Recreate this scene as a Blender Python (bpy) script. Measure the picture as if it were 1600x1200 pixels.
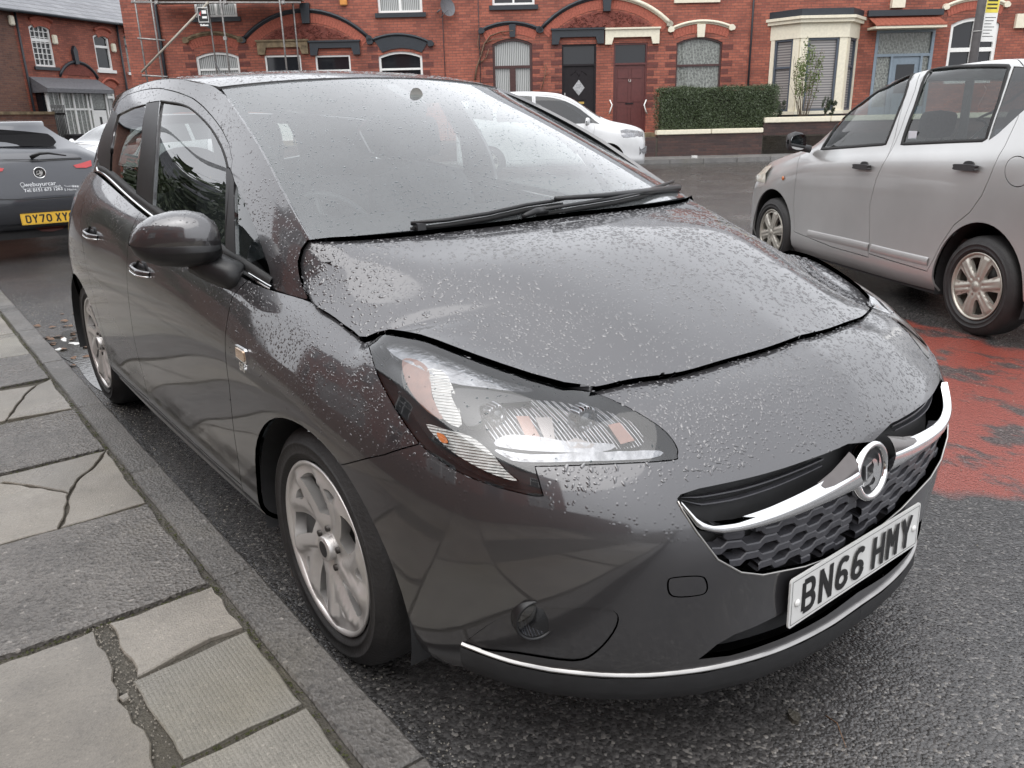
import bpy, bmesh, math, random
import numpy as np
from mathutils import Vector, Matrix, geometry
from mathutils.bvhtree import BVHTree

# ------------------------------------------------------------------ camera, sky, sun, exposure
SC = bpy.context.scene
for o in list(bpy.data.objects): bpy.data.objects.remove(o, do_unlink=True)
COL = SC.collection
R = math.radians
CP = np.array([1.6471885, -1.51571625, 1.29377614])
YAW, PIT, ROL, FPX = 2.48468, 0.32303, -0.02360, 1245.5
def _cam():
    d = np.array([math.cos(PIT)*math.cos(YAW), math.cos(PIT)*math.sin(YAW), -math.sin(PIT)])
    r = np.array([math.sin(YAW), -math.cos(YAW), 0.]); u = np.cross(r, d)
    c, s = math.cos(ROL), math.sin(ROL)
    return d, c*r+s*u, -s*r+c*u
CD, CR, CU = _cam()
cam_data = bpy.data.cameras.new('camera'); cam = bpy.data.objects.new('camera', cam_data); COL.objects.link(cam)
cam_data.sensor_width = 36; cam_data.lens = 36*FPX/1600; cam_data.clip_start = .05; cam_data.clip_end = 900
cam.matrix_world = Matrix(((CR[0], CU[0], -CD[0], CP[0]), (CR[1], CU[1], -CD[1], CP[1]), (CR[2], CU[2], -CD[2], CP[2]), (0, 0, 0, 1)))
SC.camera = cam
world = bpy.data.worlds.new('World'); SC.world = world; world.use_nodes = True
wn = world.node_tree.nodes; wl = world.node_tree.links; wn.clear()
SUN_EL, SUN_AZ = R(62), R(-70)          # soft overcast light, from high over the near pavement
sky = wn.new('ShaderNodeTexSky'); sky.sky_type = 'NISHITA'; sky.sun_disc = False
sky.sun_elevation = SUN_EL; sky.sun_rotation = R(90)-SUN_AZ; sky.dust_density = 6; sky.air_density = 1.2
hs = wn.new('ShaderNodeHueSaturation'); hs.inputs['Saturation'].default_value = .12
bg = wn.new('ShaderNodeBackground'); bg.inputs['Strength'].default_value = 0.13
mixn = wn.new('ShaderNodeMix'); mixn.data_type = 'RGBA'; mixn.inputs[0].default_value = .75
mixn.inputs[7].default_value = (6.9, 7.05, 7.4, 1)      # the even white cloud sheet over the sky
wo = wn.new('ShaderNodeOutputWorld')
wl.new(sky.outputs[0], hs.inputs['Color']); wl.new(hs.outputs[0], mixn.inputs[6])
wl.new(mixn.outputs[2], bg.inputs['Color']); wl.new(bg.outputs[0], wo.inputs[0])
sd = bpy.data.lights.new('sun', 'SUN'); sun = bpy.data.objects.new('sun', sd); COL.objects.link(sun)
sd.energy = .8; sd.angle = R(80); sd.color = (1, .97, .93)
sv = Vector((math.cos(SUN_EL)*math.cos(SUN_AZ), math.cos(SUN_EL)*math.sin(SUN_AZ), math.sin(SUN_EL)))
sun.rotation_euler = sv.to_track_quat('Z', 'Y').to_euler()
vs = SC.view_settings; vs.view_transform = 'Standard'; vs.look = 'None'; vs.gamma = 1; vs.exposure = 1.0
vs.use_curve_mapping = False
SC.render.engine = 'CYCLES'; SC.cycles.max_bounces = 10; SC.cycles.transparent_max_bounces = 16; SC.cycles.caustics_reflective = False; SC.cycles.caustics_refractive = False
RNG = random.Random(7); NR = np.random.default_rng(7)

# ------------------------------------------------------------------ photo geometry helpers
def ray(px, py): return CD + CR*(px-800)/FPX - CU*(py-600)/FPX
def PX(X):
    v = np.atleast_2d(X)-CP; z = v@CD
    return np.stack([800+FPX*(v@CR)/z, 600-FPX*(v@CU)/z], -1)
def P(px, py, x=None, y=None, z=None):
    v = ray(px, py)
    t = (x-CP[0])/v[0] if x is not None else (y-CP[1])/v[1] if y is not None else (z-CP[2])/v[2]
    return CP+t*v

# ------------------------------------------------------------------ object helpers
def link(name, me, mat=None, parent=None, loc=None):
    o = bpy.data.objects.new(name, me); COL.objects.link(o)
    if mat is not None and me is not None:
        me.materials.clear()
        for m in (mat if isinstance(mat, (list, tuple)) else [mat]): me.materials.append(m)
    if parent is not None: o.parent = parent
    if loc is not None: o.location = loc
    return o
def empty(name, loc=(0, 0, 0), rz=0.):
    o = bpy.data.objects.new(name, None); COL.objects.link(o); o.location = loc; o.rotation_euler = (0, 0, rz)
    o.empty_display_size = .1
    return o
def tag(o, label=None, cat=None, group=None, kind=None):
    if label: o['label'] = label
    if cat: o['category'] = cat
    if group: o['group'] = group
    if kind: o['kind'] = kind
    return o
def struct(o): o['kind'] = 'structure'; return o
def mesh(name, V, F, smooth=False):
    me = bpy.data.meshes.new(name)
    me.from_pydata([tuple(map(float, v)) for v in V], [], [tuple(int(i) for i in f) for f in F])
    if smooth: me.polygons.foreach_set('use_smooth', [True]*len(me.polygons))
    me.update(); return me
class MB:
    """collects simple shapes into one mesh"""
    def __init__(s): s.V = []; s.F = []; s.S = []; s.M = []; s.m = 0
    def add(s, V, F, smooth=False):
        b = len(s.V); s.V += [tuple(v) for v in V]; s.F += [tuple(i+b for i in f) for f in F]; s.S += [smooth]*len(F); s.M += [s.m]*len(F); return s
    def box(s, x0, x1, y0, y1, z0, z1, M=None):
        V = [(x, y, z) for z in (z0, z1) for y in (y0, y1) for x in (x0, x1)]
        if M is not None: V = [tuple(M@Vector(v)) for v in V]
        return s.add(V, [(0, 2, 3, 1), (4, 5, 7, 6), (0, 1, 5, 4), (2, 6, 7, 3), (0, 4, 6, 2), (1, 3, 7, 5)])
    def prism(s, pts, z0, z1, axis='z', M=None, smooth=False):
        n = len(pts); V = []
        for z in (z0, z1):
            for a, b in pts: V.append({'z': (a, b, z), 'y': (a, z, b), 'x': (z, a, b)}[axis])
        if M is not None: V = [tuple(M@Vector(v)) for v in V]
        F = [(i, (i+1) % n, n+(i+1) % n, n+i) for i in range(n)]
        if n == 4 : caps = [(3, 2, 1, 0), (4, 5, 6, 7)]
        else:
            try: t = geometry.tessellate_polygon([[Vector((a, b, 0)) for a, b in pts]])
            except Exception: t = []
            caps = [tuple(f) for f in t]+[tuple(n+i for i in reversed(f)) for f in t]
        s.add(V, F, smooth); s.add([], [], False)
        b = len(s.V)-2*n
        s.F += [tuple(i+b for i in f) for f in caps]; s.S += [False]*len(caps); s.M += [s.m]*len(caps)
        return s
    def tube(s, pts, r, n=8, closed=False, cap=True):
        pts = [Vector(p) for p in pts]; m = len(pts)
        rs = r if isinstance(r, (list, tuple)) else [r]*m
        T = []
        for i in range(m):
            a = pts[(i-1) % m] if (i > 0 or closed) else pts[i]; b = pts[(i+1) % m] if (i < m-1 or closed) else pts[i]
            T.append((b-a).normalized())
        up = Vector((0, 0, 1)) if abs(T[0].z) < .9 else Vector((1, 0, 0))
        U = T[0].cross(up).normalized(); V = []
        for i in range(m):
            U = (U-T[i]*U.dot(T[i])).normalized(); W = T[i].cross(U)
            for k in range(n):
                a = 2*math.pi*k/n; V.append(tuple(pts[i]+rs[i]*(math.cos(a)*U+math.sin(a)*W)))
        F = []
        for i in range(m if closed else m-1):
            j = (i+1) % m
            for k in range(n): F.append((i*n+k, i*n+(k+1) % n, j*n+(k+1) % n, j*n+k))
        if cap and not closed: F += [tuple(reversed(range(n))), tuple((m-1)*n+k for k in range(n))]
        return s.add(V, F, True)
    def lathe(s, prof, n=32, axis='y', c=(0, 0, 0), M=None):
        V = []; m = len(prof)
        for r_, h in prof:
            for k in range(n):
                a = 2*math.pi*k/n; p = {'y': (r_*math.cos(a), h, r_*math.sin(a)), 'z': (r_*math.cos(a), r_*math.sin(a), h), 'x': (h, r_*math.cos(a), r_*math.sin(a))}[axis]
                V.append((p[0]+c[0], p[1]+c[1], p[2]+c[2]))
        if M is not None: V = [tuple(M@Vector(v)) for v in V]
        F = [(i*n+k, i*n+(k+1) % n, (i+1)*n+(k+1) % n, (i+1)*n+k) for i in range(m-1) for k in range(n)]
        return s.add(V, F, True)
    def grid(s, G, smooth=True):
        a, b = len(G), len(G[0]); V = [p for row in G for p in row]
        return s.add(V, [(i*b+j, i*b+j+1, (i+1)*b+j+1, (i+1)*b+j) for i in range(a-1) for j in range(b-1)], smooth)
    def me(s, name='mesh'):
        me = bpy.data.meshes.new(name); me.from_pydata(s.V, [], s.F)
        me.polygons.foreach_set('use_smooth', s.S); me.polygons.foreach_set('material_index', s.M); me.update(); return me
    def build(s, name, mat, parent=None, loc=None, recalc=False, bevel=0):
        me = s.me(name)
        if recalc or bevel:
            bm = bmesh.new(); bm.from_mesh(me)
            if recalc: bmesh.ops.recalc_face_normals(bm, faces=bm.faces)
            if bevel: bmesh.ops.bevel(bm, geom=[e for e in bm.edges if len(e.link_faces) == 2 and e.calc_face_angle() > .6], offset=bevel, segments=2, affect='EDGES', clamp_overlap=True)
            bm.to_mesh(me); bm.free()
        return link(name, me, mat, parent, loc)

# ------------------------------------------------------------------ material helpers
def newmat(name):
    m = bpy.data.materials.new(name); m.use_nodes = True; nt = m.node_tree
    return m, nt, nt.nodes['Principled BSDF']
def setp(b, **k):
    for a, v in k.items():
        a = {'spec': 'Specular IOR Level', 'rough': 'Roughness', 'metal': 'Metallic', 'col': 'Base Color', 'coat': 'Coat Weight', 'coatr': 'Coat Roughness', 'trans': 'Transmission Weight', 'ior': 'IOR', 'emis': 'Emission Color', 'estr': 'Emission Strength', 'sheen': 'Sheen Weight'}[a]
        b.inputs[a].default_value = (*v, 1) if isinstance(v, tuple) and len(v) == 3 else v
def node(nt, t, **k):
    n = nt.nodes.new(t)
    for a, v in k.items():
        if a in ('op',): n.operation = v
        elif a in n.inputs: n.inputs[a].default_value = v
        else: setattr(n, a, v)
    return n
def ramp(nt, src, stops):
    r = nt.nodes.new('ShaderNodeValToRGB'); e = r.color_ramp.elements
    while len(e) < len(stops): e.new(.5)
    for i, (p, c) in enumerate(stops): e[i].position = p; e[i].color = (*c, 1) if len(c) == 3 else c
    nt.links.new(src, r.inputs[0]); return r.outputs[0]
def simple(name, col, rough=.5, var=.12, scale=8, bump=0., bscale=60, **k):
    """one plain material with slight mottling so that nothing is perfectly flat"""
    m, nt, b = newmat(name); setp(b, col=col, rough=rough, **k)
    tc = node(nt, 'ShaderNodeTexCoord')
    if var:
        n = node(nt, 'ShaderNodeTexNoise', Scale=scale, Detail=6.); nt.links.new(tc.outputs['Object'], n.inputs['Vector'])
        lo = tuple(c*(1-var) for c in col); hi = tuple(min(1, c*(1+var)) for c in col)
        nt.links.new(ramp(nt, n.outputs[0], [(.3, lo), (.7, hi)]), b.inputs['Base Color'])
    if bump:
        n2 = node(nt, 'ShaderNodeTexNoise', Scale=bscale, Detail=5.); nt.links.new(tc.outputs['Object'], n2.inputs['Vector'])
        bp = node(nt, 'ShaderNodeBump', Strength=bump, Distance=.01); nt.links.new(n2.outputs[0], bp.inputs['Height']); nt.links.new(bp.outputs[0], b.inputs['Normal'])
    return m
def thin_glass(name, tint=(.6, .66, .64), ior=1.5, rough=0.0, extra=0.0):
    m = bpy.data.materials.new(name); m.use_nodes = True; nt = m.node_tree; nt.nodes.clear()
    o = node(nt, 'ShaderNodeOutputMaterial'); tr = node(nt, 'ShaderNodeBsdfTransparent'); tr.inputs[0].default_value = (*tint, 1)
    gl = node(nt, 'ShaderNodeBsdfGlossy'); gl.inputs['Roughness'].default_value = rough; gl.inputs[0].default_value = (1, 1, 1, 1)
    lw = node(nt, 'ShaderNodeLayerWeight'); lw.inputs[0].default_value = .5; pw = node(nt, 'ShaderNodeMath', op='POWER'); pw.inputs[1].default_value = 5.; fr = node(nt, 'ShaderNodeMath', op='MULTIPLY_ADD'); f0 = ((ior-1)/(ior+1))**2; fr.inputs[1].default_value = 1-f0; fr.inputs[2].default_value = f0
    nt.links.new(lw.outputs['Facing'], pw.inputs[0]); nt.links.new(pw.outputs[0], fr.inputs[0]); mx = node(nt, 'ShaderNodeMixShader')
    ml = node(nt, 'ShaderNodeMath', op='MULTIPLY_ADD'); ml.inputs[1].default_value = 1.6; ml.inputs[2].default_value = extra; ml.use_clamp = True
    ml.name = 'gain'; nt.links.new(fr.outputs[0], ml.inputs[0]); nt.links.new(ml.outputs[0], mx.inputs[0]); nt.links.new(tr.outputs[0], mx.inputs[1]); nt.links.new(gl.outputs[0], mx.inputs[2]); nt.links.new(mx.outputs[0], o.inputs[0])
    return m
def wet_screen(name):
    """laminated glass with fine drizzle; milky diffuse also paints in some sky brightness"""
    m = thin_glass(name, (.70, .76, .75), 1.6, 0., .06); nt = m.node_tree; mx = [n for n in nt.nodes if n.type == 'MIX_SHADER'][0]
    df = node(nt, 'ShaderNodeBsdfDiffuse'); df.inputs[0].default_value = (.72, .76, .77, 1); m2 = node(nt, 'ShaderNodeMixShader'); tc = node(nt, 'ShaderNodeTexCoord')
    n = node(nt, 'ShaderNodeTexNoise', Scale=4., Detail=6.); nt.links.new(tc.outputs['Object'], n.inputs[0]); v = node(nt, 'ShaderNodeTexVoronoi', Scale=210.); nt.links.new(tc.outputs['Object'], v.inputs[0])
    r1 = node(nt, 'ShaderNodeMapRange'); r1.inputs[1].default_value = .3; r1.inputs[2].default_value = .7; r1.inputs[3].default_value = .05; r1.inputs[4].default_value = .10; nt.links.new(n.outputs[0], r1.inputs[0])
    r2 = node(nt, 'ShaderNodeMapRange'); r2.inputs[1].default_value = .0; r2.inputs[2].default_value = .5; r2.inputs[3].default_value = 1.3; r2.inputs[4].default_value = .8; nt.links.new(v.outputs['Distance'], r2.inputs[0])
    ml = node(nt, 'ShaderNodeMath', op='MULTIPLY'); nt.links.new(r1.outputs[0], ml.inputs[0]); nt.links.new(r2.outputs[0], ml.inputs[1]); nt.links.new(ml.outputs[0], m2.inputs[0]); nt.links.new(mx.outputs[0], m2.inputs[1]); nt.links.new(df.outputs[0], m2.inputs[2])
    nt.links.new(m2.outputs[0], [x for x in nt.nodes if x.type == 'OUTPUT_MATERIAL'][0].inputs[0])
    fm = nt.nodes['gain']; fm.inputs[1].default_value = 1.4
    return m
def car_paint(name, col, flake=.25, metal=.55, rough=.32, coat=1., drops=0., cior=1.5):
    m, nt, b = newmat(name); setp(b, col=col, metal=metal, rough=rough, coat=coat, coatr=.025); b.inputs['Coat IOR'].default_value = cior
    tc = node(nt, 'ShaderNodeTexCoord')
    n = node(nt, 'ShaderNodeTexNoise', Scale=2.2, Detail=4.); nt.links.new(tc.outputs['Object'], n.inputs['Vector'])
    nt.links.new(ramp(nt, n.outputs[0], [(.3, tuple(c*.92 for c in col)), (.75, tuple(c*1.08 for c in col))]), b.inputs['Base Color'])
    # road film and fine dried spots change the gloss a little
    n3 = node(nt, 'ShaderNodeTexNoise', Scale=9., Detail=8.); nt.links.new(tc.outputs['Object'], n3.inputs['Vector'])
    mr = node(nt, 'ShaderNodeMapRange'); mr.inputs[1].default_value = .4; mr.inputs[2].default_value = .8; mr.inputs[3].default_value = .04; mr.inputs[4].default_value = .13
    nt.links.new(n3.outputs[0], mr.inputs[0]); nt.links.new(mr.outputs[0], b.inputs['Coat Roughness'])
    if drops:
        vo = node(nt, 'ShaderNodeTexVoronoi', Scale=95.); nt.links.new(tc.outputs['Object'], vo.inputs['Vector'])
        rr = ramp(nt, vo.outputs['Distance'], [(.0, (1, 1, 1)), (.32, (0, 0, 0))])
        n4 = node(nt, 'ShaderNodeTexNoise', Scale=5., Detail=3.); nt.links.new(tc.outputs['Object'], n4.inputs['Vector'])
        r4 = ramp(nt, n4.outputs[0], [(.42, (0, 0, 0)), (.55, (1, 1, 1))])
        mm = node(nt, 'ShaderNodeMath', op='MULTIPLY'); nt.links.new(rr, mm.inputs[0]); nt.links.new(r4, mm.inputs[1])
        ge = node(nt, 'ShaderNodeNewGeometry'); sz = node(nt, 'ShaderNodeSeparateXYZ'); nt.links.new(ge.outputs['True Normal'], sz.inputs[0]); up = node(nt, 'ShaderNodeMapRange'); up.inputs[1].default_value = .12; up.inputs[2].default_value = .5; nt.links.new(sz.outputs[2], up.inputs[0]); m5 = node(nt, 'ShaderNodeMath', op='MULTIPLY'); nt.links.new(mm.outputs[0], m5.inputs[0]); nt.links.new(up.outputs[0], m5.inputs[1]); mm = m5   # rain only lies on what faces up
        bp = node(nt, 'ShaderNodeBump', Strength=drops, Distance=.0012); nt.links.new(mm.outputs[0], bp.inputs['Height'])
        nt.links.new(bp.outputs[0], b.inputs['Coat Normal']); nt.links.new(bp.outputs[0], b.inputs['Normal'])
    return m
M = {}
M['paint'] = car_paint('dark_grey_brown_paint', (.066, .064, .068), metal=.7, rough=.40, drops=.7, cior=1.85)
M['black'] = simple('black_plastic', (.012, .012, .013), .38, .2, 30)
M['rough_black'] = simple('grained_black_plastic', (.02, .02, .021), .6, .15, 40, .15, 700)
M['rubber'] = simple('black_rubber', (.014, .014, .014), .7, .25, 20, .1, 300)
M['tyre'] = simple('worn_tyre_rubber', (.018, .017, .017), .62, .35, 14, .2, 120)
M['chrome'] = simple('chrome', (.8, .8, .8), .06, .03, 20, metal=1.)
M['dullchrome'] = simple('dull_chrome', (.36, .35, .34), .24, .15, 14, metal=1.)
M['bronze'] = simple('dark_chrome', (.17, .155, .15), .18, .1, 20, metal=1.)
M['satin'] = simple('satin_silver_plastic', (.5, .49, .47), .28, .08, 30, metal=.9)
M['glass'] = thin_glass('side_glass', (.60, .64, .63), extra=.02)
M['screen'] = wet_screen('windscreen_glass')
M['lens'] = thin_glass('lamp_lens', (.93, .94, .95), extra=.02)
M['frit'] = simple('black_glass_border', (.010, .010, .011), .9, .0, spec=.1)
M['trim'] = simple('dark_cabin_trim', (.045, .045, .047), .7, .2, 12, .1, 200)
M['cloth'] = simple('dark_seat_cloth', (.045, .045, .05), .9, .25, 60, .3, 400)
M['liner'] = simple('pale_headlining', (.4, .39, .36), .9, .1, 10)
M['alloy'] = simple('silver_alloy', (.64, .62, .60), .34, .1, 6, metal=.62, coat=.4, coatr=.12)
M['plate'] = simple('white_plate', (.72, .72, .70), .3, .04, 6, coat=.4)
M['yplate'] = simple('yellow_plate', (.75, .45, .04), .35, .04, 6)
M['ink'] = simple('black_lettering', (.01, .01, .01), .4, 0)
M['orange'] = simple('amber_lens', (.55, .17, .05), .25, .15, 40, coat=.6)
M['peach'] = simple('pale_amber_reflector', (.17, .075, .05), .3, .15, 60, metal=.3, coat=.6)
M['reflector'] = simple('lamp_reflector', (.30, .30, .31), .13, .25, 60, metal=1.)
_nt = M['reflector'].node_tree; _w = node(_nt, 'ShaderNodeTexWave', Scale=26.); _w.bands_direction = 'Y'; _t = node(_nt, 'ShaderNodeTexCoord'); _nt.links.new(_t.outputs['Object'], _w.inputs[0]); _b = node(_nt, 'ShaderNodeBump', Strength=.9, Distance=.006); _nt.links.new(_w.outputs[1], _b.inputs['Height']); _nt.links.new(_b.outputs[0], _nt.nodes['Principled BSDF'].inputs['Normal'])
M['mirror'] = simple('mirror_glass', (.6, .62, .63), .02, 0, metal=1.)
M['red'] = simple('red_lens', (.45, .01, .015), .15, .1, 20, coat=1.)
M['tin'] = simple('brake_disc_steel', (.09, .085, .08), .5, .2, 30, metal=.9)

# ------------------------------------------------------------------ smooth body surfaces
_KC = {}
def spline_basis(t, q):
    """rows of natural cubic spline weights for knots t evaluated at q"""
    t = np.asarray(t, float); q = np.asarray(q, float); n = len(t); h = np.diff(t)
    K = _KC.get(t.tobytes())
    if K is None: K = _KC[t.tobytes()] = _spline_k(t, n, h)
    i = np.clip(np.searchsorted(t, q, side='right')-1, 0, n-2); hi = h[i]
    a = (t[i+1]-q)/hi; b = (q-t[i])/hi; I = np.eye(n)
    return a[:, None]*I[i]+b[:, None]*I[i+1]+((a**3-a)*hi**2/6)[:, None]*K[i]+((b**3-b)*hi**2/6)[:, None]*K[i+1]
def _spline_k(t, n, h):
    A = np.zeros((n, n)); B = np.zeros((n, n)); A[0, 0] = A[-1, -1] = 1
    for i in range(1, n-1):
        A[i, i-1] = h[i-1]; A[i, i] = 2*(h[i-1]+h[i]); A[i, i+1] = h[i]
        B[i, i-1] = 6/h[i-1]; B[i, i] = -6/h[i-1]-6/h[i]; B[i, i+1] = 6/h[i]
    return np.linalg.solve(A, B)
class Surf:
    def __init__(s, G, flip=1, nu=90, nv=50, ridge=None):
        s.flip = flip
        s.G = np.array(G, float); du = np.linalg.norm(np.diff(s.G, axis=0), axis=2).mean(1); dv = np.linalg.norm(np.diff(s.G, axis=1), axis=2).mean(0)
        s.tu = np.concatenate([[0], np.cumsum(du)]); s.tv = np.concatenate([[0], np.cumsum(dv)])
        s.U, s.V = s.tu[-1], s.tv[-1]; s.ridge = ridge
        s.du = np.linspace(0, s.U, nu); s.dv = np.linspace(0, s.V, nv)
        uu, vv = np.meshgrid(s.du, s.dv, indexing='ij'); s.duv = np.stack([uu.ravel(), vv.ravel()], 1)
        s.dp = s.pos(s.duv); s.dn = s.nor(s.duv)
    def raw(s, uv):
        uv = np.atleast_2d(uv)
        a = spline_basis(s.tu, np.clip(uv[:, 0], 0, s.U)); b = spline_basis(s.tv, np.clip(uv[:, 1], 0, s.V))
        return np.einsum('ni,nj,ijk->nk', a, b, s.G, optimize=True)
    def pos(s, uv):
        p = s.raw(uv)
        if s.ridge is not None: p = s.ridge(p)
        return p
    def nor(s, uv):
        uv = np.atleast_2d(uv); e = 2e-3
        q = uv.copy(); q[:, 0] = np.clip(q[:, 0], e, s.U-e); q[:, 1] = np.clip(q[:, 1], e, s.V-e)
        a = s.pos(q+[e, 0])-s.pos(q-[e, 0]); b = s.pos(q+[0, e])-s.pos(q-[0, e])
        n = np.cross(a, b); n /= np.linalg.norm(n, axis=1)[:, None]+1e-12
        return n*getattr(s, 'flip', 1)
    def _solve(s, fn, target, vis=True, where=None):
        """uv where fn(pos)=target"""
        D = fn(s.dp)-target; d2 = (D**2).sum(1)
        if where is not None: d2 = d2+1e6*(~where(s.dp))
        if vis: d2 = d2+1e6*((s.dn*(s.dp-getattr(s, 'cp', CP))).sum(1) > 0.0)
        uv = s.duv[d2.argmin()].copy()
        for _ in range(12):
            e = 1e-4
            X = s.pos(np.array([uv, uv+[e, 0], uv+[0, e]])); Fv = fn(X); r = Fv[0]-target
            J = np.stack([(Fv[1]-Fv[0])/e, (Fv[2]-Fv[0])/e], 1)
            try: st = np.linalg.solve(J.T@J+1e-9*np.eye(2)*np.trace(J.T@J), -J.T@r)
            except Exception: break
            m = np.abs(st).max(); st = st*min(1, .08/(m+1e-12)); uv = np.clip(uv+st, [0, 0], [s.U, s.V])
            if m < 1e-6: break
        return uv
    def px(s, pts):
        f = (lambda X: PX(s.xf(X))) if hasattr(s, 'xf') else PX
        return np.array([s._solve(f, np.array(p, float)) for p in pts])
    def xz(s, pts): return np.array([s._solve(lambda X: X[:, [0, 2]]*100, np.array(p, float)*100, False) for p in pts])
    def yz(s, pts): return np.array([s._solve(lambda X: X[:, [1, 2]]*100, np.array(p, float)*100, False) for p in pts])
class FSurf(Surf):
    """any function of (u, v); used for offsets of a body surface and for wheel faces"""
    def __init__(s, fn, U, V, flip=1, nu=60, nv=40):
        s.fn = fn; s.U, s.V = U, V; s.flip = flip; s.ridge = None
        uu, vv = np.meshgrid(np.linspace(0, U, nu), np.linspace(0, V, nv), indexing='ij'); s.duv = np.stack([uu.ravel(), vv.ravel()], 1)
        s.dp = s.pos(s.duv); s.dn = s.nor(s.duv)
    def raw(s, uv): return s.fn(np.atleast_2d(uv))
def offset(S, d, nu=150, nv=60): return FSurf(lambda uv: S.pos(uv)+S.nor(uv)*d, S.U, S.V, S.flip, nu, nv)
def ribbon(S, top, bot, h=.008, n=40, m=8, base=0., close=True, prof=None):
    """a raised moulding between two lines on a surface; top and bot are uv polylines"""
    def rs(pl, k):
        pl = np.array(pl, float); L = np.concatenate([[0], np.cumsum(np.linalg.norm(np.diff(pl, axis=0), axis=1))]); t = np.linspace(0, L[-1], k)
        return np.stack([np.interp(t, L, pl[:, 0]), np.interp(t, L, pl[:, 1])], 1)
    a, b = rs(top, n), rs(bot, n); G = []
    for i in range(n):
        uv = np.array([a[i]*(1-t)+b[i]*t for t in np.linspace(0, 1, m)]); p = S.pos(uv); nn = S.nor(uv); 
        hh = np.array([prof(t) if prof else math.sin(math.pi*t)**.6 for t in np.linspace(0, 1, m)])*h+base
        G.append([tuple(x) for x in p+nn*hh[:, None]])
    return G
def closed_smooth(pts, n=6, sharp=()):
    """Catmull-Rom through a closed outline; indices in sharp stay corners"""
    pts = np.array(pts, float); m = len(pts); out = []
    for i in range(m):
        p0, p1, p2, p3 = pts[(i-1) % m], pts[i], pts[(i+1) % m], pts[(i+2) % m]
        if i in sharp: p0 = p1
        if (i+1) % m in sharp: p3 = p2
        for k in range(n):
            t = k/n; out.append(.5*((2*p1)+(-p0+p2)*t+(2*p0-5*p1+4*p2-p3)*t*t+(-p0+3*p1-3*p2+p3)*t**3))
    return np.array(out)
def inpoly(Q, poly):
    x, y = Q[:, 0], Q[:, 1]; c = np.zeros(len(Q), bool); n = len(poly); j = n-1
    for i in range(n):
        xi, yi = poly[i]; xj, yj = poly[j]
        m = ((yi > y) != (yj > y)) & (x < (xj-xi)*(y-yi)/(yj-yi+1e-15)+xi); c ^= m; j = i
    return c
def cut(S, polys, step=.03):
    """split the surface along uv outlines -> {name: (uv, tris)}; unclaimed area is 'rest'"""
    nu = max(2, int(S.U/step)+1); nv = max(2, int(S.V/step)+1)
    uu, vv = np.meshgrid(np.linspace(0, S.U, nu), np.linspace(0, S.V, nv), indexing='ij')
    pts = [Vector((float(a), float(b))) for a, b in zip(uu.ravel(), vv.ravel())]; edges = []
    rect = [0, (nu-1)*nv, (nu-1)*nv+nv-1, nv-1]
    edges += [(i*nv, (i+1)*nv) for i in range(nu-1)]+[(i*nv+nv-1, (i+1)*nv+nv-1) for i in range(nu-1)]+[(j, j+1) for j in range(nv-1)]+[((nu-1)*nv+j, (nu-1)*nv+j+1) for j in range(nv-1)]
    for nm, pl in polys:
        b = len(pts); n = 0; prev = None
        for p in pl:
            q = np.clip(p, [0, 0], [S.U, S.V])
            if prev is not None and np.abs(q-prev).max() < 1e-4: continue
            if prev is not None and n and np.linalg.norm(q-prev) > step*1.5:
                for t in np.linspace(0, 1, int(np.linalg.norm(q-prev)/step)+2)[1:-1]:
                    pts.append(Vector((prev*(1-t)+q*t).tolist())); n += 1
            pts.append(Vector(q.tolist())); n += 1; prev = q
        edges += [(b+i, b+(i+1) % n) for i in range(n)]
    vo, eo, fo, ov, oe, of = geometry.delaunay_2d_cdt(pts, edges, [], 0, 1e-5)
    UV = np.array([tuple(v) for v in vo]); F = np.array([f for f in fo if len(f) == 3])
    a = UV[F]; area = .5*((a[:, 1, 0]-a[:, 0, 0])*(a[:, 2, 1]-a[:, 0, 1])-(a[:, 2, 0]-a[:, 0, 0])*(a[:, 1, 1]-a[:, 0, 1]))
    F[area < 0] = F[area < 0][:, ::-1]; F = F[np.abs(area) > 1e-9]
    cen = UV[F].mean(1); who = np.full(len(F), -1)
    for k in reversed(range(len(polys))): who[inpoly(cen, polys[k][1])] = k
    out = {}
    for k in list(range(len(polys)))+[-1]:
        f = F[who == k]
        if not len(f): continue
        idx, inv = np.unique(f, return_inverse=True); nm = polys[k][0] if k >= 0 else 'rest'
        if nm in out:
            u0, f0 = out[nm]; out[nm] = (np.concatenate([u0, UV[idx]]), np.concatenate([f0, inv.reshape(-1, 3)+len(u0)]))
        else: out[nm] = (UV[idx], inv.reshape(-1, 3))
    return out
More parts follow.
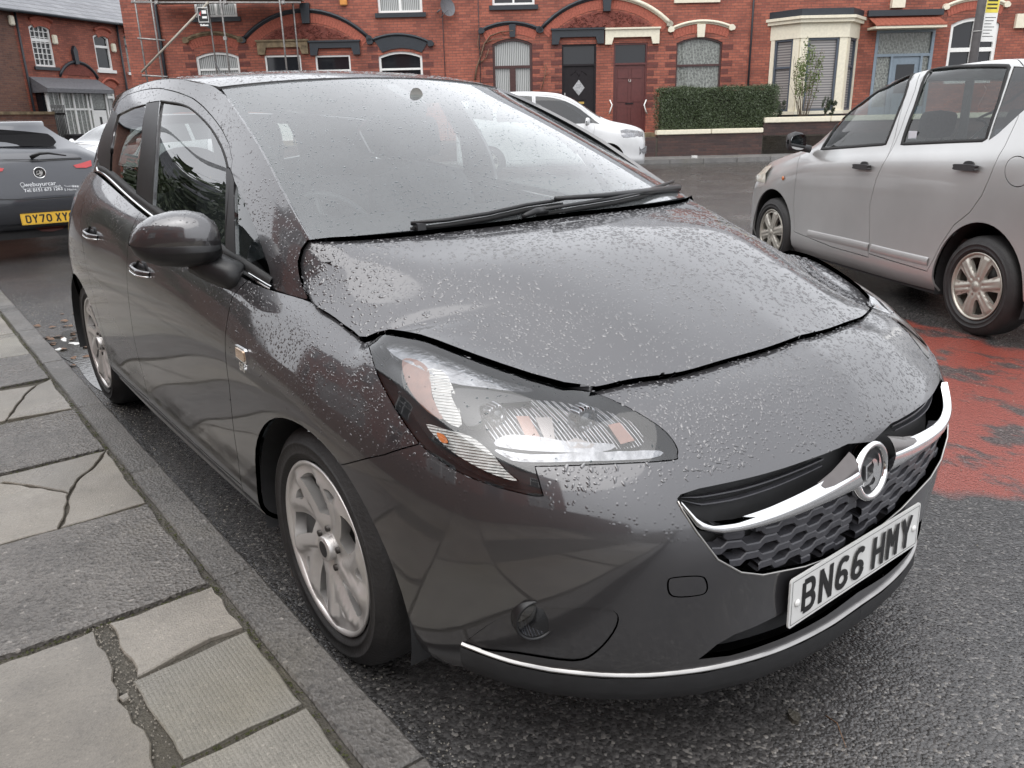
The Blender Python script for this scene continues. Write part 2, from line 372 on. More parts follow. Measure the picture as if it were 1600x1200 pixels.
def panel(S, reg, name, mat, parent=None, gap=.0018, lip=.012, off=0., both=False, openedge=None, mirror=False, label=None, outline=None):
    """a body panel: the cut piece of the surface, drawn back from its gap and turned in at the rim"""
    UV, F = reg; UV = UV.copy()
    ed = {}
    for t in F:
        for i in range(3):
            a, b = int(t[i]), int(t[(i+1) % 3]); ed[(a, b)] = 1
    bd = [(a, b) for a, b in ed if (b, a) not in ed]
    def isopen(a, b):
        m = (UV[a]+UV[b])/2
        return openedge is not None and openedge(m, S)
    mv = np.zeros_like(UV); 
    for a, b in bd:
        if isopen(a, b): continue
        d = UV[b]-UV[a]; n = np.array([-d[1], d[0]])/(np.linalg.norm(d)+1e-12); mv[a] += n; mv[b] += n
    L = np.linalg.norm(mv, axis=1); k = L > 1e-6; mv[k] /= L[k][:, None]
    rimuv = UV.copy(); UV = np.clip(UV+mv*gap, [0, 0], [S.U, S.V])
    p = S.pos(UV); n = S.nor(UV); p = p+n*off
    V = list(p); N = list(n); FF = [tuple(t) for t in F]
    if lip:
        m = {}
        def low(a):
            if a not in m:
                m[a] = len(V); V.append(p[a]); N.append(None); V.append(p[a]-n[a]*lip); N.append(None)
            return m[a]
        for a, b in bd:
            if isopen(a, b): continue
            A, B = low(a), low(b); FF.append((B, A, A+1, B+1))
            d = p[b]-p[a]; o = np.cross(d, n[a]); o /= np.linalg.norm(o)+1e-12
            for q in (A, A+1, B, B+1): N[q] = o if N[q] is None else N[q]+o
        for i in range(len(N)):
            if N[i] is None: N[i] = np.array([0, 0, 1.])
            N[i] = N[i]/(np.linalg.norm(N[i])+1e-12)
    V = np.array(V); N = np.array(N)
    if both:
        nn = N.copy(); c = np.abs(V[:, 1]) < 1e-4; nn[c, 1] = 0; N = nn
        V2 = V*[1, -1, 1]; N2 = N*[1, -1, 1]; b = len(V)
        FF = FF+[tuple(i+b for i in reversed(f)) for f in FF]; V = np.concatenate([V, V2]); N = np.concatenate([N, N2])
    if getattr(S, 'flip', 1) < 0: FF = [tuple(reversed(f)) for f in FF]
    me = mesh(name, V, FF, True); me.normals_split_custom_set_from_vertices([tuple(x) for x in N])
    o = link(name, me, mat, parent)
    if label: o['label'] = label
    if mirror:
        o2 = link(name, me, None, parent); o2.scale = (1, -1, 1)
        if label: o2['label'] = label
    return o
# ================================================================== the dark hatchback in front
car = tag(empty('parked_car', (0, 0, 0)), 'large dark grey hatchback wet with rain, number plate BN66 HMY, parked by the near kerb', 'car')
Z8 = None
def prof(x, y, z):
    x = x if isinstance(x, (list, tuple)) else [x]*9
    return [(a, -b, c) for a, b, c in zip(x, y, z)]
WS = [
 prof(-3.10, [0]*9, [1.00, .97, .90, .76, .62, .48, .38, .28, .24]),
 prof([-3.07, -3.09, -3.11, -3.12, -3.13, -3.13, -3.12, -3.08, -3.02], [.35]*9, [1.0, .97, .9, .76, .62, .48, .38, .28, .24]),
 prof([-2.99, -3.01, -3.03, -3.05, -3.06, -3.06, -3.05, -3.02, -2.96], [.58, .60, .62, .64, .65, .65, .65, .64, .60], [1.02, .98, .9, .76, .62, .48, .38, .28, .24]),
 prof([-2.83, -2.85, -2.86, -2.87, -2.88, -2.88, -2.87, -2.86, -2.82], [.66, .70, .745, .785, .79, .79, .785, .77, .72], [1.06, 1.01, .91, .76, .62, .48, .38, .28, .24]),
 prof(-2.55, [.705, .76, .815, .850, .858, .855, .852, .84, .79], [1.10, 1.04, .93, .77, .62, .48, .37, .27, .23]),
 prof(-2.25, [.735, .785, .830, .858, .8635, .862, .856, .843, .79], [1.095, 1.03, .92, .76, .61, .47, .36, .26, .22]),
 prof(-1.90, [.755, .800, .834, .8575, .8625, .861, .856, .843, .79], [1.055, 1.00, .90, .75, .60, .46, .35, .255, .215]),
 prof(-1.50, [.775, .809, .8365, .858, .8625, .861, .856, .843, .79], [1.005, .955, .88, .74, .59, .455, .345, .25, .21]),
 prof(-1.00, [.785, .813, .8365, .858, .8625, .861, .856, .843, .79], [.955, .915, .855, .73, .585, .455, .345, .25, .21]),
 prof(-.60, [.785, .813, .836, .859, .8635, .862, .857, .845, .79], [.92, .885, .83, .72, .58, .455, .345, .255, .215]),
 prof(-.33, [.780, .808, .834, .862, .867, .864, .859, .847, .79], [.893, .865, .815, .71, .58, .455, .35, .26, .22]),
 prof([-.10, -.11, -.12, -.12, -.12, -.12, -.12, -.12, -.12], [.750, .790, .830, .866, .870, .868, .862, .850, .79], [.885, .86, .805, .70, .58, .46, .355, .265, .22]),
 prof([.06, .06, .06, .06, .06, .06, .06, .06, .06], [.752, .788, .828, .864, .870, .870, .864, .85, .79], [.852, .835, .79, .69, .575, .46, .355, .265, .22]),
 prof([.13, .145, .16, .18, .20, .20, .20, .20, .2], [.745, .785, .825, .858, .866, .868, .864, .85, .79], [.840, .82, .765, .67, .57, .46, .36, .265, .215]),
 prof([.28, .305, .345, .37, .385, .39, .39, .385, .38], [.695, .742, .795, .835, .848, .853, .852, .835, .79], [.860, .835, .765, .665, .565, .46, .36, .265, .205]),
 prof([.42, .455, .51, .545, .555, .55, .53, .495, .47], [.640, .685, .740, .778, .793, .80, .80, .79, .75], [.838, .81, .74, .65, .555, .455, .36, .265, .20]),
 prof([.53, .575, .635, .672, .685, .68, .66, .62, .58], [.578, .615, .660, .690, .70, .705, .705, .695, .65], [.812, .785, .72, .64, .55, .455, .36, .265, .20]),
 prof([.60, .66, .735, .778, .795, .79, .775, .74, .70], [.505, .525, .555, .572, .578, .58, .58, .57, .54], [.795, .768, .70, .625, .545, .45, .36, .26, .195]),
 prof([.64, .71, .79, .842, .862, .862, .85, .83, .79], [.40, .41, .42, .43, .435, .435, .435, .43, .41], [.80, .775, .705, .62, .54, .45, .36, .258, .19]),
 prof([.675, .75, .835, .885, .898, .888, .884, .888, .86], [.25, .255, .26, .265, .265, .265, .265, .265, .25], [.812, .785, .71, .625, .545, .45, .355, .253, .19]),
 prof([.705, .785, .86, .90, .908, .894, .89, .912, .885], [0]*9, [.822, .79, .72, .63, .55, .45, .355, .25, .19]),
]
def snap(X, poly):
    """keep the depth, move onto the photographed line"""
    q = PX(X)[0]; poly = np.array(poly, float); best = None
    for a, b in zip(poly[:-1], poly[1:]):
        t = np.clip(((q-a)@(b-a))/((b-a)@(b-a)), 0, 1); c = a+t*(b-a); d = np.linalg.norm(c-q)
        if best is None or d < best[0]: best = (d, c)
    dep = (np.array(X)-CP)@CD; v = ray(*best[1]); return CP+v*dep

HOODSIDE = [(483, 376), (470, 400), (471, 430), (480, 460), (495, 480), (530, 505), (572, 535)]
HLTOP = [(572, 535), (591.5, 524.5), (623, 524.5), (665, 533), (770, 572), (875, 605), (927, 612)]
SHUT = [(925, 612), (1000, 597), (1060, 588), (1130, 568), (1200, 548), (1290, 515)]
WS = [[tuple(p) for p in r] for r in WS]
for i in range(12, 21): WS[i][0] = tuple(snap(WS[i][0], HOODSIDE+HLTOP if i < 17 else SHUT))
WS[20][0] = (WS[20][0][0], 0, WS[20][0][2])
def smooth_line(pl, n=6):
    pl = np.array(pl, float); o = []
    for i in range(len(pl)-1):
        p0, p1, p2, p3 = pl[max(i-1, 0)], pl[i], pl[i+1], pl[min(i+2, len(pl)-1)]
        for k in range(n):
            t = k/n; o.append(.5*((2*p1)+(-p0+p2)*t+(2*p0-5*p1+4*p2-p3)*t*t+(-p0+3*p1-3*p2+p3)*t**3))
    return np.array(o+[pl[-1]])
EDGE_A = smooth_line(HOODSIDE); EDGE_B = smooth_line([(566, 532)]+HLTOP[1:]); EDGE_C = smooth_line(SHUT)
def refine(S, nu, nv):
    U_ = np.linspace(0, S.U, nu); V_ = np.linspace(0, S.V, nv); uu, vv = np.meshgrid(U_, V_, indexing='ij')
    return S.pos(np.stack([uu.ravel(), vv.ravel()], 1)).reshape(nu, nv, 3)
def snap_edge(x, y, X):
    e = EDGE_A if x < .145 else (EDGE_B if y < -.497 else EDGE_C)
    return snap(X, e)
_t = Surf(WS, flip=-1, nu=20, nv=10); WG = refine(_t, 90, 26)
for i in range(90):
    X = WG[i, 0].copy()
    if X[0] > .0 and X[1] < -.02:
        d = snap_edge(X[0], X[1], X)-X; d *= np.clip((X[0])/.05, 0, 1)
        for j in range(12): WG[i, j] += d*(1-j/12)**2
WB = Surf(WG, flip=-1, nu=150, nv=60)

# hood: rows run from the screen to the nose, columns from the centre to the wing
HB = [  # (rear, ... , front) for each y column
 [(-.02, 0, 1.029), (.10, 0, 1.014), (.25, 0, .990), (.42, 0, .935), (.58, 0, .873), (.705, 0, .822)],
 [(-.03, -.2, 1.026), (.09, -.2, 1.011), (.24, -.2, .987), (.41, -.2, .932), (.565, -.2, .868), (.685, -.2, .815)],
 [(-.06, -.38, 1.021), (.06, -.37, 1.004), (.21, -.36, .981), (.38, -.355, .925), (.53, -.35, .862), (.652, -.35, .803)],
 [(-.10, -.54, 1.018), (.01, -.53, .992), (.15, -.515, .963), (.31, -.50, .907), (.47, -.475, .848), (.615, -.46, .794)],
 [(-.155, -.645, 1.016), (-.06, -.65, .982), (.07, -.645, .927), (.23, -.62, .885), (.39, -.575, .85), (.57, -.535, .801)],
 [(-.20, -.70, 1.015), (-.175, -.738, .93), (-.02, -.757, .869), (.13, -.745, .840), (.33, -.68, .857), (.60, -.505, .795)],
]
HB = [[tuple(p) for p in r] for r in HB]
for k in range(1, 6): HB[k][5] = tuple(snap(HB[k][5], SHUT))
for k in range(0, 5): HB[5][k] = tuple(snap(HB[5][k], HOODSIDE+HLTOP))
_t = Surf(HB, flip=-1, nu=20, nv=20); HG = refine(_t, 22, 30)
wtop = WB.pos(np.stack([np.linspace(0, WB.U, 900), np.zeros(900)], 1)); wtop = wtop[wtop[:, 0] > -.05]
for j in range(30):
    X = HG[-1, j].copy(); k = np.linalg.norm(wtop-X, axis=1).argmin(); w = np.clip((X[0]+.05)/.12, 0, 1)
    tgt = wtop[k]*w+snap(X, EDGE_A)*(1-w); d = tgt-X
    for i in range(22): HG[i, j] += d*max(0, 1-(21-i)/9)**2
for i in range(22):
    X = HG[i, -1].copy(); k = np.linalg.norm(wtop-X, axis=1).argmin(); d = wtop[k]-X; d[1] = 0
    for j in range(30): HG[i, j] += d*max(0, 1-(29-j)/9)**2
HD = Surf(HG, flip=-1, nu=60, nv=60)
# upper side of the cabin
def gp(v0, v1, bulge=.012, dx=0):
    v0 = np.array(v0); v1 = np.array(v1); o = []
    for t in (0, .25, .5, .75, 1):
        p = v0*(1-t)+v1*t; p = p+np.array([0, -1, .45])*bulge*4*t*(1-t); o.append(p)
    return o
GS = [
 gp((-3.08, 0, 1.0), (-2.92, 0, 1.35)),
 gp((-3.05, -.35, 1.0), (-2.90, -.33, 1.345)),
 gp((-2.96, -.57, 1.02), (-2.80, -.50, 1.335)),
 gp((-2.78, -.665, 1.065), (-2.60, -.545, 1.355)),
 gp((-2.45, -.70, 1.10), (-2.30, -.585, 1.415), .02),
 gp((-2.10, -.73, 1.09), (-2.05, -.60, 1.438), .02),
 gp((-1.75, -.748, 1.040), (-1.75, -.605, 1.452), .02),
 gp((-1.35, -.765, .990), (-1.42, -.60, 1.447), .02),
 gp((-.95, -.775, .948), (-1.13, -.575, 1.413), .018),
 gp((-.60, -.775, .918), (-.86, -.605, 1.328), .014),
 gp((-.38, -.772, .897), (-.57, -.648, 1.205), .01),
 gp((-.22, -.762, .890), (-.36, -.68, 1.095), .004),
 gp((-.15, -.748, .888), (-.20, -.70, 1.015), .0),
]
GH = Surf(GS, flip=1, nu=120, nv=40)
RS = []
for x, zc, ye, ze in ((-.985, 1.436, .565, 1.408), (-1.12, 1.457, .58, 1.42), (-1.42, 1.480, .60, 1.447), (-1.75, 1.488, .605, 1.452), (-2.1, 1.478, .60, 1.437), (-2.45, 1.448, .58, 1.405), (-2.75, 1.398, .535, 1.345), (-2.90, 1.37, .50, 1.33)):
    row = []
    for t in (0, .35, .65, .88, 1):
        dx = -.115*t*t if x > -1.0 else (-.06*t*t if x > -1.3 else 0)
        row.append((x+dx, -ye*t, zc-(zc-ze)*(t**2.4)))
    RS.append(row)
RF = Surf(RS, flip=1, nu=60, nv=30)
# windscreen
WSC = []
for t in (0, .2, .45, .7, .88, 1):
    b = np.array([-.035-.175*t**2.2, -.70*t, 1.034-.017*t**2]); c = np.array([-.99-.115*t*t, -.56*t, 1.434-.029*t**2.2]); row = []
    for w in (0, .33, .66, 1):
        p = b*(1-w)+c*w; p = p+np.array([.4, 0, .9])*.03*4*w*(1-w)*(1-.65*t*t); row.append(p)
    WSC.append(row)
WN = Surf(WSC, flip=-1, nu=60, nv=60)
def ellipse(cx, cz, a, b, n=48, p=2.0):
    o = []
    for i in range(n):
        t = 2*math.pi*i/n; c, s_ = math.cos(t), math.sin(t)
        o.append((cx+a*math.copysign(abs(c)**(2/p), c), cz+b*math.copysign(abs(s_)**(2/p), s_)))
    return o
def resmooth(px, n=5, sharp=()): return closed_smooth(px, n, sharp)
ARCH_F = (.025, .30, .392, .345); ARCH_R = (-2.51, .30, .375, .345)
hole_f = WB.xz([q for q in ellipse(*ARCH_F) ]); hole_r = WB.xz(ellipse(*ARCH_R))
HL_PX = [(576, 539), (591, 524.5), (623, 524.5), (665, 533), (770, 572), (875, 605), (927, 614), (980, 636), (1032, 668), (1055, 694), (1058, 711), (1043, 720), (910, 727), (836, 729), (849, 775), (829, 774), (770, 759), (717, 738), (675, 710), (651, 687), (619, 640), (591, 587)]
hl = WB.px(resmooth(HL_PX, 5, (0, 13, 14)))
hl[:, 1] = np.where(hl[:, 1] < .012, 0, hl[:, 1])
GRT = [(1059, 779), (1064, 773), (1092, 764), (1183, 744), (1257, 721), (1293, 708), (1325, 694)]
GRB = [(1325, 861), (1310, 866), (1257, 885), (1191, 898), (1157, 894), (1121, 874), (1088, 831), (1066, 797)]
gt, gb = WB.px(GRT), WB.px(GRB)
_cv = np.linspace(0, WB.V, 400); _cz = WB.pos(np.stack([np.full(400, WB.U), _cv], 1))[:, 2]
def vcent(z): return float(np.interp(-z, -_cz[:370], _cv[:370]))
CENT = (vcent(.640), vcent(.392))
gr = np.concatenate([gt, [[WB.U, WB.yz([(0, .648)])[0, 1] if False else CENT[0]], [WB.U, CENT[1]]], gb])
FOG_PX = [(724, 1006), (775, 970), (833, 953), (900, 951), (958, 955), (963, 980), (933, 1018), (896, 1033), (807, 1021), (760, 1016)]
fg = WB.px(resmooth(FOG_PX, 4, (0,)))
tow = WB.px(resmooth([(1044, 907), (1056, 902), (1092, 900), (1103, 906), (1105, 922), (1094, 930), (1058, 933), (1045, 926)], 4))
INT = [(1092, 1030), (1120, 1008), (1148, 992), (1216, 962)]
it = WB.px(INT); v6 = WB.tv[6]; v7 = WB.tv[7]
lowin = np.concatenate([it, [[WB.U, vcent(.345)], [WB.U, vcent(.287)]], WB.px([(1290, 962), (1200, 1005), (1140, 1024)])])
seamA = WB.xz([(-.43, .90), (-.462, .855), (-.468, .75), (-.458, .62), (-.478, .49), (-.50, .36), (-.50, .30)])
seamB = WB.xz([(-1.475, .95), (-1.485, .86), (-1.50, .70), (-1.52, .55), (-1.50, .40), (-1.49, .30)])
seamC = WB.xz([(-2.30, 1.0), (-2.29, .93), (-2.22, .78), (-2.14, .60), (-2.10, .45), (-2.08, .30)])
seamS = WB.xz([(x, .292) for x in (-.50, -.8, -1.2, -1.49)]); seamS2 = WB.xz([(x, .292) for x in (-1.49, -1.8, -2.08)])
sb = WB.px([(530, 727), (560, 720), (600, 711), (655, 694)])
fender = np.concatenate([[[seamA[0, 0], 0]], seamA, [[seamA[-1, 0], WB.V], [WB.xz([(.02, .4)])[0, 0], WB.V]], [WB.xz([(.02, .4)])[0]], sb, [[WB.px([(600, 560)])[0, 0]+.02, 0]]])
doorF = np.concatenate([[[seamA[0, 0], 0]], seamA, seamS[1:], seamB[::-1], [[seamB[0, 0], 0]]])
doorR = np.concatenate([[[seamB[0, 0], 0]], seamB, seamS2[1:], seamC[::-1], [[seamC[0, 0], 0]]])
bump = np.concatenate([[WB.xz([(.02, .4)])[0]], sb, [[WB.px([(600, 560)])[0, 0]+.02, 0], [WB.U, 0], [WB.U, WB.V], [WB.xz([(.02, .4)])[0, 0], WB.V]]])
wreg = cut(WB, [('hole_f', hole_f), ('hole_r', hole_r), ('headlight', hl), ('grille', gr), ('lowin', lowin), ('fog', fg), ('tow', tow), ('fender', fender), ('doorF', doorF), ('doorR', doorR), ('bumper', bump)], .028)
atC = lambda m, S: m[0] > S.U-1e-4
at0 = lambda m, S: m[0] < 1e-4
bumper = panel(WB, wreg['bumper'], 'front_bumper', M['paint'], car, gap=.0012, both=True, openedge=atC)
for side in (0, 1):
    pass
panel(WB, wreg['fender'], 'front_wing', M['paint'], car, mirror=True)
doors = []
for nm in ('doorF', 'doorR'):
    panel(WB, wreg[nm], 'door', M['paint'], car, mirror=True)
panel(WB, wreg['rest'], 'rear_body', M['paint'], car, both=True, openedge=at0)
panel(WB, wreg['tow'], 'towing_eye_cover', M['paint'], bumper, lip=.004, gap=.0022)
panel(WB, wreg['fog'], 'fog_lamp_surround', M['paint'], bumper, lip=.01, off=-.003, gap=.001, mirror=True)
panel(WB, wreg['lowin'], 'lower_intake', M['rough_black'], bumper, lip=.0, gap=0, off=-.03, mirror=True, openedge=atC)
mb = MB(); mb.box(.66, .83, -.28, .28, .255, .40); mb.build('intake_back', M['rough_black'], bumper)
# hood
hreg = cut(HD, [], .03)
hopen = lambda m, S: m[0] < 1e-4
hood = panel(HD, hreg['rest'], 'bonnet', M['paint'], car, gap=.0012, both=True, openedge=hopen)
# roof, screen
rreg = cut(RF, [], .04)
panel(RF, rreg['rest'], 'roof', M['paint'], car, gap=.002, both=True, openedge=lambda m, S: m[1] < 1e-4)
a, b = WN.U, WN.V
clear = np.array([(-.1, .09*b), (.5*a, .10*b), (.86*a, .10*b), (.925*a, .13*b), (.94*a, .3*b), (.945*a, .6*b), (.94*a, .93*b), (.9*a, .955*b), (-.1, .955*b)]); clear[:, 0] = np.clip(clear[:, 0], 0, a)
wnr = cut(WN, [('clear', clear)], .04)
allw = cut(WN, [], .04)
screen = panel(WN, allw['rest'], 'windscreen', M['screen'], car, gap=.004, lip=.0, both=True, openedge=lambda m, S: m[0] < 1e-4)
panel(WN, wnr['rest'], 'glass_border', M['frit'], screen, gap=0, lip=0, off=-.004, both=True, openedge=lambda m, S: m[0] < 1e-4)
# cabin side
fgl = GH.px(resmooth([(251, 160), (266, 161), (283, 165), (300, 173), (327, 201), (345, 234), (353, 263), (352, 330), (352, 402), (310, 380), (238, 332), (243, 250), (247, 190)], 3, (0, 8, 10)))
qgl = GH.px(resmooth([(366, 283), (378, 308), (400, 360), (418, 412), (426, 442), (398, 427), (369, 411), (367, 340)], 2, (0, 4, 6)))
bar = GH.px([(354, 258), (361, 266), (366, 282), (367, 340), (369, 412), (353, 403), (352, 330)])
bpl = GH.px([(229, 161), (249, 158), (246, 190), (242, 250), (237, 333), (212, 317), (219, 240)])
rgl = GH.px([(183, 180), (205, 169), (228, 163), (219, 240), (212, 316), (190, 304), (171, 291), (172, 240)])
rbl = GH.px([(156, 210), (163, 195), (178, 182), (183, 179), (172, 240), (171, 292), (160, 280), (152, 258)])
FR_PX = [(361, 268), (363, 250), (358, 225), (347, 203), (327, 177), (300, 153), (273, 143), (250, 138), (227, 140), (200, 148), (180, 162), (163, 182), (150, 215), (146, 250)]
frm = GH.px(FR_PX)
frame = np.concatenate([frm, [[frm[-1, 0], 0], [GH.px([(352, 408)])[0, 0], 0]]])
def _yzr(y, z): return GH._solve(lambda X: X[:, [1, 2]]*100, np.array([y, z])*100, False, lambda D: D[:, 0] < -2.6)
rear_win = np.array([_yzr(*q) for q in ((-.001, 1.08), (-.28, 1.08), (-.50, 1.11), (-.47, 1.20), (-.42, 1.29), (-.24, 1.30), (-.001, 1.305))]); rear_win[[0, -1], 0] = 0
greg = cut(GH, [('rear_win', rear_win), ('front_glass', fgl), ('quarter_glass', qgl), ('bar', bar), ('b_pillar', bpl), ('rear_glass', rgl), ('rear_black', rbl), ('frame', frame)], .03)
G0 = lambda m, S: m[0] < 1e-4
dirty = [('front_glass', 'side_window', 'glass', 0, -.006), ('quarter_glass', 'quarter_window', 'glass', 0, -.005), ('rear_glass', 'side_window', 'glass', 0, -.006), ('rear_black', 'rear_quarter_trim', 'black', 0, -.002), ('bar', 'window_divider', 'black', .004, .001), ('b_pillar', 'door_pillar_trim', 'black', .006, .0), ('frame', 'door_frame', 'paint', .012, 0), ('rest', 'side_rail', 'paint', .012, 0)]
if 'rear_win' in greg: panel(GH, greg['rear_win'], 'rear_screen', M['glass'], car, gap=0, lip=0, off=-.004, both=True, openedge=G0)
for k, nm, mt, lp, of in dirty:
    if k in greg: panel(GH, greg[k], nm, M[mt], car, gap=(.0015 if lp else 0), lip=lp, off=of, mirror=True)
if 0:
    print('QGL', qgl, 'BAR', bar, GH.U, GH.V, [ (k, len(v[1])) for k, v in greg.items()])
# ---- grille, emblem, number plate
def strokes(chars, h=.079, w=.050, t=.014, gap=.011, space=.033):
    """plain block letters built from thick strokes -> list of 2D quads/polys"""
    def arc(cx, cy, rx, ry, a0, a1, n=10): return [(cx+rx*math.cos(R(a0+(a1-a0)*i/n)), cy+ry*math.sin(R(a0+(a1-a0)*i/n))) for i in range(n+1)]
    L, T_, Rr, B_ = t/2, h-t/2, w-t/2, t/2; m = h/2
    G = {
     'B': [[(L, B_), (L, T_)], [(L, T_), (w*.55, T_)]+arc(w*.55, (T_+m)/2, Rr-w*.55-.002, (T_-m)/2, 90, -90)+[(L, m)], [(L, m), (w*.55, m)]+arc(w*.55, (B_+m)/2, Rr-w*.55, (m-B_)/2, 90, -90)+[(L, B_)]],
     'N': [[(L, 0), (L, h)], [(L, h-t*.4), (Rr, t*.4)], [(Rr, 0), (Rr, h)]],
     'H': [[(L, 0), (L, h)], [(L, m), (Rr, m)], [(Rr, 0), (Rr, h)]],
     'M': [[(L, 0), (L, h)], [(L, h-t*.4), (w/2, h*.42), (Rr, h-t*.4)], [(Rr, 0), (Rr, h)]],
     'Y': [[(L*.9, h), (w/2, h*.47), (w-L*.9, h)], [(w/2, h*.5), (w/2, 0)]],
     'X': [[(L, h), (Rr, 0)], [(L, 0), (Rr, h)]],
     'D': [[(L, B_), (L, T_), (w*.5, T_)]+arc(w*.5, T_-.015, Rr-w*.5, .015, 90, 0, 5)+arc(w*.5, B_+.015, Rr-w*.5, .015, 0, -90, 5)+[(L, B_)]],
     'C': [[(Rr, h*.72)]+arc(w/2, T_-w/2+L, Rr-w/2, w/2-L, 0, 180)+arc(w/2, B_+w/2-L, Rr-w/2, w/2-L, 180, 360)+[(Rr, h*.28)]],
     '0': [arc(w/2, T_-w/2+L, Rr-w/2, w/2-L, 0, 180)+arc(w/2, B_+w/2-L, Rr-w/2, w/2-L, 180, 360)+[(Rr, T_-w/2+L)]],
     '7': [[(0, T_), (Rr, T_), (w*.38, 0)]],
     '6': [arc(w/2, h*.30, Rr-w/2, h*.30-B_, 0, 360, 18), [(L, h*.30), (L+.001, h*.5)]+arc(w/2+.004, T_-w/2+L, Rr-w/2, w/2-L, 180, 40)],
    }
    P_ = []; x = 0
    for c in chars:
        if c == ' ': x += space-gap; continue
        for pl in G[c]:
            for a, b in zip(pl[:-1], pl[1:]):
                a = Vector(a); b = Vector(b); d = b-a
                if d.length < 1e-6: continue
                n = Vector((-d.y, d.x)).normalized()*t/2
                P_.append([(a+n+Vector((x, 0))), (b+n+Vector((x, 0))), (b-n+Vector((x, 0))), (a-n+Vector((x, 0)))])
            for a in pl[1:-1]:
                P_.append([Vector((x+a[0]+t/2*math.cos(k*math.pi/4), a[1]+t/2*math.sin(k*math.pi/4))) for k in range(8)])
        x += w+gap
    return P_, x-gap
def plate_text(chars, M4, mat, parent, name='lettering', scale=1.):
    """letters laid a hair proud of the plate; M4 maps (right, up, out) to the plate"""
    P_, W_ = strokes(chars); mb = MB(); k = 0
    for pl in P_:
        z = .0006+.00002*k; k += 1
        mb.add([tuple(M4@Vector(((p.x-W_/2)*scale, (p.y-.0395)*scale, z))) for p in pl], [tuple(range(len(pl)))])
    return mb.build(name, mat, parent)
def number_plate(chars, M4, matp, parent, w=.52, h=.111, scale=1.):
    mb = MB(); mb.prism([(sx*(w/2-.008)+.008*math.cos(R(a)), sy*(h/2-.008)+.008*math.sin(R(a))) for sx, sy, a0 in ((1, -1, -90), (1, 1, 0), (-1, 1, 90), (-1, -1, 180)) for a in (a0, a0+30, a0+60, a0+90)], -.004, 0, 'z', M4)
    p = mb.build('number_plate', matp, parent, recalc=True)
    plate_text(chars, M4, M['ink'], p, scale=scale)
    b = MB()                                   # the thin printed border
    o = .006; q = .0007; ww = w/2-o; hh = h/2-o
    for (x0, x1, y0, y1) in ((-ww, ww, hh-.0012, hh), (-ww, ww, -hh, -hh+.0012), (-ww, -ww+.0012, -hh+.0012, hh-.0012), (ww-.0012, ww, -hh+.0012, hh-.0012)):
        b.add([tuple(M4@Vector(v)) for v in ((x0, y0, q), (x1, y0, q), (x1, y1, q), (x0, y1, q))], [(0, 1, 2, 3)])
    b.build('border_line', M['ink'], p)
    return p
def text_mesh(s, size, M4, mat, parent, name='lettering', ext=.0, bold=0., align='CENTER', sx=1.):
    c = bpy.data.curves.new('t', 'FONT'); c.body = s; c.size = size; c.align_x = align; c.extrude = ext; c.offset = bold
    o = bpy.data.objects.new('t', c); COL.objects.link(o); bpy.context.view_layer.update()
    me = bpy.data.meshes.new_from_object(o.evaluated_get(bpy.context.evaluated_depsgraph_get())); bpy.data.objects.remove(o, do_unlink=True)
    me.transform(M4@Matrix.Diagonal((sx, 1, 1, 1))); return link(name, me, mat, parent)
def frameM(o, right, up):
    r = Vector(right).normalized(); u = Vector(up); u = (u-r*u.dot(r)).normalized(); n = r.cross(u)
    return Matrix(((r.x, u.x, n.x, o[0]), (r.y, u.y, n.y, o[1]), (r.z, u.z, n.z, o[2]), (0, 0, 0, 1)))

M['slat'] = simple('grille_slat_grey', (.055, .055, .062), .35, .15, 40)
grille = panel(WB, wreg['grille'], 'grille', M['rough_black'], car, gap=0, lip=0, off=-.05, both=True, openedge=atC)
# wavy slats
def yz_uv(pts): return WB.yz(pts)
c0, c1 = .408, .585
rows = [.408, .437, .466, .495, .524, .553]
bar_bot_px = WB.px([(1062, 790), (1090, 829), (1125, 836), (1183, 827), (1238, 810), (1293, 788), (1345, 765)])
def on_surf(y, z, off):
    uv = WB._solve(lambda X: X[:, [1, 2]]*100, np.array([y, z])*100, False, lambda D: D[:, 0] > .3); p = WB.pos(uv[None])[0]; n = WB.nor(uv[None])[0]; return uv, p+n*off, n
barz_y = np.interp
bb = WB.pos(bar_bot_px); bz = lambda y: float(np.interp(-abs(y), bb[np.argsort(bb[:, 1]), 1], bb[np.argsort(bb[:, 1]), 2]))
per, amp = .090, .0055
for ri, z0 in enumerate(rows):
    G = []; seg = []
    ys = np.arange(0, .56, .0065)
    for y in ys:
        ph = ((y/per)+.25*(1)+(.5 if ri % 2 else 0)) % 1.0
        w = 1 if ph < .38 else (1-(ph-.38)/.12*2 if ph < .5 else (-1 if ph < .88 else -1+(ph-.88)/.12*2))
        z = z0+amp*w+.055*(y/.5)**2*.9
        uv, p, n = on_surf(-y, z, -.012)
        if not inpoly(uv[None], gr)[0] or z > bz(y)-.004:
            if len(seg) > 2: G.append(seg)
            seg = []; continue
        seg.append((y, z, p, n))
    if len(seg) > 2: G.append(seg)
    for sgm in G:
        for sg in ((1, -1)):
            mb = MB()
            row = []
            for (y, z, p, n) in sgm:
                q = [p+np.array([0, 0, dz])+n*dn for dz, dn in ((.0085, -.028), (.0085, -.002), (.006, .0), (-.006, 0), (-.0085, -.003), (-.0085, -.028))]
                row.append([(a[0], a[1]*sg, a[2]) for a in q])
            mb.grid(row, False); mb.build('slat', M['slat'], grille)
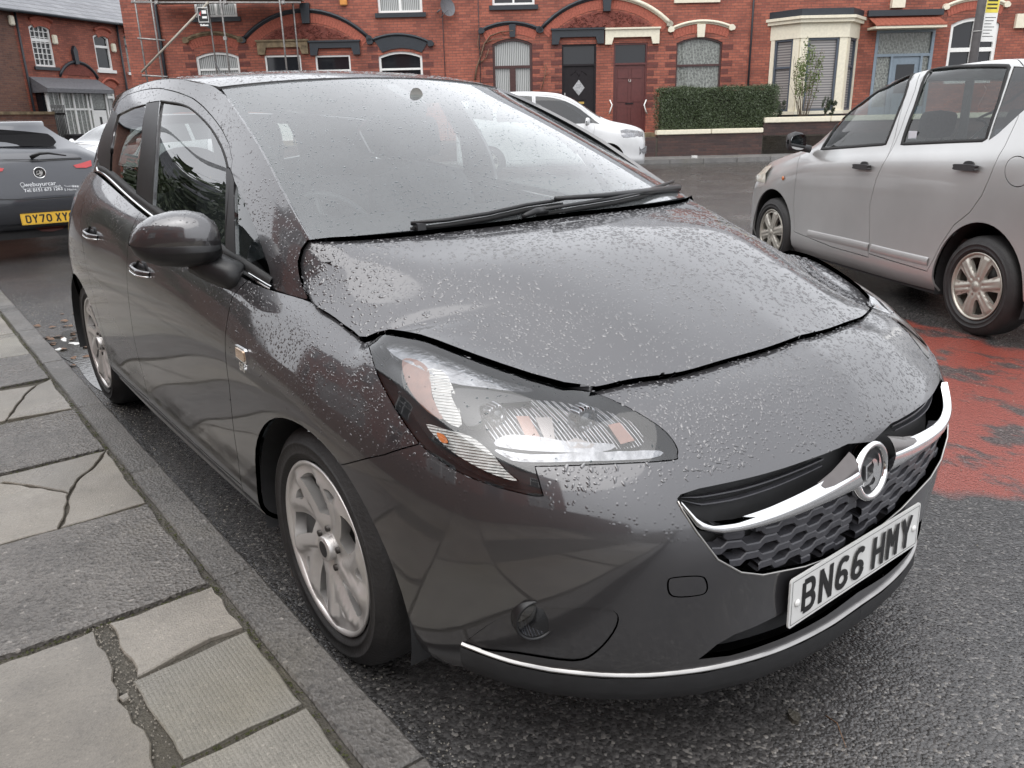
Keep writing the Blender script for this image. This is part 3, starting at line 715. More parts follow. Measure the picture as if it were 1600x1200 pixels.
# chrome bar across the grille, swelling towards the emblem
tp = WB.px([(1060, 780), (1085, 804), (1108, 816), (1150, 812), (1205, 794), (1262, 768), (1295, 750), (1330, 726)])
mb = MB(); G = ribbon(WB, tp, bar_bot_px, .016, 44, 12, -.006, prof=lambda t: (min(1, (t*3.3)**1.2) if t < .35 else 1-(max(0, t-.62)/.38)**2))
mb.grid(G); mb.grid([[(a, -b, c) for a, b, c in r] for r in G]); mb.build('chrome_bar', M['chrome'], grille)
cn_t = WB.px([(1284, 756), (1306, 738), (1334, 706)]); cn_b = WB.px([(1292, 786), (1312, 776), (1334, 768)])
mb = MB(); G = ribbon(WB, cn_t, cn_b, .018, 14, 10, -.010); mb.grid(G); mb.build('emblem_fairing', M['bronze'], grille); mb = MB(); mb.grid([[(a, -b, c) for a, b, c in r] for r in G]); mb.build('emblem_fairing', M['bronze'], grille)
# upper louvres in the dark slot over the bar
for k, (o1, o2) in enumerate(((.25, .45), (.62, .8))):
    up = WB.px([(1075, 772), (1100, 764), (1183, 747), (1257, 724), (1305, 706)]); lo = WB.px([(1075, 786), (1108, 800), (1150, 796), (1205, 780), (1300, 738)])
    a = up*(1-o1)+lo*o1; b = up*(1-o2)+lo*o2; G = ribbon(WB, a, b, .012, 24, 4, -.036); mb = MB(); mb.grid(G, False); mb.build('louvre', M['slat'], grille); mb = MB(); mb.grid([[(x, -y, z) for x, y, z in r] for r in G], False); mb.build('louvre', M['slat'], grille)
# thin bright edging round the grille
edge = gb[::-1]; pts = [tuple(WB.pos(u[None])[0]+WB.nor(u[None])[0]*.001) for u in np.concatenate([WB.px([(1059, 783)]), edge])]
mb = MB(); mb.tube(pts, .0022, 6); mb.tube([(a, -b, c) for a, b, c in pts], .0022, 6); mb.build('edging', M['satin'], grille)
# round emblem
EM = frameM((.902, 0, .577), (0, 1, 0), (-.12, 0, 1)); RE = .062
mb = MB(); mb.lathe([(.030, -.035), (RE-.002, -.03), (RE+.003, -.012), (RE+.002, .004), (RE-.003, .008), (RE-.010, .007), (RE-.013, .001), (RE-.0135, -.001)], 48, 'z', M=EM); emb = mb.build('emblem', M['chrome'], car)
mb = MB(); mb.lathe([(0.0001, 0), (RE-.012, 0)], 40, 'z', M=EM); mb.build('emblem_back', simple('dark_emblem_ground', (.012, .013, .015), .45, .1, 50), emb)
def emblem_figure(MM, sc, mat, parent, d=.006):
    # winged beast facing left, holding a pennant
    beast = closed_smooth([(-.12, -.92), (.35, -.72), (.62, -.35), (.72, .1), (.60, .55), (.42, .80), (.52, .42), (.40, .12), (.30, .45), (.05, .62), (-.12, .55), (.02, .32), (-.05, .05), (-.02, -.2), (.15, -.45), (-.05, -.62), (-.35, -.62), (-.22, -.78)], 4)*.86
    flag = [(-.72, -.28), (-.72, -.46), (-.3, -.42), (-.02, -.22), (-.02, -.05)]
    pole = [(-.60, .38), (-.16, .48), (-.16, .38), (-.50, .30), (-.50, -.30), (-.60, -.30)]
    mb = MB()
    for pl in (beast.tolist(), flag, pole): mb.prism([(a*sc, b*sc) for a, b in pl], .0003, d, 'z', MM)
    return mb.build('emblem_figure', mat, parent, recalc=True)
emblem_figure(EM, RE-.011, M['chrome'], emb)
# number plate
MP = frameM((.9035, 0, .3625), (0, 1, 0), (-.03, 0, 1))
pl = number_plate('BN66 HMY', MP, M['plate'], car)
for sx in (-1, 1):
    mb = MB(); mb.lathe([(.0001, .005), (.005, .0045), (.008, .002), (.0085, 0.0)], 14, 'z', (sx*.235, -.004, .0008), M=MP); mb.build('screw_cap', M['plate'], pl)
text_mesh('THE TRADE CENTRE UK  01792 773500', .0085, frameM((.9046, .02, .3105), (0, 1, 0), (-.03, 0, 1)), M['ink'], pl, 'small_print')
# bright lip along the bumper and the black spoiler below
lipu = WB.px([(722, 1003), (745, 1012), (800, 1031), (860, 1044), (940, 1052), (1020, 1052), (1100, 1043), (1180, 1024), (1250, 997), (1300, 970)])
lipc = np.concatenate([lipu, [[WB.U, vcent(.262)]]]); lo = lipc+[0, .0065]
mb = MB(); G = ribbon(WB, lipc, lo, .008, 60, 6, -.001); mb.grid(G); mb.grid([[(a, -b, c) for a, b, c in r] for r in G]); mb.build('lower_bright_strip', M['dullchrome'], bumper)
G = []
for i, uv in enumerate(lo):
    p = WB.pos(uv[None])[0]+WB.nor(uv[None])[0]*.008; c = np.array([.0, 0, p[2]]); d = p-c; d[2] = 0; d /= np.linalg.norm(d)
    G.append([tuple(p), tuple(p-[0, 0, .03]+d*.001), tuple(p-[0, 0, .062]-d*.015), tuple(p-[0, 0, .085]-d*.045), tuple(p-[0, 0, .085]-d*.25)])
mb = MB(); mb.grid(G); mb.grid([[(a, -b, c) for a, b, c in r] for r in G]); mb.build('chin_spoiler', M['rough_black'], bumper)
# fog lamps
fo = WB.px([(838, 968)])[0]; fp = WB.pos(fo[None])[0]; fn = WB.nor(fo[None])[0]*.35+np.array([.75, -.1, 0]); fn /= np.linalg.norm(fn)
for sg in (1, -1):
    p = fp*[1, sg, 1]; n = Vector(fn*[1, sg, 1]); FM = frameM(tuple(p), Vector((0, 0, 1)).cross(n), (0, 0, 1))
    mb = MB(); mb.lathe([(.044, -.02), (.043, .004), (.040, .006), (.037, .003), (.036, -.02)], 32, 'z', M=FM); fr = mb.build('fog_lamp', M['black'], car)
    mb = MB(); mb.lathe([(.0001, -.02), (.015, -.018), (.036, .0)], 32, 'z', M=FM); mb.build('reflector', M['reflector'], fr)
    mb = MB(); mb.lathe([(.0001, .009), (.02, .0075), (.0365, .003)], 32, 'z', M=FM); mb.build('lens', thin_glass('fog_lens', (.35, .36, .38), extra=.02), fr)
m, nt, b_ = newmat('dark_projector_glass'); setp(b_, col=(.03, .032, .035), rough=.03, coat=1.); M['pane_dark'] = m
# ---- headlamps: clear lens, black bowl and what sits inside it
HO = {d: offset(WB, -d) for d in (.006, .02, .034, .05)}
def hl_part(px, d, mat, name, parent, smooth=3, sharp=(), lip=.02):
    S_ = HO[d]; u = S_.px(resmooth(px, smooth, sharp)); reg = cut(S_, [('a', u)], .03)
    if 'a' in reg: return panel(S_, reg['a'], name, mat, parent, gap=0, lip=lip, mirror=True)
lensL = panel(WB, wreg['headlight'], 'headlamp_lens', M['lens'], car, gap=.0012, lip=.010, off=.001, mirror=True)
bowl = panel(WB, wreg['headlight'], 'headlamp_bowl', M['black'], car, gap=-.004, lip=0, off=-.055, mirror=True)
panel(WB, wreg['headlight'], 'lamp_seal', M['black'], bowl, gap=-.003, lip=.05, off=-.012, mirror=True).hide_render = False
bpy.data.objects.remove([o for o in bowl.children][0], do_unlink=True)
for o in [o for o in bpy.data.objects if o.name.startswith('lamp_seal')]: bpy.data.objects.remove(o, do_unlink=True)
# rim that hides the gap between lens and bowl
S_ = WB; q = hl; G = []
for i in range(len(q)+1):
    u = q[i % len(q)]; p = WB.pos(u[None])[0]; n = WB.nor(u[None])[0]; G.append([tuple(p-n*.004), tuple(p-n*.06)])
mb = MB(); mb.grid(G, False); o = mb.build('lamp_seal', M['black'], bowl); o2 = link('lamp_seal', o.data, None, bowl); o2.scale = (1, -1, 1)
ribbed = simple('ribbed_clear_plastic', (.5, .49, .46), .22, .2, 60, metal=.55, coat=1.)
nt = ribbed.node_tree; w = node(nt, 'ShaderNodeTexWave', Scale=70.); w.bands_direction = 'Z'; tc = node(nt, 'ShaderNodeTexCoord'); nt.links.new(tc.outputs['Object'], w.inputs[0])
bp = node(nt, 'ShaderNodeBump', Strength=.8, Distance=.002); nt.links.new(w.outputs[1], bp.inputs['Height']); nt.links.new(bp.outputs[0], nt.nodes['Principled BSDF'].inputs['Normal'])
smoke = simple('brushed_lamp_silver', (.26, .26, .27), .25, .3, 30, .3, 60, metal=.9)
hl_part([(600, 532), (640, 537), (700, 560), (770, 590), (830, 607), (820, 613), (760, 606), (705, 598), (655, 575), (615, 555)], .02, smoke, 'upper_silver_band', bowl)
hl_part([(629, 562), (650, 562), (668, 575), (673, 598), (676, 622), (692, 655), (668, 643), (645, 617), (632, 590)], .02, M['peach'], 'indicator', bowl)
hl_part([(668, 577), (700, 588), (722, 663), (694, 656), (677, 622), (673, 598)], .02, ribbed, 'ribbed_window', bowl)
hl_part([(705, 610), (745, 608), (800, 616), (830, 626), (760, 632), (749, 640), (752, 660), (730, 665), (718, 645)], .02, M['black'], 'inner_shroud', bowl)
hl_part([(752, 634), (775, 627), (815, 625), (850, 626), (900, 630), (960, 640), (992, 661), (1006, 690), (985, 700), (905, 704), (820, 702), (775, 692), (758, 665)], .034, M['reflector'], 'main_reflector', bowl)
hl_part([(806, 650), (826, 650), (846, 686), (824, 688)], .02, M['peach'], 'amber_facet', bowl, 1, lip=.006)
hl_part([(836, 652), (862, 652), (868, 690), (852, 688)], .02, M['bronze'], 'dark_facet', bowl, 1, lip=.006)
hl_part([(950, 664), (968, 660), (992, 688), (970, 694)], .02, M['peach'], 'amber_facet', bowl, 1, lip=.006)
hl_part([(884, 690), (900, 684), (930, 694), (924, 700), (890, 700)], .02, M['bronze'], 'dark_facet', bowl, 1, lip=.006)
hl_part([(775, 697), (790, 680), (840, 682), (890, 690), (960, 694), (940, 706), (860, 706)], .02, smoke, 'lower_shutter', bowl)
hl_part([(775, 702), (830, 710), (930, 706), (1030, 704), (1018, 716), (930, 720), (818, 722), (786, 712)], .006, smoke, 'light_bar', bowl, lip=.01)
hl_part([(666, 663), (700, 672), (735, 682), (765, 705), (790, 735), (808, 752), (770, 741), (725, 718), (690, 692)], .02, ribbed, 'lower_window', bowl)
hl_part([(682, 676), (694, 680), (700, 692), (689, 690)], .006, M['orange'], 'amber_spot', bowl, lip=.004)  # small amber spot in the lower window
for (cx, cy, r_) in ((776, 648, .020), (915, 655, .026)):
    S_ = HO[.02]; u = S_.px([(cx, cy)])[0]; p = S_.pos(u[None])[0]; n = S_.nor(u[None])[0]*.4+np.array([.8, 0, .1])
    for sg in (1, -1):
        FM = frameM(tuple(p*[1, sg, 1]), Vector((0, 0, 1)).cross(Vector(n*[1, sg, 1])), (0, 0, 1)); mb = MB()
        mb.lathe([(.0001, .001), (r_*.5, -.006), (r_*.6, .004), (r_*.95, .004), (r_, 0), (r_*1.05, -.02)], 24, 'z', M=FM); mb.build('bulb_housing', M['reflector'], bowl)
        mb = MB(); mb.lathe([(.0001, .006), (r_*.45, .0035), (r_*.62, -.002)], 20, 'z', M=FM); mb.build('projector_lens', M['pane_dark'], bowl)
# gaps under the bonnet and round the bumper need something dark behind them
mb = MB()
mb.box(-.25, .44, -.56, .56, .30, .74); mb.box(.58, .78, -.45, .45, .25, .68); mb.box(-3.0, -.40, -.72, .72, .18, .30)
mb.box(-2.9, -2.2, -.60, .60, .3, .8)
mb.build('underbody', M['rough_black'], car)
# ---- wheels
def arm_outline(k0, k1, r0, r1, w0, w1, n=14):
    """both edges of a curved spoke in (angle, radius)"""
    return None
def tyre_mesh(Rt, Rr, wd, n=72):
    """lathe profile with bulging side walls; outer face at +0, inner at -wd (along local y)"""
    mb = MB()
    pr = [(Rr-.004, -.016), (Rr+.004, -.006), (Rr+.018, .003), (Rr+.020, .0055), (Rr+.024, .006), (Rr+.0255, .0045), (Rr+.045, .0075), (Rr+.0465, .009), (Rr+.049, .009), (Rr+.050, .0072), (Rt-.032, .004), (Rt-.014, -.008), (Rt-.004, -.022), (Rt, -.040), (Rt+.001, -wd/2), (Rt, -wd+.040), (Rt-.006, -wd+.018), (Rt-.03, -wd+.002), (Rr, -wd+.01)]
    mb.lathe(pr, n); return mb
def wheel(parent, c, sg, Rt, Rr, wd, style, rot=0., steer=0., mats=None):
    """sg -1: outer face points to -y"""
    t_mat, r_mat = mats or (M['tyre'], M['alloy'])
    MW = Matrix.Translation(c)@Matrix.Rotation(steer, 4, 'Z')@Matrix.Diagonal((1, sg, 1, 1))@Matrix.Rotation(rot, 4, 'Y')
    e = bpy.data.objects.new('wheel', None); COL.objects.link(e); e.parent = parent; e.matrix_local = MW; e.empty_display_size = .1
    ty = tyre_mesh(Rt, Rr, wd).build('tyre', t_mat, e)
    gr_ = MB()
    for y0 in (-.062, -wd/2, -wd+.062): gr_.lathe([(Rt+.0015, y0-.004), (Rt-.003, y0-.003), (Rt-.003, y0+.003), (Rt+.0015, y0+.004)], 48)
    rb = MB(); rb.lathe([(Rr, -.006), (Rr+.003, -.002), (Rr-.001, .002), (Rr-.008, -.001), (Rr-.012, -.012), (Rr-.016, -.07), (Rr-.03, -.10), (Rr-.03, -wd+.02)], 72)
    rb.build('rim', r_mat, e)
    bd = MB(); bd.lathe([(.0001, -.09), (.13, -.09), (.135, -.11), (.19, -.13)], 40); bd.build('brake_disc', M['tin'], e)
    bk = MB(); bk.lathe([(.0001, -.135), (Rr-.03, -.135)], 32); bk.build('wheel_back', M['rough_black'], e)
    W_, H_ = 2*math.pi*.15, Rr-.006
    def polar(f):
        def fn(uv):
            th = uv[:, 0]/.15; r = uv[:, 1]+.0005; y = f(th, r); return np.stack([r*np.cos(th), y, r*np.sin(th)], 1)
        return fn
    if style == 'blades':
        R0 = Rr-.006
        def cl(k, r, sec):       # centre line angle of the spokes
            s_ = np.clip((r-.05)/(R0-.05), 0, 1); base = k*2*math.pi/5
            return base+(.15*s_ if not sec else .10*s_+.74*s_**.8)
        def f(th, r):
            h = np.full_like(th, -1.); s_ = np.clip((r-.03)/(R0-.03), 0, 1)
            for k in range(6):
                for sec in (0, 1):
                    c_ = cl(k, r, sec); d = (th-c_+math.pi) % (2*math.pi)-math.pi; dm = d*r
                    wv = (.040-.002*s_) if not sec else (.032+.010*s_)
                    x = dm/wv; ridge = np.where(x > 0, np.exp(-(np.abs(x)/.5)**1.3), np.exp(-(np.abs(x)/1.5)**2))
                    h = np.maximum(h, ridge*(1 if not sec else .75))
            base = -.030+.022*s_**1.5+.012*np.exp(-(r/.05)**2)
            return base+.020*h*np.clip((r-.02)/.05, 0, 1)*np.clip((R0-r)/.03, .25, 1)
        S_ = FSurf(polar(f), W_, H_, 1, 200, 30)
        holes = []
        for k in range(5):
            for (sa, sb_, ka, kb, r0, r1) in ((0, 1, k, k, .100, .172), (1, 0, k, k+1, .088, .184)):
                def ed(r, which):
                    if which == 0: return cl(ka, r, sa)+(.030 if not sa else .026)/r
                    return cl(kb, r, sb_)-(.031 if not sb_ else .026)/r
                rs_ = np.linspace(r0, r1, 10); A = [(ed(r, 0), r) for r in rs_]; B = [(ed(r, 1), r) for r in rs_]
                A = [(a, r) for (a, r), (b, _) in zip(A, B) if b-a > .04]; B = [(b, r) for (b, r) in B if any(abs(r-q[1]) < 1e-9 for q in A)]
                if len(A) < 3: continue
                pts = [(a[0]*.15, a[1]) for a in A]+[((A[-1][0]*.5+B[-1][0]*.5)*.15, A[-1][1]+.006)]+[(b[0]*.15, b[1]) for b in B[::-1]]
                pts = closed_smooth(pts, 2); holes.append(('h', pts))
                if pts[:, 0].max() > W_: holes.append(('h', pts-[W_, 0]))
        reg = cut(S_, holes, .012)
        face = panel(S_, reg['rest'], 'wheel_face', r_mat, e, gap=0, lip=.03, openedge=lambda m, S: m[0] < 1e-4 or m[0] > S.U-1e-4 or m[1] < 1e-3 or m[1] > S.V-1e-3)
        cp = MB(); cp.lathe([(.0001, .003), (.022, .002), (.024, -.001), (.029, .003), (.032, -.002), (.033, -.02)], 28); cap = cp.build('hub_cap', M['alloy'], e)
        cp = MB(); cp.lathe([(.0001, .0036), (.021, .0028)], 24); cp.build('cap_badge', M['black'], cap)
        cp = MB()
        for k in range(5):
            a = k*2*math.pi/5+.62; cp.lathe([(.0001, -.008), (.008, -.009), (.009, -.03)], 10, c=(.052*math.cos(a), 0, .052*math.sin(a)))
        tag(cp.build('wheel_bolts', M['tin'], e), kind='stuff')
    elif style == 'cover':
        R0 = Rr-.004
        def f(th, r):
            s_ = r/R0; d = np.abs((th+math.pi/6) % (math.pi/3)-math.pi/6)*r; arm = np.clip(1-(d/.030)**4, 0, 1)
            return -.012+.010*np.sqrt(np.clip(1-s_**2, 0, 1))+.009*arm*np.clip((r-.03)/.04, 0, 1)*np.clip((R0-r)/.02, 0, 1)-.004*np.exp(-((d/.008)**2))*(r > .05)+.008*np.exp(-(r/.028)**6)
        S_ = FSurf(polar(f), W_, H_-.002, 1, 200, 30); holes = []
        for k in range(6):
            a0 = k*math.pi/3+math.pi/6; pts = []
            for r, hw in ((.080, .10), (.10, .175), (.13, .215), (.158, .235), (.166, .20)): pts.append((a0-hw, r))
            for r, hw in ((.166, .20), (.158, .235), (.13, .215), (.10, .175), (.080, .10)): pts.append((a0+hw, r))
            pts = closed_smooth([((a*.15), r*R0/.19) for a, r in pts], 3); holes.append(('h', pts))
        reg = cut(S_, holes, .012)
        panel(S_, reg['rest'], 'wheel_cover', r_mat, e, gap=0, lip=.02, openedge=lambda m, S: m[0] < 1e-4 or m[0] > S.U-1e-4 or m[1] < 1e-3)
        cp = MB(); cp.lathe([(.0001, .008), (.02, .006), (.026, .001), (.027, -.008)], 24); cp.build('hub_cap', r_mat, e)
    else:
        cp = MB()
        for k in range(5 if style == 'five' else 9):
            a = k*2*math.pi/(5 if style == 'five' else 9); Mk = Matrix.Rotation(a, 4, 'Y')
            cp.add([tuple(Mk@Vector(v)) for v in ((.02, -.006, -.024), (Rr-.008, -.012, -.036), (Rr-.008, -.012, .036), (.02, -.006, .024), (.02, -.04, -.024), (Rr-.008, -.04, -.036), (Rr-.008, -.04, .036), (.02, -.04, .024))], [(3, 2, 1, 0), (4, 5, 6, 7), (0, 1, 5, 4), (1, 2, 6, 5), (2, 3, 7, 6), (3, 0, 4, 7)])
        cp.lathe([(.0001, .0), (.05, -.002), (.056, -.02), (.056, -.04)], 24); cp.build('spokes', r_mat, e, recalc=True)
    return e
WHEELS = ((0, -.836, -1, .35), (-2.51, -.822, -1, .9), (0, .836, 1, .2), (-2.51, .822, 1, .6))
for x, y, sg, rt in WHEELS:
    wheel(car, (x, y, .3055), sg if False else sg, .3055, .2205, .20, 'blades' if sg < 0 else 'five', rot=rt)
# wheel housings
for (cx, cz, a, b) in (ARCH_F, ARCH_R):
    for sg in (-1, 1):
        mb = MB(); G = []
        for t in np.linspace(-.25, math.pi+.25, 28):
            G.append([(cx+(a+.004)*math.cos(t), sg*.845, cz+(b+.004)*math.sin(t)), (cx+(a+.008)*math.cos(t), sg*.60, cz+(b+.006)*math.sin(t))])
        mb.grid(G); ring = [g[1] for g in G]; mb.add([(cx, sg*.60, cz)]+ring, [(0, i+1, i+2) for i in range(len(ring)-1)])
        mb.build('wheel_housing', M['rough_black'], car)
mb = MB(); mb.prism([(-.36, .20), (-.35, .20), (-.335, .05), (-.345, .05)], -.80, -.66, 'y'); mb.build('mud_flap', simple('muddy_flap', (.09, .07, .06), .8, .3, 30), car)
# ---- chrome strip and seals along the waist
cs = GH.px(smooth_line([(153, 263), (157, 284), (168, 300), (210, 328), (238, 341), (300, 377), (340, 400), (385, 427), (426, 452)], 4))
def strip(S, line, prof_, name, mat, parent, mirror=True, n=70):
    L = np.concatenate([[0], np.cumsum(np.linalg.norm(np.diff(line, axis=0), axis=1))]); t = np.linspace(0, L[-1], n)
    q = np.stack([np.interp(t, L, line[:, 0]), np.interp(t, L, line[:, 1])], 1); p = S.pos(q); nn = S.nor(q); G = []
    for i in range(n):
        a = p[min(i+1, n-1)]-p[max(i-1, 0)]; a /= np.linalg.norm(a)+1e-12; s_ = np.cross(a, nn[i])
        G.append([tuple(p[i]+s_*x+nn[i]*y) for x, y in prof_])
    mb = MB(); mb.grid(G); k = len(prof_); b = len(mb.V)
    o = mb.build(name, mat, parent)
    if mirror: o2 = link(name, o.data, None, parent); o2.scale = (1, -1, 1)
    return o
strip(GH, cs, [(-.009, -.004), (-.0085, .004), (-.004, .008), (.003, .008), (.008, .004), (.009, -.004)], 'waist_strip', M['chrome'], car)
cs2 = cs+[0, .020]
strip(GH, cs2, [(-.012, -.006), (-.011, .004), (.0, .006), (.011, .003), (.012, -.006)], 'window_seal', M['rubber'], car)
# roof to door gap and screen seals
fr2 = GH.px(smooth_line([(251, 158), (266, 160), (283, 163), (301, 172), (329, 200), (348, 234), (356, 262)], 4)); strip(GH, fr2, [(-.004, -.006), (-.003, .002), (.003, .002), (.004, -.006)], 'window_seal', M['rubber'], car)
# sill moulding and an added silver strip for the reflection on its lower edge
sl = WB.xz([(x, .238) for x in np.linspace(-.385, -2.12, 18)]); strip(WB, sl, [(-.010, -.004), (-.008, .006), (0, .009), (.008, .006), (.010, -.004)], 'sill_edge', M['paint'], car)
sl3 = WB.xz([(x, .226) for x in np.linspace(-.40, -2.11, 18)]); strip(WB, sl3, [(-.0035, -.002), (-.002, .009), (.002, .009), (.0035, -.002)], 'sill_reflection_line', M['satin'], car)
# ---- door handles
for (x, z) in ((-1.29, .822), (-2.045, .872)):
    for sg in (-1, 1):
        uv = WB._solve(lambda X: X[:, [0, 2]]*100, np.array([x, z])*100, False); p = WB.pos(uv[None])[0]; n = WB.nor(uv[None])[0]
        HM = Matrix.Diagonal((1, -sg, 1, 1))@frameM(tuple(p), (1, 0, -.06), (0, 0, 1))
        cup = MB(); G = []
        for t in np.linspace(0, 1, 7):
            r_ = 1-.0*t; G.append([(.062*(1-.75*t)*math.cos(a), .034*(1-.75*t)*math.sin(a), .002-.022*math.sin(t*math.pi/2)) for a in np.linspace(0, 2*math.pi, 25)])
        cup.grid([[tuple(HM@Vector(v)) for v in r] for r in G]); h_ = cup.build('door_handle', M['black'], car)
        bar_ = MB(); G = []
        for t in np.linspace(-1, 1, 15):
            lift = .030*(1-abs(t)**3.2)-.004; w_ = .0115*(1-.25*abs(t)**2)
            G.append([tuple(HM@Vector((.095*t, .004+w_*math.cos(a), lift+.008*math.sin(a)))) for a in np.linspace(0, 2*math.pi, 13)])
        bar_.grid(G); bar_.build('grip', M['paint'], h_)
        bl = MB(); bl.tube([tuple(HM@Vector((.09*t, -.006, .030*(1-abs(t)**3.2)+.002))) for t in np.linspace(-1, 1, 13)], .0035, 6); bl.build('bright_line', M['chrome'], h_)
        if sg < 0:
            k_ = MB(); k_.lathe([(.0001, .004), (.009, .003), (.011, -.002)], 14, 'z', (.085, -.028, .0), M=HM); k_.build('lock', M['chrome'], h_)
# ---- repeater and badge on the wing
for sg in (-1, 1):
    u = WB.px([(379, 553)])[0]; p = WB.pos(u[None])[0]; HM = Matrix.Diagonal((1, -sg, 1, 1))@frameM(tuple(p), (1, 0, -.05), (0, 0, 1))
    mb = MB(); q = [(-.038, -.017), (.030, -.020), (.038, -.012), (.036, .016), (.028, .020), (-.034, .017)]; mb.prism(q, -.002, .006, 'z', HM); r_ = mb.build('side_repeater', M['chrome'], car, recalc=True)
    mb = MB(); mb.prism([(a*.78, b*.7) for a, b in q], .004, .0085, 'z', HM); mb.build('repeater_lens', simple('clear_repeater', (.6, .42, .28), .15, .35, 90, metal=.5, coat=1.) if 'rep' not in M else M['rep'], r_, recalc=True); M['rep'] = bpy.data.materials['clear_repeater']
    if sg < 0:
        u = WB.px([(380, 575)])[0]; p = WB.pos(u[None])[0]; HM = frameM(tuple(p), (1, 0, -.05), (0, 0, 1))
        text_mesh('SRi', .030, HM@Matrix.Translation((0, -.008, .001)), M['chrome'], car, 'wing_badge', .002, .0008)
# ---- door mirrors
def pod(cs_, mat, name, parent, sg, n=28, p=2.4, cuts=None):
    mb = MB(); G = []
    for (c, h, w, tl) in cs_:
        row = []
        for k in range(n+1):
            a = 2*math.pi*k/n; ca, sa = math.cos(a), math.sin(a)
            x = w*math.copysign(abs(ca)**(2/p), ca); z = h*math.copysign(abs(sa)**(2/p), sa)
            if x < 0: x *= .45
            row.append((c[0]+x+tl*z, c[1]*sg, c[2]+z))
        G.append(row)
    if cuts: G = [[q for q in r] for r in G]
    mb.grid(G); return mb.build(name, mat, parent, recalc=True)
MS = [((c[0], c[1], c[2]+.010), h, w, tl) for c, h, w, tl in [((-.665, 1.010, .985), .004, .010, 0), ((-.662, 1.000, .986), .030, .035, .1), ((-.650, .985, .988), .048, .055, .12), ((-.635, .955, .992), .064, .074, .12), ((-.615, .91, .995), .073, .088, .1), ((-.60, .87, .995), .073, .092, .08), ((-.592, .835, .992), .066, .085, .05), ((-.590, .812, .988), .05, .065, 0), ((-.592, .802, .985), .02, .03, 0)]]
for sg in (-1, 1):
    mr = pod(MS, M['paint'], 'door_mirror', car, sg)
    lower = [((c[0], c[1], c[2]-h*.42), h*.62, w*1.012, tl) for c, h, w, tl in MS]
    pod(lower, M['black'], 'mirror_underside', mr, sg)
    mb = MB(); mb.tube([(-.60, .86*sg, .945), (-.57, .83*sg, .925), (-.52, .80*sg, .905), (-.49, .775*sg, .895)], [.042, .045, .042, .04], 14); mb.build('mirror_arm', M['black'], mr)
    mb = MB(); mb.prism([(.83*sg, .945), (.97*sg, .95), (.985*sg, 1.0), (.95*sg, 1.04), (.85*sg, 1.045), (.82*sg, 1.0)], -.648, -.644, 'x'); mb.build('mirror_glass', M['mirror'], mr, recalc=True)
# ---- wipers, washer jets, cowl
WNL = FSurf(lambda uv: WN.pos(uv)*[1, -1, 1], WN.U, WN.V, 1, 60, 60)
def on_ws(px, py, off=.012):
    S_ = WN if px < 885 else WNL
    u = S_.px([(px, py)])[0]; return S_.pos(u[None])[0]+S_.nor(u[None])[0]*off
cw = MB(); G = []
for t in np.linspace(0, 1, 24):
    p = HD.pos(np.array([[HD.U*t*.985, 0]]))[0]; q = WN.pos(np.array([[WN.U*t*.985, 0.012]]))[0]
    G.append([tuple(p+[.02, 0, -.016]), tuple(p*.5+q*.5-[0, 0, .012]), tuple(q-[0, 0, .008])])
cw.grid(G); cw.grid([[(a, -b, c) for a, b, c in r] for r in G]); cw.build('scuttle_panel', M['rough_black'], car)
def wiper(px_line, arm_line, name='wiper'):
    w = MB(); pts = [tuple(on_ws(x, y, .008)) for x, y in px_line]; w.tube(pts, [.004]+[.007]*(len(pts)-2)+[.004], 6); o = w.build(name, M['rubber'], car)
    w = MB(); w.tube([tuple(np.array(p)+[.004, 0, .014]) for p in pts], .0055, 6); w.build('blade_spine', M['black'], o)
    w = MB(); w.tube([tuple(on_ws(x, y, h)) for x, y, h in arm_line], [.012, .009, .007, .006][:len(arm_line)], 8); w.build('wiper_arm', M['black'], o)
wiper([(645, 367), (700, 358), (760, 346), (820, 332), (860, 326), (878, 322)], [(1062, 291, .012), (1000, 309, .022), (930, 322, .034), (862, 327, .034)])
wiper([(838, 341), (900, 330), (960, 320), (1000, 311), (1050, 290)], [(850, 336, .014), (838, 345, .022), (830, 352, .014), (826, 355, .008)])
mb = MB(); pk = on_ws(657, 364, .01); mb.prism([(-.012, -.006), (.016, -.006), (.014, .010), (0, .014), (-.012, .006)], -.012, .012, 'y', Matrix.Translation(tuple(pk))); mb.build('wiper_pivot', M['black'], car, recalc=True)
# far end of the scuttle with its rubber flap
for sg in (-1, 1):
    pass
# ---- cabin
mb = MB(); G = []
for x, z in ((-.12, .985), (-.30, .97), (-.50, .955), (-.64, .92), (-.68, .84), (-.66, .55)): G.append([(x, y, z-.02*abs(y)**2) for y in np.linspace(-.70, .70, 12)])
mb.grid(G); dash = mb.build('dashboard', M['trim'], car)
mb = MB(); mb.prism([(-.55, .93), (-.50, .985), (-.60, .985), (-.66, .94)], -.56, -.22, 'y'); mb.build('instrument_hood', M['trim'], dash, recalc=True)
SWM = Matrix.Translation((-.80, -.37, .90))@Matrix.Rotation(R(62), 4, 'Y')
mb = MB(); mb.tube([tuple(SWM@Vector((.185*math.cos(a), .185*math.sin(a), 0))) for a in np.linspace(0, 2*math.pi, 33)[:-1]], .014, 8, closed=True)
mb.lathe([(.0001, .02), (.06, .01), (.075, -.02)], 20, 'z', M=SWM)
for a in (0, 180, 90): mb.tube([tuple(SWM@Vector((.06*math.cos(R(a)), .06*math.sin(R(a)), 0))), tuple(SWM@Vector((.18*math.cos(R(a)), .18*math.sin(R(a)), 0)))], .013, 6)
mb.build('steering_wheel', M['black'], car)
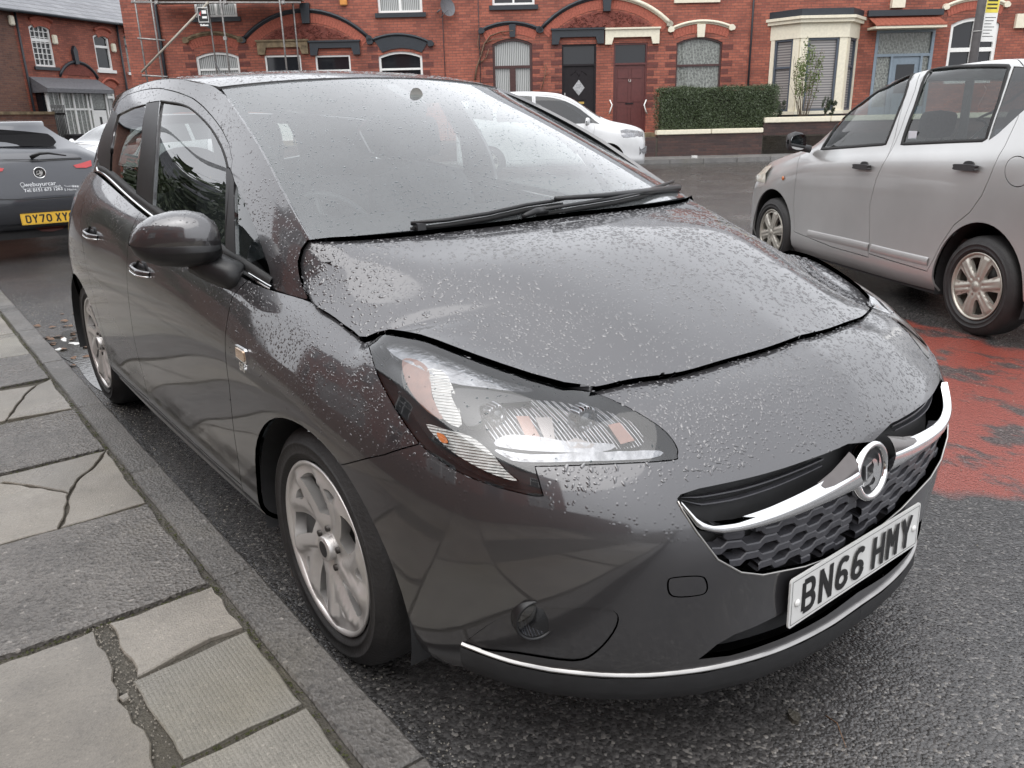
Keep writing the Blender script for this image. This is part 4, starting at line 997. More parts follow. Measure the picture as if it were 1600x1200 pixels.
def seat(name, x, y, w, zb, h, parent, head=True):
    e = bpy.data.objects.new(name, None); COL.objects.link(e); e.parent = parent; e.empty_display_size = .1
    def rbox(cx, cz, sx, sy, sz, tilt, nm):
        mb = MB(); Mx = Matrix.Translation((cx, y, cz))@Matrix.Rotation(tilt, 4, 'Y'); G = []
        for i in range(13):
            v = -1+2*i/12; rr = (1-abs(v)**4)**.25 if abs(v) < 1 else .0
            G.append([tuple(Mx@Vector((sx*math.copysign(abs(math.cos(a))**.5, math.cos(a))*max(rr, .02), sy*math.copysign(abs(math.sin(a))**.5, math.sin(a))*max(rr, .02), sz*v))) for a in np.linspace(0, 2*math.pi, 25)])
        mb.grid(G); mb.build(nm, M['cloth'], e, recalc=True)
    rbox(x+.22, zb, .26, w, .08, 0, 'cushion'); rbox(x-.07, zb+h*.5, .07, w, h*.52, R(-14), 'backrest')
    if head:
        rbox(x-.17, zb+h*1.0+.10, .045, .13, .095, R(-10), 'headrest')
        mb = MB()
        for dy in (-.06, .06): mb.tube([(x-.15, y+dy, zb+h*.93), (x-.17, y+dy, zb+h*1.0+.06)], .006, 6)
        mb.build('headrest_posts', M['tin'], e)
for y in (-.36, .36): seat('front_seat', -1.28, y, .25, .50, .62, car)
seat('rear_seat', -2.02, 0, .58, .50, .56, car, False)
for y in (-.36, .36):
    mb = MB(); mb.prism(closed_smooth([(-.12, 0), (-.11, .09), (0, .12), (.11, .09), (.12, 0), (0, -.02)], 3).tolist(), -.03, .03, 'x', Matrix.Translation((-2.22, y, 1.08))); mb.build('rear_headrest', M['cloth'], car, recalc=True)
mb = MB(); mb.box(-2.95, -.3, -.70, .70, .30, .34); mb.box(-2.95, -2.3, -.62, .62, .34, .95); mb.build('cabin_floor', M['trim'], car)
mb = MB(); G = [[(x, y, z-.03-.05*(y/.56)**2) for y in np.linspace(-.55, .55, 9)] for x, z in ((-1.08, 1.44), (-1.4, 1.465), (-1.8, 1.47), (-2.2, 1.45), (-2.6, 1.40))]; mb.grid(G); mb.build('headlining', M['liner'], car)
mb = MB(); mb.prism([(-.10, 0), (.10, 0), (.115, .03), (.10, .065), (-.10, .065), (-.115, .03)], -.012, .012, 'x', Matrix.Translation((-.93, 0, 1.30))@Matrix.Rotation(R(-12), 4, 'Y')); mb.build('rear_view_mirror', M['black'], car, recalc=True)
mb = MB(); u = [(655, 130), (625, 140), (640, 150), (660, 157), (669, 156), (665, 143)]; pts = [tuple(on_ws(a, b, -.008)) for a, b in ((597, 128), (620, 143), (645, 154), (668, 158), (669, 150), (655, 138), (640, 128))]
mb.add(pts, [tuple(range(len(pts)))]); mb.build('sensor_housing', simple('sensor_housing_mauve', (.14, .12, .13), .5, .1), car)
mb = MB(); mb.lathe([(.0001, -.002), (.02, 0), (.026, .004)], 20, 'x', tuple(on_ws(650, 148, -.004))); mb.build('rain_sensor', M['liner'], car)
# tax and service stickers, aerial
mb = MB(); mb.tube([(-2.55, 0, 1.43), (-2.60, 0, 1.47), (-2.75, 0, 1.60)], [.012, .006, .003], 8); mb.build('aerial', M['black'], car)
# far side: tail lamps so the rear is not bare
for sg in (-1, 1):
    mb = MB(); G = []
    for x, y in ((-2.86, .800), (-2.95, .745), (-3.04, .66), (-3.10, .52)): G.append([(x-.006, (y+.004)*sg*(.90+.09*(1-z_)), .82+.16*z_) for z_ in (0, .5, 1)])
    mb.grid(G); mb.build('tail_lamp', M['red'], car)
MPR = frameM((-3.136, 0, .52), (0, -1, 0), (0, 0, 1)); number_plate('BN66 HMY', MPR, M['yplate'], car)
# ================================================================== rain lying on the dark car
M['drop'] = thin_glass('rain_drop', (.62, .66, .67), 1.33, .05, .0)
def rain(target, n, r0, r1, mat, share=True, zmin=.22, flow=.35, seg=7, name='rain_drops', above=-9):
    me = target.data; me.calc_loop_triangles(); nt_ = len(me.loop_triangles); co = np.empty(len(me.vertices)*3); me.vertices.foreach_get('co', co); co = co.reshape(-1, 3)
    tr = np.empty(nt_*3, int); me.loop_triangles.foreach_get('vertices', tr); tr = tr.reshape(-1, 3); a, b, c = co[tr[:, 0]], co[tr[:, 1]], co[tr[:, 2]]; N_ = np.cross(b-a, c-a); A = np.linalg.norm(N_, axis=1); N_ /= A[:, None]+1e-12
    w = (co[tr][:, :, 2].min(1) > above)*A*np.clip((np.abs(N_[:, 2])-zmin)/.4, 0, 1)*(A > 1e-9)
    if w.sum() <= 0: return
    k = NR.choice(len(w), n, p=w/w.sum()); u, v = NR.random((2, n)); f = u+v > 1; u[f], v[f] = 1-u[f], 1-v[f]; p = a[k]+(b[k]-a[k])*u[:, None]+(c[k]-a[k])*v[:, None]; nn = N_[k]; nn = nn*np.sign(nn[:, 2:3]+1e-9)
    # clumps and dry gaps
    q = np.sin(p[:, 0]*13+1.7*np.sin(p[:, 1]*9))*np.sin(p[:, 1]*17+2*np.sin(p[:, 0]*7)); keep = NR.random(n) < .62+.38*q; p, nn = p[keep], nn[keep]; n = len(p)
    dn = np.stack([nn[:, 0]*nn[:, 2], nn[:, 1]*nn[:, 2], nn[:, 2]**2-1], 1); L = np.linalg.norm(dn, axis=1)[:, None]; ang = NR.random(n)*6.28
    rnd = np.stack([np.cos(ang), np.sin(ang), np.zeros(n)], 1); t = dn/(L+1e-6)*flow*2+rnd; t -= nn*(t*nn).sum(1)[:, None]; t /= np.linalg.norm(t, axis=1)[:, None]; s_ = np.cross(nn, t)
    r = (r0+(r1-r0)*NR.random(n)**2.6)[:, None]; el = 1+NR.random((n, 1))**2*1.1; V = []
    ph = NR.random((n, 1))*6.28
    for ring_, (rr, hh) in enumerate(((1.0, -.02), (.78, .20))):
        for i in range(seg):
            an = 2*math.pi*i/seg; wob = 1+.22*np.sin(2*an+ph)+.12*np.sin(3*an+ph*1.7); V.append(p+t*r*el*math.cos(an)*rr*wob+s_*r*math.sin(an)*rr*wob+nn*r*hh)
    V.append(p+nn*r*.31); m = len(V); V = np.stack(V, 1).reshape(-1, 3); F = []
    base = [(i, (i+1) % seg, seg+(i+1) % seg, seg+i) for i in range(seg)]; tip = [(seg+i, seg+(i+1) % seg, 2*seg) for i in range(seg)]
    off = (np.arange(n)*m)[:, None, None]; q4 = (np.array(base)[None]+off).reshape(-1, 4); q3 = (np.array(tip)[None]+off).reshape(-1, 3)
    mm_ = bpy.data.meshes.new(name); nl = len(q4)*4+len(q3)*3; mm_.vertices.add(len(V)); mm_.vertices.foreach_set('co', V.ravel()); mm_.loops.add(nl); mm_.loops.foreach_set('vertex_index', np.concatenate([q4.ravel(), q3.ravel()]).astype(np.int32))
    mm_.polygons.add(len(q4)+len(q3)); st = np.concatenate([np.arange(len(q4))*4, len(q4)*4+np.arange(len(q3))*3]).astype(np.int32); mm_.polygons.foreach_set('loop_start', st); mm_.polygons.foreach_set('use_smooth', [True]*len(st)); mm_.update(calc_edges=True); mm_.validate()
    o = link(name, mm_, mat, target); o['kind'] = 'stuff'; return o
def find(nm): return [o for o in car.children_recursive if o.name.split('.')[0] == nm]
rain(hood, 15000, .0013, .0050, M['paint'], flow=.5); rain(bumper, 6500, .0012, .0044, M['paint'], zmin=.28, above=.655); rain(find('roof')[0], 4200, .0018, .0050, M['paint'])
for nm, n_ in (('front_wing', 3000), ('side_rail', 2800), ('door_frame', 700)):
    for o in find(nm)[:1]: rain(o, n_, .0010, .0031, M['paint'], zmin=.08)
for o in find('door')[:4]:
    if o.scale.y > 0: rain(o, 500, .001, .0026, M['paint'], zmin=.10)
rain(screen, 9000, .0010, .0032, M['drop'], flow=.6, seg=6)
for o in find('door_mirror')[:1]: rain(o, 420, .001, .003, M['paint'], zmin=.3)
for o in find('headlamp_lens')[:1]: rain(o, 260, .001, .0028, M['drop'], zmin=.25)
# ================================================================== generic second-row cars
def loft_car(name, label, cat, loc, rz, spec, paint, group=None):
    """spec: list of stations (x, z_bottom, z_belt, z_top, half width, half width at the roof edge)"""
    root = tag(empty(name, loc, rz), label, cat, group)
    RM = np.array(Matrix.Rotation(rz, 3, 'Z')); T_ = np.array(loc)
    rows = []
    a_, b_ = spec[0], spec[-1]
    spec = [(a_[0]-.004, a_[1], a_[2], a_[3], .062, .04)]+list(spec)+[(b_[0]+.012, b_[1]+.01, b_[2]-.01, b_[3]-.01, .062, .04)]
    for (x, zb, zw, zt, w, wr) in spec:
        x = np.array(x, float)*np.ones(1); x = float(x[0])
        d = zw-zb; side = [(w-.06, zb-.02), (w-.008, zb+.05), (w, zb+.22*d), (w, zb+.5*d), (w-.004, zb+.75*d), (w-.03, zb+.93*d), (w-.055, zw)]
        up = []
        g = zt-zw
        for t in (.33, .66, .9): up.append((w-.055+(wr-w+.055)*t**1.15, zw+g*t*.93))
        up.append((wr-.035, zw+g*.965)); up.append((wr*.80, zw+g*.985)); up.append((wr*.45, zt)); up.append((0, zt+.004))
        rows.append([(x, -a, b) for a, b in side+up])
    S_ = Surf(rows, flip=1, nu=120, nv=60)
    S_.xf = lambda X: X@RM.T+T_; S_.cp = (CP-T_)@RM
    return root, S_
def car_parts(root, S_, polys, mats, mirror_skip=()):
    reg = cut(S_, polys, .05); out = {}
    for k, (nm, mt, of, lp) in mats.items():
        if k in reg: out[k] = panel(S_, reg[k], nm, mt, root, gap=.002 if lp else 0, lip=lp, off=of, mirror=True, openedge=lambda m, S: m[1] > S.V-1e-3 or m[1] < 1e-3)
    return out
def liner(root, cx, cz, a, b, y, mat=None):
    for sg in (-1, 1):
        mb = MB(); G = []
        for t in np.linspace(-.3, math.pi+.3, 24): G.append([(cx+a*math.cos(t), sg*y, cz+b*math.sin(t)), (cx+a*math.cos(t), sg*(y-.24), cz+b*math.sin(t))])
        mb.grid(G); ring = [g[1] for g in G]; mb.add([(cx, sg*(y-.24), cz)]+ring, [(0, i+1, i+2) for i in range(len(ring)-1)]); mb.build('wheel_housing', M['rough_black'], root)
    mb = MB()
M['silver'] = car_paint('silver_car_paint', (.53, .53, .52), metal=.7, rough=.36)
M['white'] = car_paint('white_car_paint', (.58, .585, .59), metal=.0, rough=.3)
M['greyblue'] = car_paint('dark_blue_grey_paint', (.052, .055, .064), metal=.5, rough=.35)
M['dullsilver'] = simple('silver_plastic_cover', (.44, .42, .37), .38, .12, 12, metal=.6)
M['faded_black'] = simple('faded_black_plastic', (.035, .035, .037), .5, .2, 30)
M['carglass'] = thin_glass('car_window_glass', (.52, .57, .56), 1.5)
M['darkglass'] = thin_glass('privacy_glass', (.12, .13, .14), extra=.02)
def inner(root, x0, x1, w, zf, seats):
    mb = MB(); mb.box(x0, x1, -w, w, zf, zf+.25); fl = mb.build('cabin_floor', M['trim'], root)
    for x in seats:
        for y in (-.34, .34): seat('seat', x, y, .23, zf+.25, .55, root)
# ---- silver hatchback on the right, its left side towards us
P_RZ = 2.66932; e_ = np.array([math.cos(P_RZ), math.sin(P_RZ), 0]); RP = np.array([-.3226, 3.4503, 0]); n_ = np.array([-e_[1], e_[0], 0])
org = RP+e_*2.43-n_*.80
spec = [(.72, .22, .60, .68, .42, .30), (.66, .20, .64, .74, .60, .46), (.50, .20, .72, .84, .74, .60), (.25, .20, .80, .90, .80, .66), (0., .20, .86, .955, .815, .67), (-.18, .20, .91, .985, .812, .68), (-.38, .20, .955, 1.06, .81, .66), (-.62, .20, .985, 1.235, .81, .64), (-.90, .20, 1.01, 1.40, .812, .625), (-1.2, .20, 1.035, 1.50, .815, .62), (-1.6, .20, 1.06, 1.548, .818, .61), (-2.1, .21, 1.09, 1.556, .82, .60), (-2.5, .22, 1.12, 1.545, .82, .58), (-2.80, .24, 1.15, 1.49, .80, .55), (-2.90, .25, 1.13, 1.35, .74, .50), (-2.96, .27, 1.10, 1.22, .60, .40), (-2.98, .28, 1.08, 1.15, .30, .2)][::-1]
sc_, SS = loft_car('parked_car', 'silver five-door hatchback with silver wheel covers and black door handles on the right', 'car', tuple(org), P_RZ, spec, M['silver'])
AF = SS.xz([(q[0]*-1 if False else q[0], q[1]) for q in ellipse(0, .285, .35, .375)]); 
# visible side is the car's left: build on -y then mirror; pixel lookups need +y, so solve on a mirrored copy
class Mir:
    pass
SM = FSurf(lambda uv: SS.pos(uv)*[1, -1, 1], SS.U, SS.V, -1, 120, 60); SM.xf = SS.xf; SM.cp = SS.cp
fw = SM.px(resmooth([(1428, 113), (1384, 126), (1342, 155), (1312, 188), (1292, 218), (1283, 233), (1335, 229), (1384, 225)], 3, (0, 5, 7)))
rw = SM.px([(1456, 105), (1520, 103), (1578, 103), (1560, 160), (1540, 219), (1470, 222), (1408, 225), (1430, 165)])
qw = SM.px([(1584, 104), (1640, 106), (1655, 125), (1608, 165), (1560, 208), (1545, 219), (1565, 160)])
holeF = SS.xz(ellipse(0, .285, .35, .375)); holeR = SS.xz(ellipse(-2.43, .285, .35, .375))
ga = SM.px([(1253, 236), (1245, 270), (1240, 320), (1241, 362)]); gbm = SM.px([(1397, 224), (1386, 246), (1369, 280), (1359, 320), (1357, 396)])
gc = SM.px([(1612, 130), (1590, 185), (1570, 228), (1546, 278), (1534, 305), (1515, 332), (1490, 352), (1470, 382), (1457, 408), (1449, 422)])
top1 = SM.px([(1283, 216), (1306, 180), (1340, 146), (1382, 116), (1426, 104)]); top2 = SM.px([(1440, 98), (1520, 94), (1590, 93)])
bot = SM.px([(1300, 386), (1357, 402), (1449, 424)])
dF = np.concatenate([ga[::-1], top1, SM.px([(1428, 112), (1410, 165), (1398, 215)]), gbm[1:], bot[:2][::-1]])
dR = np.concatenate([SM.px([(1440, 98), (1430, 140), (1408, 200)]), gbm[1:], bot[2:], gc[::-1], top2[::-1]])
fuel = SM.px([(1590+20*math.cos(a), 268+24*math.sin(a)) for a in np.linspace(0, 2*math.pi, 25)[:-1]])
vz = SS.tv
ws = np.array([(SS._solve(lambda X: X[:, [0, 2]]*100, np.array([-.20, .99])*100, False)[0], vz[10]+.03)]); u_a = ws[0, 0]; u_b = SS._solve(lambda X: X[:, [0, 2]]*100, np.array([-1.10, 1.30])*100, False)[0]
wsp = np.array([(u_a-.02, SS.V), (u_a+.0, vz[8]), (u_b, vz[9]+.02), (u_b, SS.V)])
bl = SS._solve(lambda X: X[:, [0, 2]]*100, np.array([.42, .5])*100, False)[0]
hl2 = SM.px([(1170, 300), (1178, 270), (1196, 245), (1218, 238), (1215, 255), (1196, 275), (1186, 300)])
car_parts(sc_, SS, [('hf', holeF), ('hr', holeR), ('fw', fw), ('rw', rw), ('qw', qw), ('ws', wsp), ('fuel', fuel), ('dF', dF), ('dR', dR)],
          {'fw': ('side_window', M['carglass'], -.006, 0), 'rw': ('side_window', M['carglass'], -.006, 0), 'qw': ('quarter_window', M['darkglass'], -.004, 0), 'ws': ('windscreen', M['carglass'], -.003, 0), 'fuel': ('fuel_flap', M['silver'], 0, .006), 'dF': ('door', M['silver'], 0, .012), 'dR': ('door', M['silver'], 0, .012), 'rest': ('body', M['silver'], 0, .012)})
for ln, nm in ((fw, 'window_seal'), (rw, 'window_seal')):
    l2 = np.concatenate([ln, ln[:1]]); o = strip(SS, l2, [(-.012, -.004), (-.011, .002), (.011, .002), (.012, -.004)], nm, M['rubber'], sc_)
for x, y, sg in ((0, -.80, -1), (-2.43, -.80, -1), (0, .80, 1), (-2.43, .80, 1)): wheel(sc_, (x, y, .292), sg, .292, .196, .175, 'cover', rot=.25, mats=(M['tyre'], M['dullsilver']))
liner(sc_, 0, .285, .355, .38, .79); liner(sc_, -2.43, .285, .355, .38, .79)
mb = MB(); mb.box(-2.05, -.38, -.74, .74, .16, .26); mb.box(-.35, .5, -.5, .5, .2, .8); mb.build('underbody', M['rough_black'], sc_)
inner(sc_, -2.8, -.35, .70, .28, (-1.15, -1.95))
mb = MB(); mb.box(-.55, -.15, -.68, .68, .85, .93); mb.build('dashboard', M['trim'], sc_)
for (px, py) in ((1350, 261), (1513, 262)):
    for sg in (1, -1):
        u = SM.px([(px, py)])[0]; p = SM.pos(u[None])[0]; HM = Matrix.Diagonal((1, sg, 1, 1))@frameM(tuple(p), (-1, 0, 0), (0, 0, 1))
        mb = MB(); mb.prism(resmooth([(-.045, -.002), (-.03, .034), (.03, .034), (.045, -.002)], 3).tolist(), -.01, .003, 'z', HM); h_ = mb.build('door_handle', M['faded_black'], sc_, recalc=True)
        mb = MB(); mb.prism(resmooth([(-.085, .002), (-.078, .018), (.078, .018), (.085, .002), (.078, -.014), (-.078, -.014)], 3).tolist(), .006, .034, 'z', HM); mb.build('grip', M['faded_black'], h_, recalc=True, bevel=.004)
        mb = MB(); mb.prism(resmooth([(-.042, -.014), (-.030, -.040), (0, -.046), (.030, -.040), (.042, -.014)], 3).tolist(), -.002, .001, 'z', HM); mb.build('finger_cup', M['silver'], h_, recalc=True)
# lower door mouldings
for a_, b_ in (((1262, 364), (1357, 386)), ((1361, 387), (1450, 409))):
    A_ = SM.px([a_, b_]); o = strip(SS, A_, [(-.034, -.003), (-.022, .004), (.010, .007), (.034, -.003)], 'door_moulding', M['silver'], sc_, n=12)
# mirror
for sg in (1, -1):
    ms = [((-.47, .97, 1.06), .02, .02, 0), ((-.465, .96, 1.06), .062, .05, .1), ((-.45, .90, 1.062), .075, .07, .08), ((-.44, .84, 1.06), .065, .06, 0), ((-.44, .815, 1.055), .03, .03, 0)]
    mm_ = pod(ms, M['faded_black'], 'door_mirror', sc_, sg, 20); mb = MB(); mb.tube([(-.44, .86*sg, 1.02), (-.46, .77*sg, 1.0)], .03, 10); mb.build('mirror_arm', M['faded_black'], mm_)
    mb = MB(); mb.prism(resmooth([(.845*sg, 1.01), (.95*sg, 1.015), (.955*sg, 1.10), (.85*sg, 1.11)], 3).tolist(), -.503, -.499, 'x'); mb.build('mirror_glass', M['mirror'], mm_, recalc=True)
for sg in (1, -1):
    mb = MB(); HM = Matrix.Diagonal((1, sg, 1, 1)); G = []
    for k, (x, y) in enumerate(((.16, .80), (.32, .785), (.46, .74), (.58, .65))): G.append([(x, (y+.004)*sg, .70+.02*k*0), (x+.0, (y+.006)*sg, .78-.02*k), (x-.01, (y-.05)*sg, .86-.035*k)])
    mb.grid(G); mb.build('headlamp', M['lens'] if False else simple('old_headlamp', (.6, .58, .5), .2, .15, 30, coat=1.) if 'ohl' not in M else M['ohl'], sc_); M['ohl'] = bpy.data.materials['old_headlamp']
    mb = MB(); mb.lathe([(.0001, .006), (.014, .005), (.018, 0)], 14, 'y', (-.15, .812, .76)); o = mb.build('side_repeater', M['orange'], sc_); o.scale = (1, sg, 1)
# rear wheel is the near one; sticker inside the rear window
mb = MB(); mb.prism([(-1.66, 1.10), (-1.58, 1.10), (-1.58, 1.15), (-1.66, 1.15)], .742, .744, 'y'); mb.build('window_sticker', simple('sticker_white', (.6, .62, .66), .5), sc_)

# ---- white people carrier beyond the dark car
wp = C_ = CP+ray(1012, 245)*18.2; W_RZ = R(53); ew = np.array([math.cos(W_RZ), math.sin(W_RZ), 0]); nw = np.array([-ew[1], ew[0], 0])
org = np.array([wp[0], wp[1], 0])-ew*.92+nw*.80
spec = [(.92, .25, .72, .84, .40, .30), (.88, .23, .76, .92, .62, .45), (.70, .23, .84, 1.02, .80, .60), (.40, .23, .92, 1.10, .86, .70), (.05, .23, .98, 1.18, .88, .72), (-.25, .23, 1.04, 1.32, .88, .70), (-.60, .23, 1.08, 1.56, .88, .69), (-.95, .23, 1.12, 1.74, .89, .68), (-1.4, .23, 1.14, 1.82, .89, .68), (-2.2, .23, 1.16, 1.84, .89, .66), (-2.9, .25, 1.18, 1.80, .88, .64), (-3.3, .28, 1.18, 1.68, .84, .60), (-3.42, .3, 1.16, 1.4, .7, .5), (-3.46, .32, 1.1, 1.2, .3, .2)][::-1]
wc, WSf = loft_car('parked_car', 'white people carrier half hidden behind the dark car, below the black and red doors', 'car', tuple(org), W_RZ, spec, M['white'])
q = WSf.xz([(-.18, 1.10), (-.38, 1.25), (-.62, 1.43), (-.95, 1.60), (-1.3, 1.69), (-1.62, 1.72), (-1.62, 1.16), (-.9, 1.12)]); q2 = WSf.xz([(-1.70, 1.72), (-2.5, 1.74), (-2.5, 1.20), (-1.70, 1.17)]); q3 = WSf.xz([(-2.58, 1.73), (-3.1, 1.64), (-3.2, 1.3), (-2.58, 1.22)])
uA = WSf._solve(lambda X: X[:, [0, 2]]*100, np.array([-.16, 1.10])*100, False)[0]; uB = WSf._solve(lambda X: X[:, [0, 2]]*100, np.array([-1.02, 1.5])*100, False)[0]; vz = WSf.tv
wsp = np.array([(uA, WSf.V), (uA, vz[9]), (uB, vz[10]), (uB, WSf.V)])
dd1 = WSf.xz([(-.30, 1.06), (-.36, .7), (-.42, .36), (-1.55, .36), (-1.66, .7), (-1.66, 1.755), (-1.3, 1.73), (-.92, 1.64), (-.5, 1.40)]); dd2 = WSf.xz([(-1.66, 1.755), (-1.66, .7), (-1.55, .36), (-2.25, .36), (-2.35, .7), (-2.54, .9), (-2.54, 1.76)])
car_parts(wc, WSf, [('hf', WSf.xz(ellipse(0, .31, .38, .38))), ('hr', WSf.xz(ellipse(-2.7, .31, .38, .38))), ('a', q), ('b', q2), ('c', q3), ('ws', wsp), ('d1', dd1), ('d2', dd2)],
          {'a': ('side_window', M['darkglass'], -.005, 0), 'b': ('side_window', M['darkglass'], -.005, 0), 'c': ('quarter_window', M['darkglass'], -.005, 0), 'ws': ('windscreen', M['carglass'], -.004, 0), 'd1': ('door', M['white'], 0, .012), 'd2': ('door', M['white'], 0, .012), 'rest': ('body', M['white'], 0, .012)})
for x, y, sg in ((0, -.86, -1), (-2.7, -.86, -1), (0, .86, 1), (-2.7, .86, 1)): wheel(wc, (x, y, .32), sg, .32, .21, .19, 'five', rot=.4, mats=(M['tyre'], M['dullsilver']))
liner(wc, 0, .31, .385, .385, .85); liner(wc, -2.7, .31, .385, .385, .85)
inner(wc, -3.2, -.4, .78, .36, (-1.3, -2.2)); mb = MB(); mb.box(-2.3, -.4, -.8, .8, .2, .34); mb.box(-.4, .6, -.6, .6, .25, .95); mb.build('underbody', M['rough_black'], wc)
for sg in (-1, 1):
    ms = [((-.52, 1.10, 1.16), .02, .02, 0), ((-.515, 1.08, 1.16), .08, .06, .1), ((-.50, 1.00, 1.16), .09, .08, .08), ((-.49, .92, 1.15), .06, .06, 0), ((-.49, .88, 1.14), .03, .03, 0)]
    pod(ms, M['white'], 'door_mirror', wc, sg, 16)
    mb = MB(); G = []
    for k, (x, y) in enumerate(((.30, .835), (.45, .83), (.60, .795), (.74, .72), (.83, .62))): G.append([(x, (y+.022)*sg, .80), (x, (y+.012)*sg, .90), (x-.03, (y-.06)*sg, 1.0-.02*k)])
    mb.grid(G); mb.build('headlamp', M['reflector'], wc)
    mb = MB(); G = []
    for k, (x, y) in enumerate(((.72, .79), (.82, .70), (.90, .58), (.935, .46))): G.append([(x+.01, y*sg, .42), (x+.02, y*sg, .50+.03*k), (x, y*sg, .60)])
    mb.grid(G); mb.build('fog_lamp', M['reflector'], wc)
# ---- dark hatchback at the left, seen from behind
C8 = CP+ray(62, 262)*8.0; L_RZ = R(176); el = np.array([math.cos(L_RZ), math.sin(L_RZ), 0]); nl = np.array([-el[1], el[0], 0])
org = np.array([C8[0], C8[1], 0]); lc = tag(empty('parked_car', tuple(org), L_RZ), 'dark blue-grey hatchback seen from behind, yellow number plate, advert lettering on the tailgate', 'car')
# local: x forward (away), y to its left (image left), origin under the badge
def LP(px, py, x=0.):
    v = ray(px, py); o = CP-org; t = (x-np.dot(o, el))/np.dot(v, el); X = CP+v*t-org; return (float(X@nl), float(X[2]))
rows = []
for (x, zs) in ((2.6, None), (1.4, None), (.45, None), (.15, None), (.02, None)): pass
def rear_row(k):
    """outline of the rear end at depth step k: 0 is the tail face"""
    return k
def ring(dx, w, zb, zt, wt):
    o = []
    for t in np.linspace(-1, 1, 13): o.append((dx, w*(1 if abs(t) < 1 else 1)*0+0, 0))
    return o
body = MB(); G = []
prof_ = [(.30, .10, .70), (.36, .02, .80), (.46, -.03, .845), (.60, -.035, .865), (.70, -.02, .87), (.80, .0, .875), (.90, .02, .86), (1.0, .06, .82), (1.06, .10, .79), (1.10, .22, .74), (1.24, .42, .67), (1.36, .56, .61), (1.405, .60, .56), (1.42, .72, .50)]
for z, dx, w in prof_:
    row = []
    for t in np.linspace(-1, 1, 21):
        a = abs(t); rnd = .16*max(0, (a-.72)/.28)**2.2 if z < 1.08 else .10*a**3
        rt = min(w, float(np.interp(z, [.88, .96, 1.04, 1.2, 1.36], [.86, .70, .54, .32, .17]))); row.append((dx+rnd+.03*t*t, (w*(1-t)-rt*(1+t))/2, z if z < 1.06 else 1.06+(z-1.06)*.85))
    G.append(row)
body.grid(G)
# sides and roof forward of the tail
for sg in (-1, 1):
    Gs = []
    for j, (z, dx, w) in enumerate(prof_):
        e0 = G[j][0 if sg > 0 else -1]; Gs.append([e0]+[(x, e0[1]+sg*.03+(.16*(x-.6) if z > 1.0 else 0), min(e0[2], 1.385-.03*x)) for x in (.6 if z < 1.1 else .9, 1.4, 2.6, 3.2)])
    body.grid(Gs)
body.grid([[p for p in G[-1]], [(1.6, p[1]+.16, 1.385) for p in G[-1]], [(2.4, p[1]+.3, 1.32) for p in G[-1]], [(3.2, p[1]*1.2, 1.05) for p in G[-1]], [(4.0, p[1]*1.3, .75) for p in G[-1]]])
lb = body.build('body', M['greyblue'], lc, recalc=True)
def lface(z):
    return float(np.interp(z, [p[0] for p in prof_], [p[1] for p in prof_]))
def on_tail(pts, off, name, mat, thick=.004, parent=None, straight=False):
    mb = MB(); fr = []; n = len(pts)
    def xx(y, z):
        w = float(np.interp(z, [p[0] for p in prof_], [p[2] for p in prof_])); t = min(1, abs(y)/w); rnd = .16*max(0, (t-.72)/.28)**2.2 if z < 1.08 else .10*t**3
        return lface(z)+rnd+.03*t*t
    tess = geometry.tessellate_polygon([[Vector((a, b, 0)) for a, b in pts]])
    mb.add([(xx(a, b)-off, a, b) for a, b in pts]+[(xx(a, b)-off+thick+.02, a, b) for a, b in pts], [tuple(f) for f in tess]+[(i, (i+1) % n, n+(i+1) % n, n+i) for i in range(n)])
    return mb.build(name, mat, parent or lc, recalc=True)
def dens(pts, n=5):
    o = []
    for i in range(len(pts)):
        a, b = pts[i], pts[(i+1) % len(pts)]
        for k in range(n): o.append((a[0]+(b[0]-a[0])*k/n, a[1]+(b[1]-a[1])*k/n))
    return o
LPp = lambda pts, x=.0: [LP(a, b, x) for a, b in pts]
g_ = on_tail(dens(LPp([(-40, 200), (0, 202), (40, 205), (76, 209), (84, 215), (88, 222), (82, 228), (60, 228), (0, 229), (-40, 230)], .3)), .006, 'rear_window', M['frit'])
on_tail(dens(LPp([(-60, 249), (62, 249), (126, 246), (128, 248), (62, 252), (-60, 252)], .05)), .003, 'tailgate_crease_shade', M['black'])  # black strip paints the shade along the tailgate crease
on_tail(dens(LPp([(-60, 310), (10, 311), (60, 310), (112, 306), (112, 308), (60, 312.5), (-60, 313)], .0)), .003, 'tailgate_gap', M['black'])
for sgn in (0, 1):
    pts = LPp([(114, 258), (126, 255), (142, 250), (143, 259), (134, 262), (118, 262)], .05)
    if sgn: pts = [(-a, b) for a, b in pts]
    on_tail(dens(pts, 4), .010, 'tail_lamp', M['red'])
mb = MB(); a_ = LP(48, 246, .05); b_ = LP(103, 243, .05); c_ = LP(75, 239, .05); mb.tube([(.03, a_[0], a_[1]), (-.01, (a_[0]+c_[0])/2, c_[1]+.0), (.0, c_[0], c_[1]), (.03, b_[0], b_[1])], [.022, .016, .012, .006], 8); mb.build('rear_wiper', M['black'], lc)
bz_ = LP(62, 270, 0); EL = frameM((-.02+.03, bz_[0]+.0, bz_[1]), (0, -1, 0), (.05, 0, 1))
mb = MB(); mb.lathe([(.052, -.02), (.058, .004), (.054, .012), (.047, .006), (.046, 0)], 32, 'z', M=EL); eb = mb.build('emblem', M['chrome'], lc); mb = MB(); mb.lathe([(.0001, .001), (.047, .001)], 24, 'z', M=EL); mb.build('emblem_back', M['ink'], eb); emblem_figure(EL, .044, M['satin'], eb)
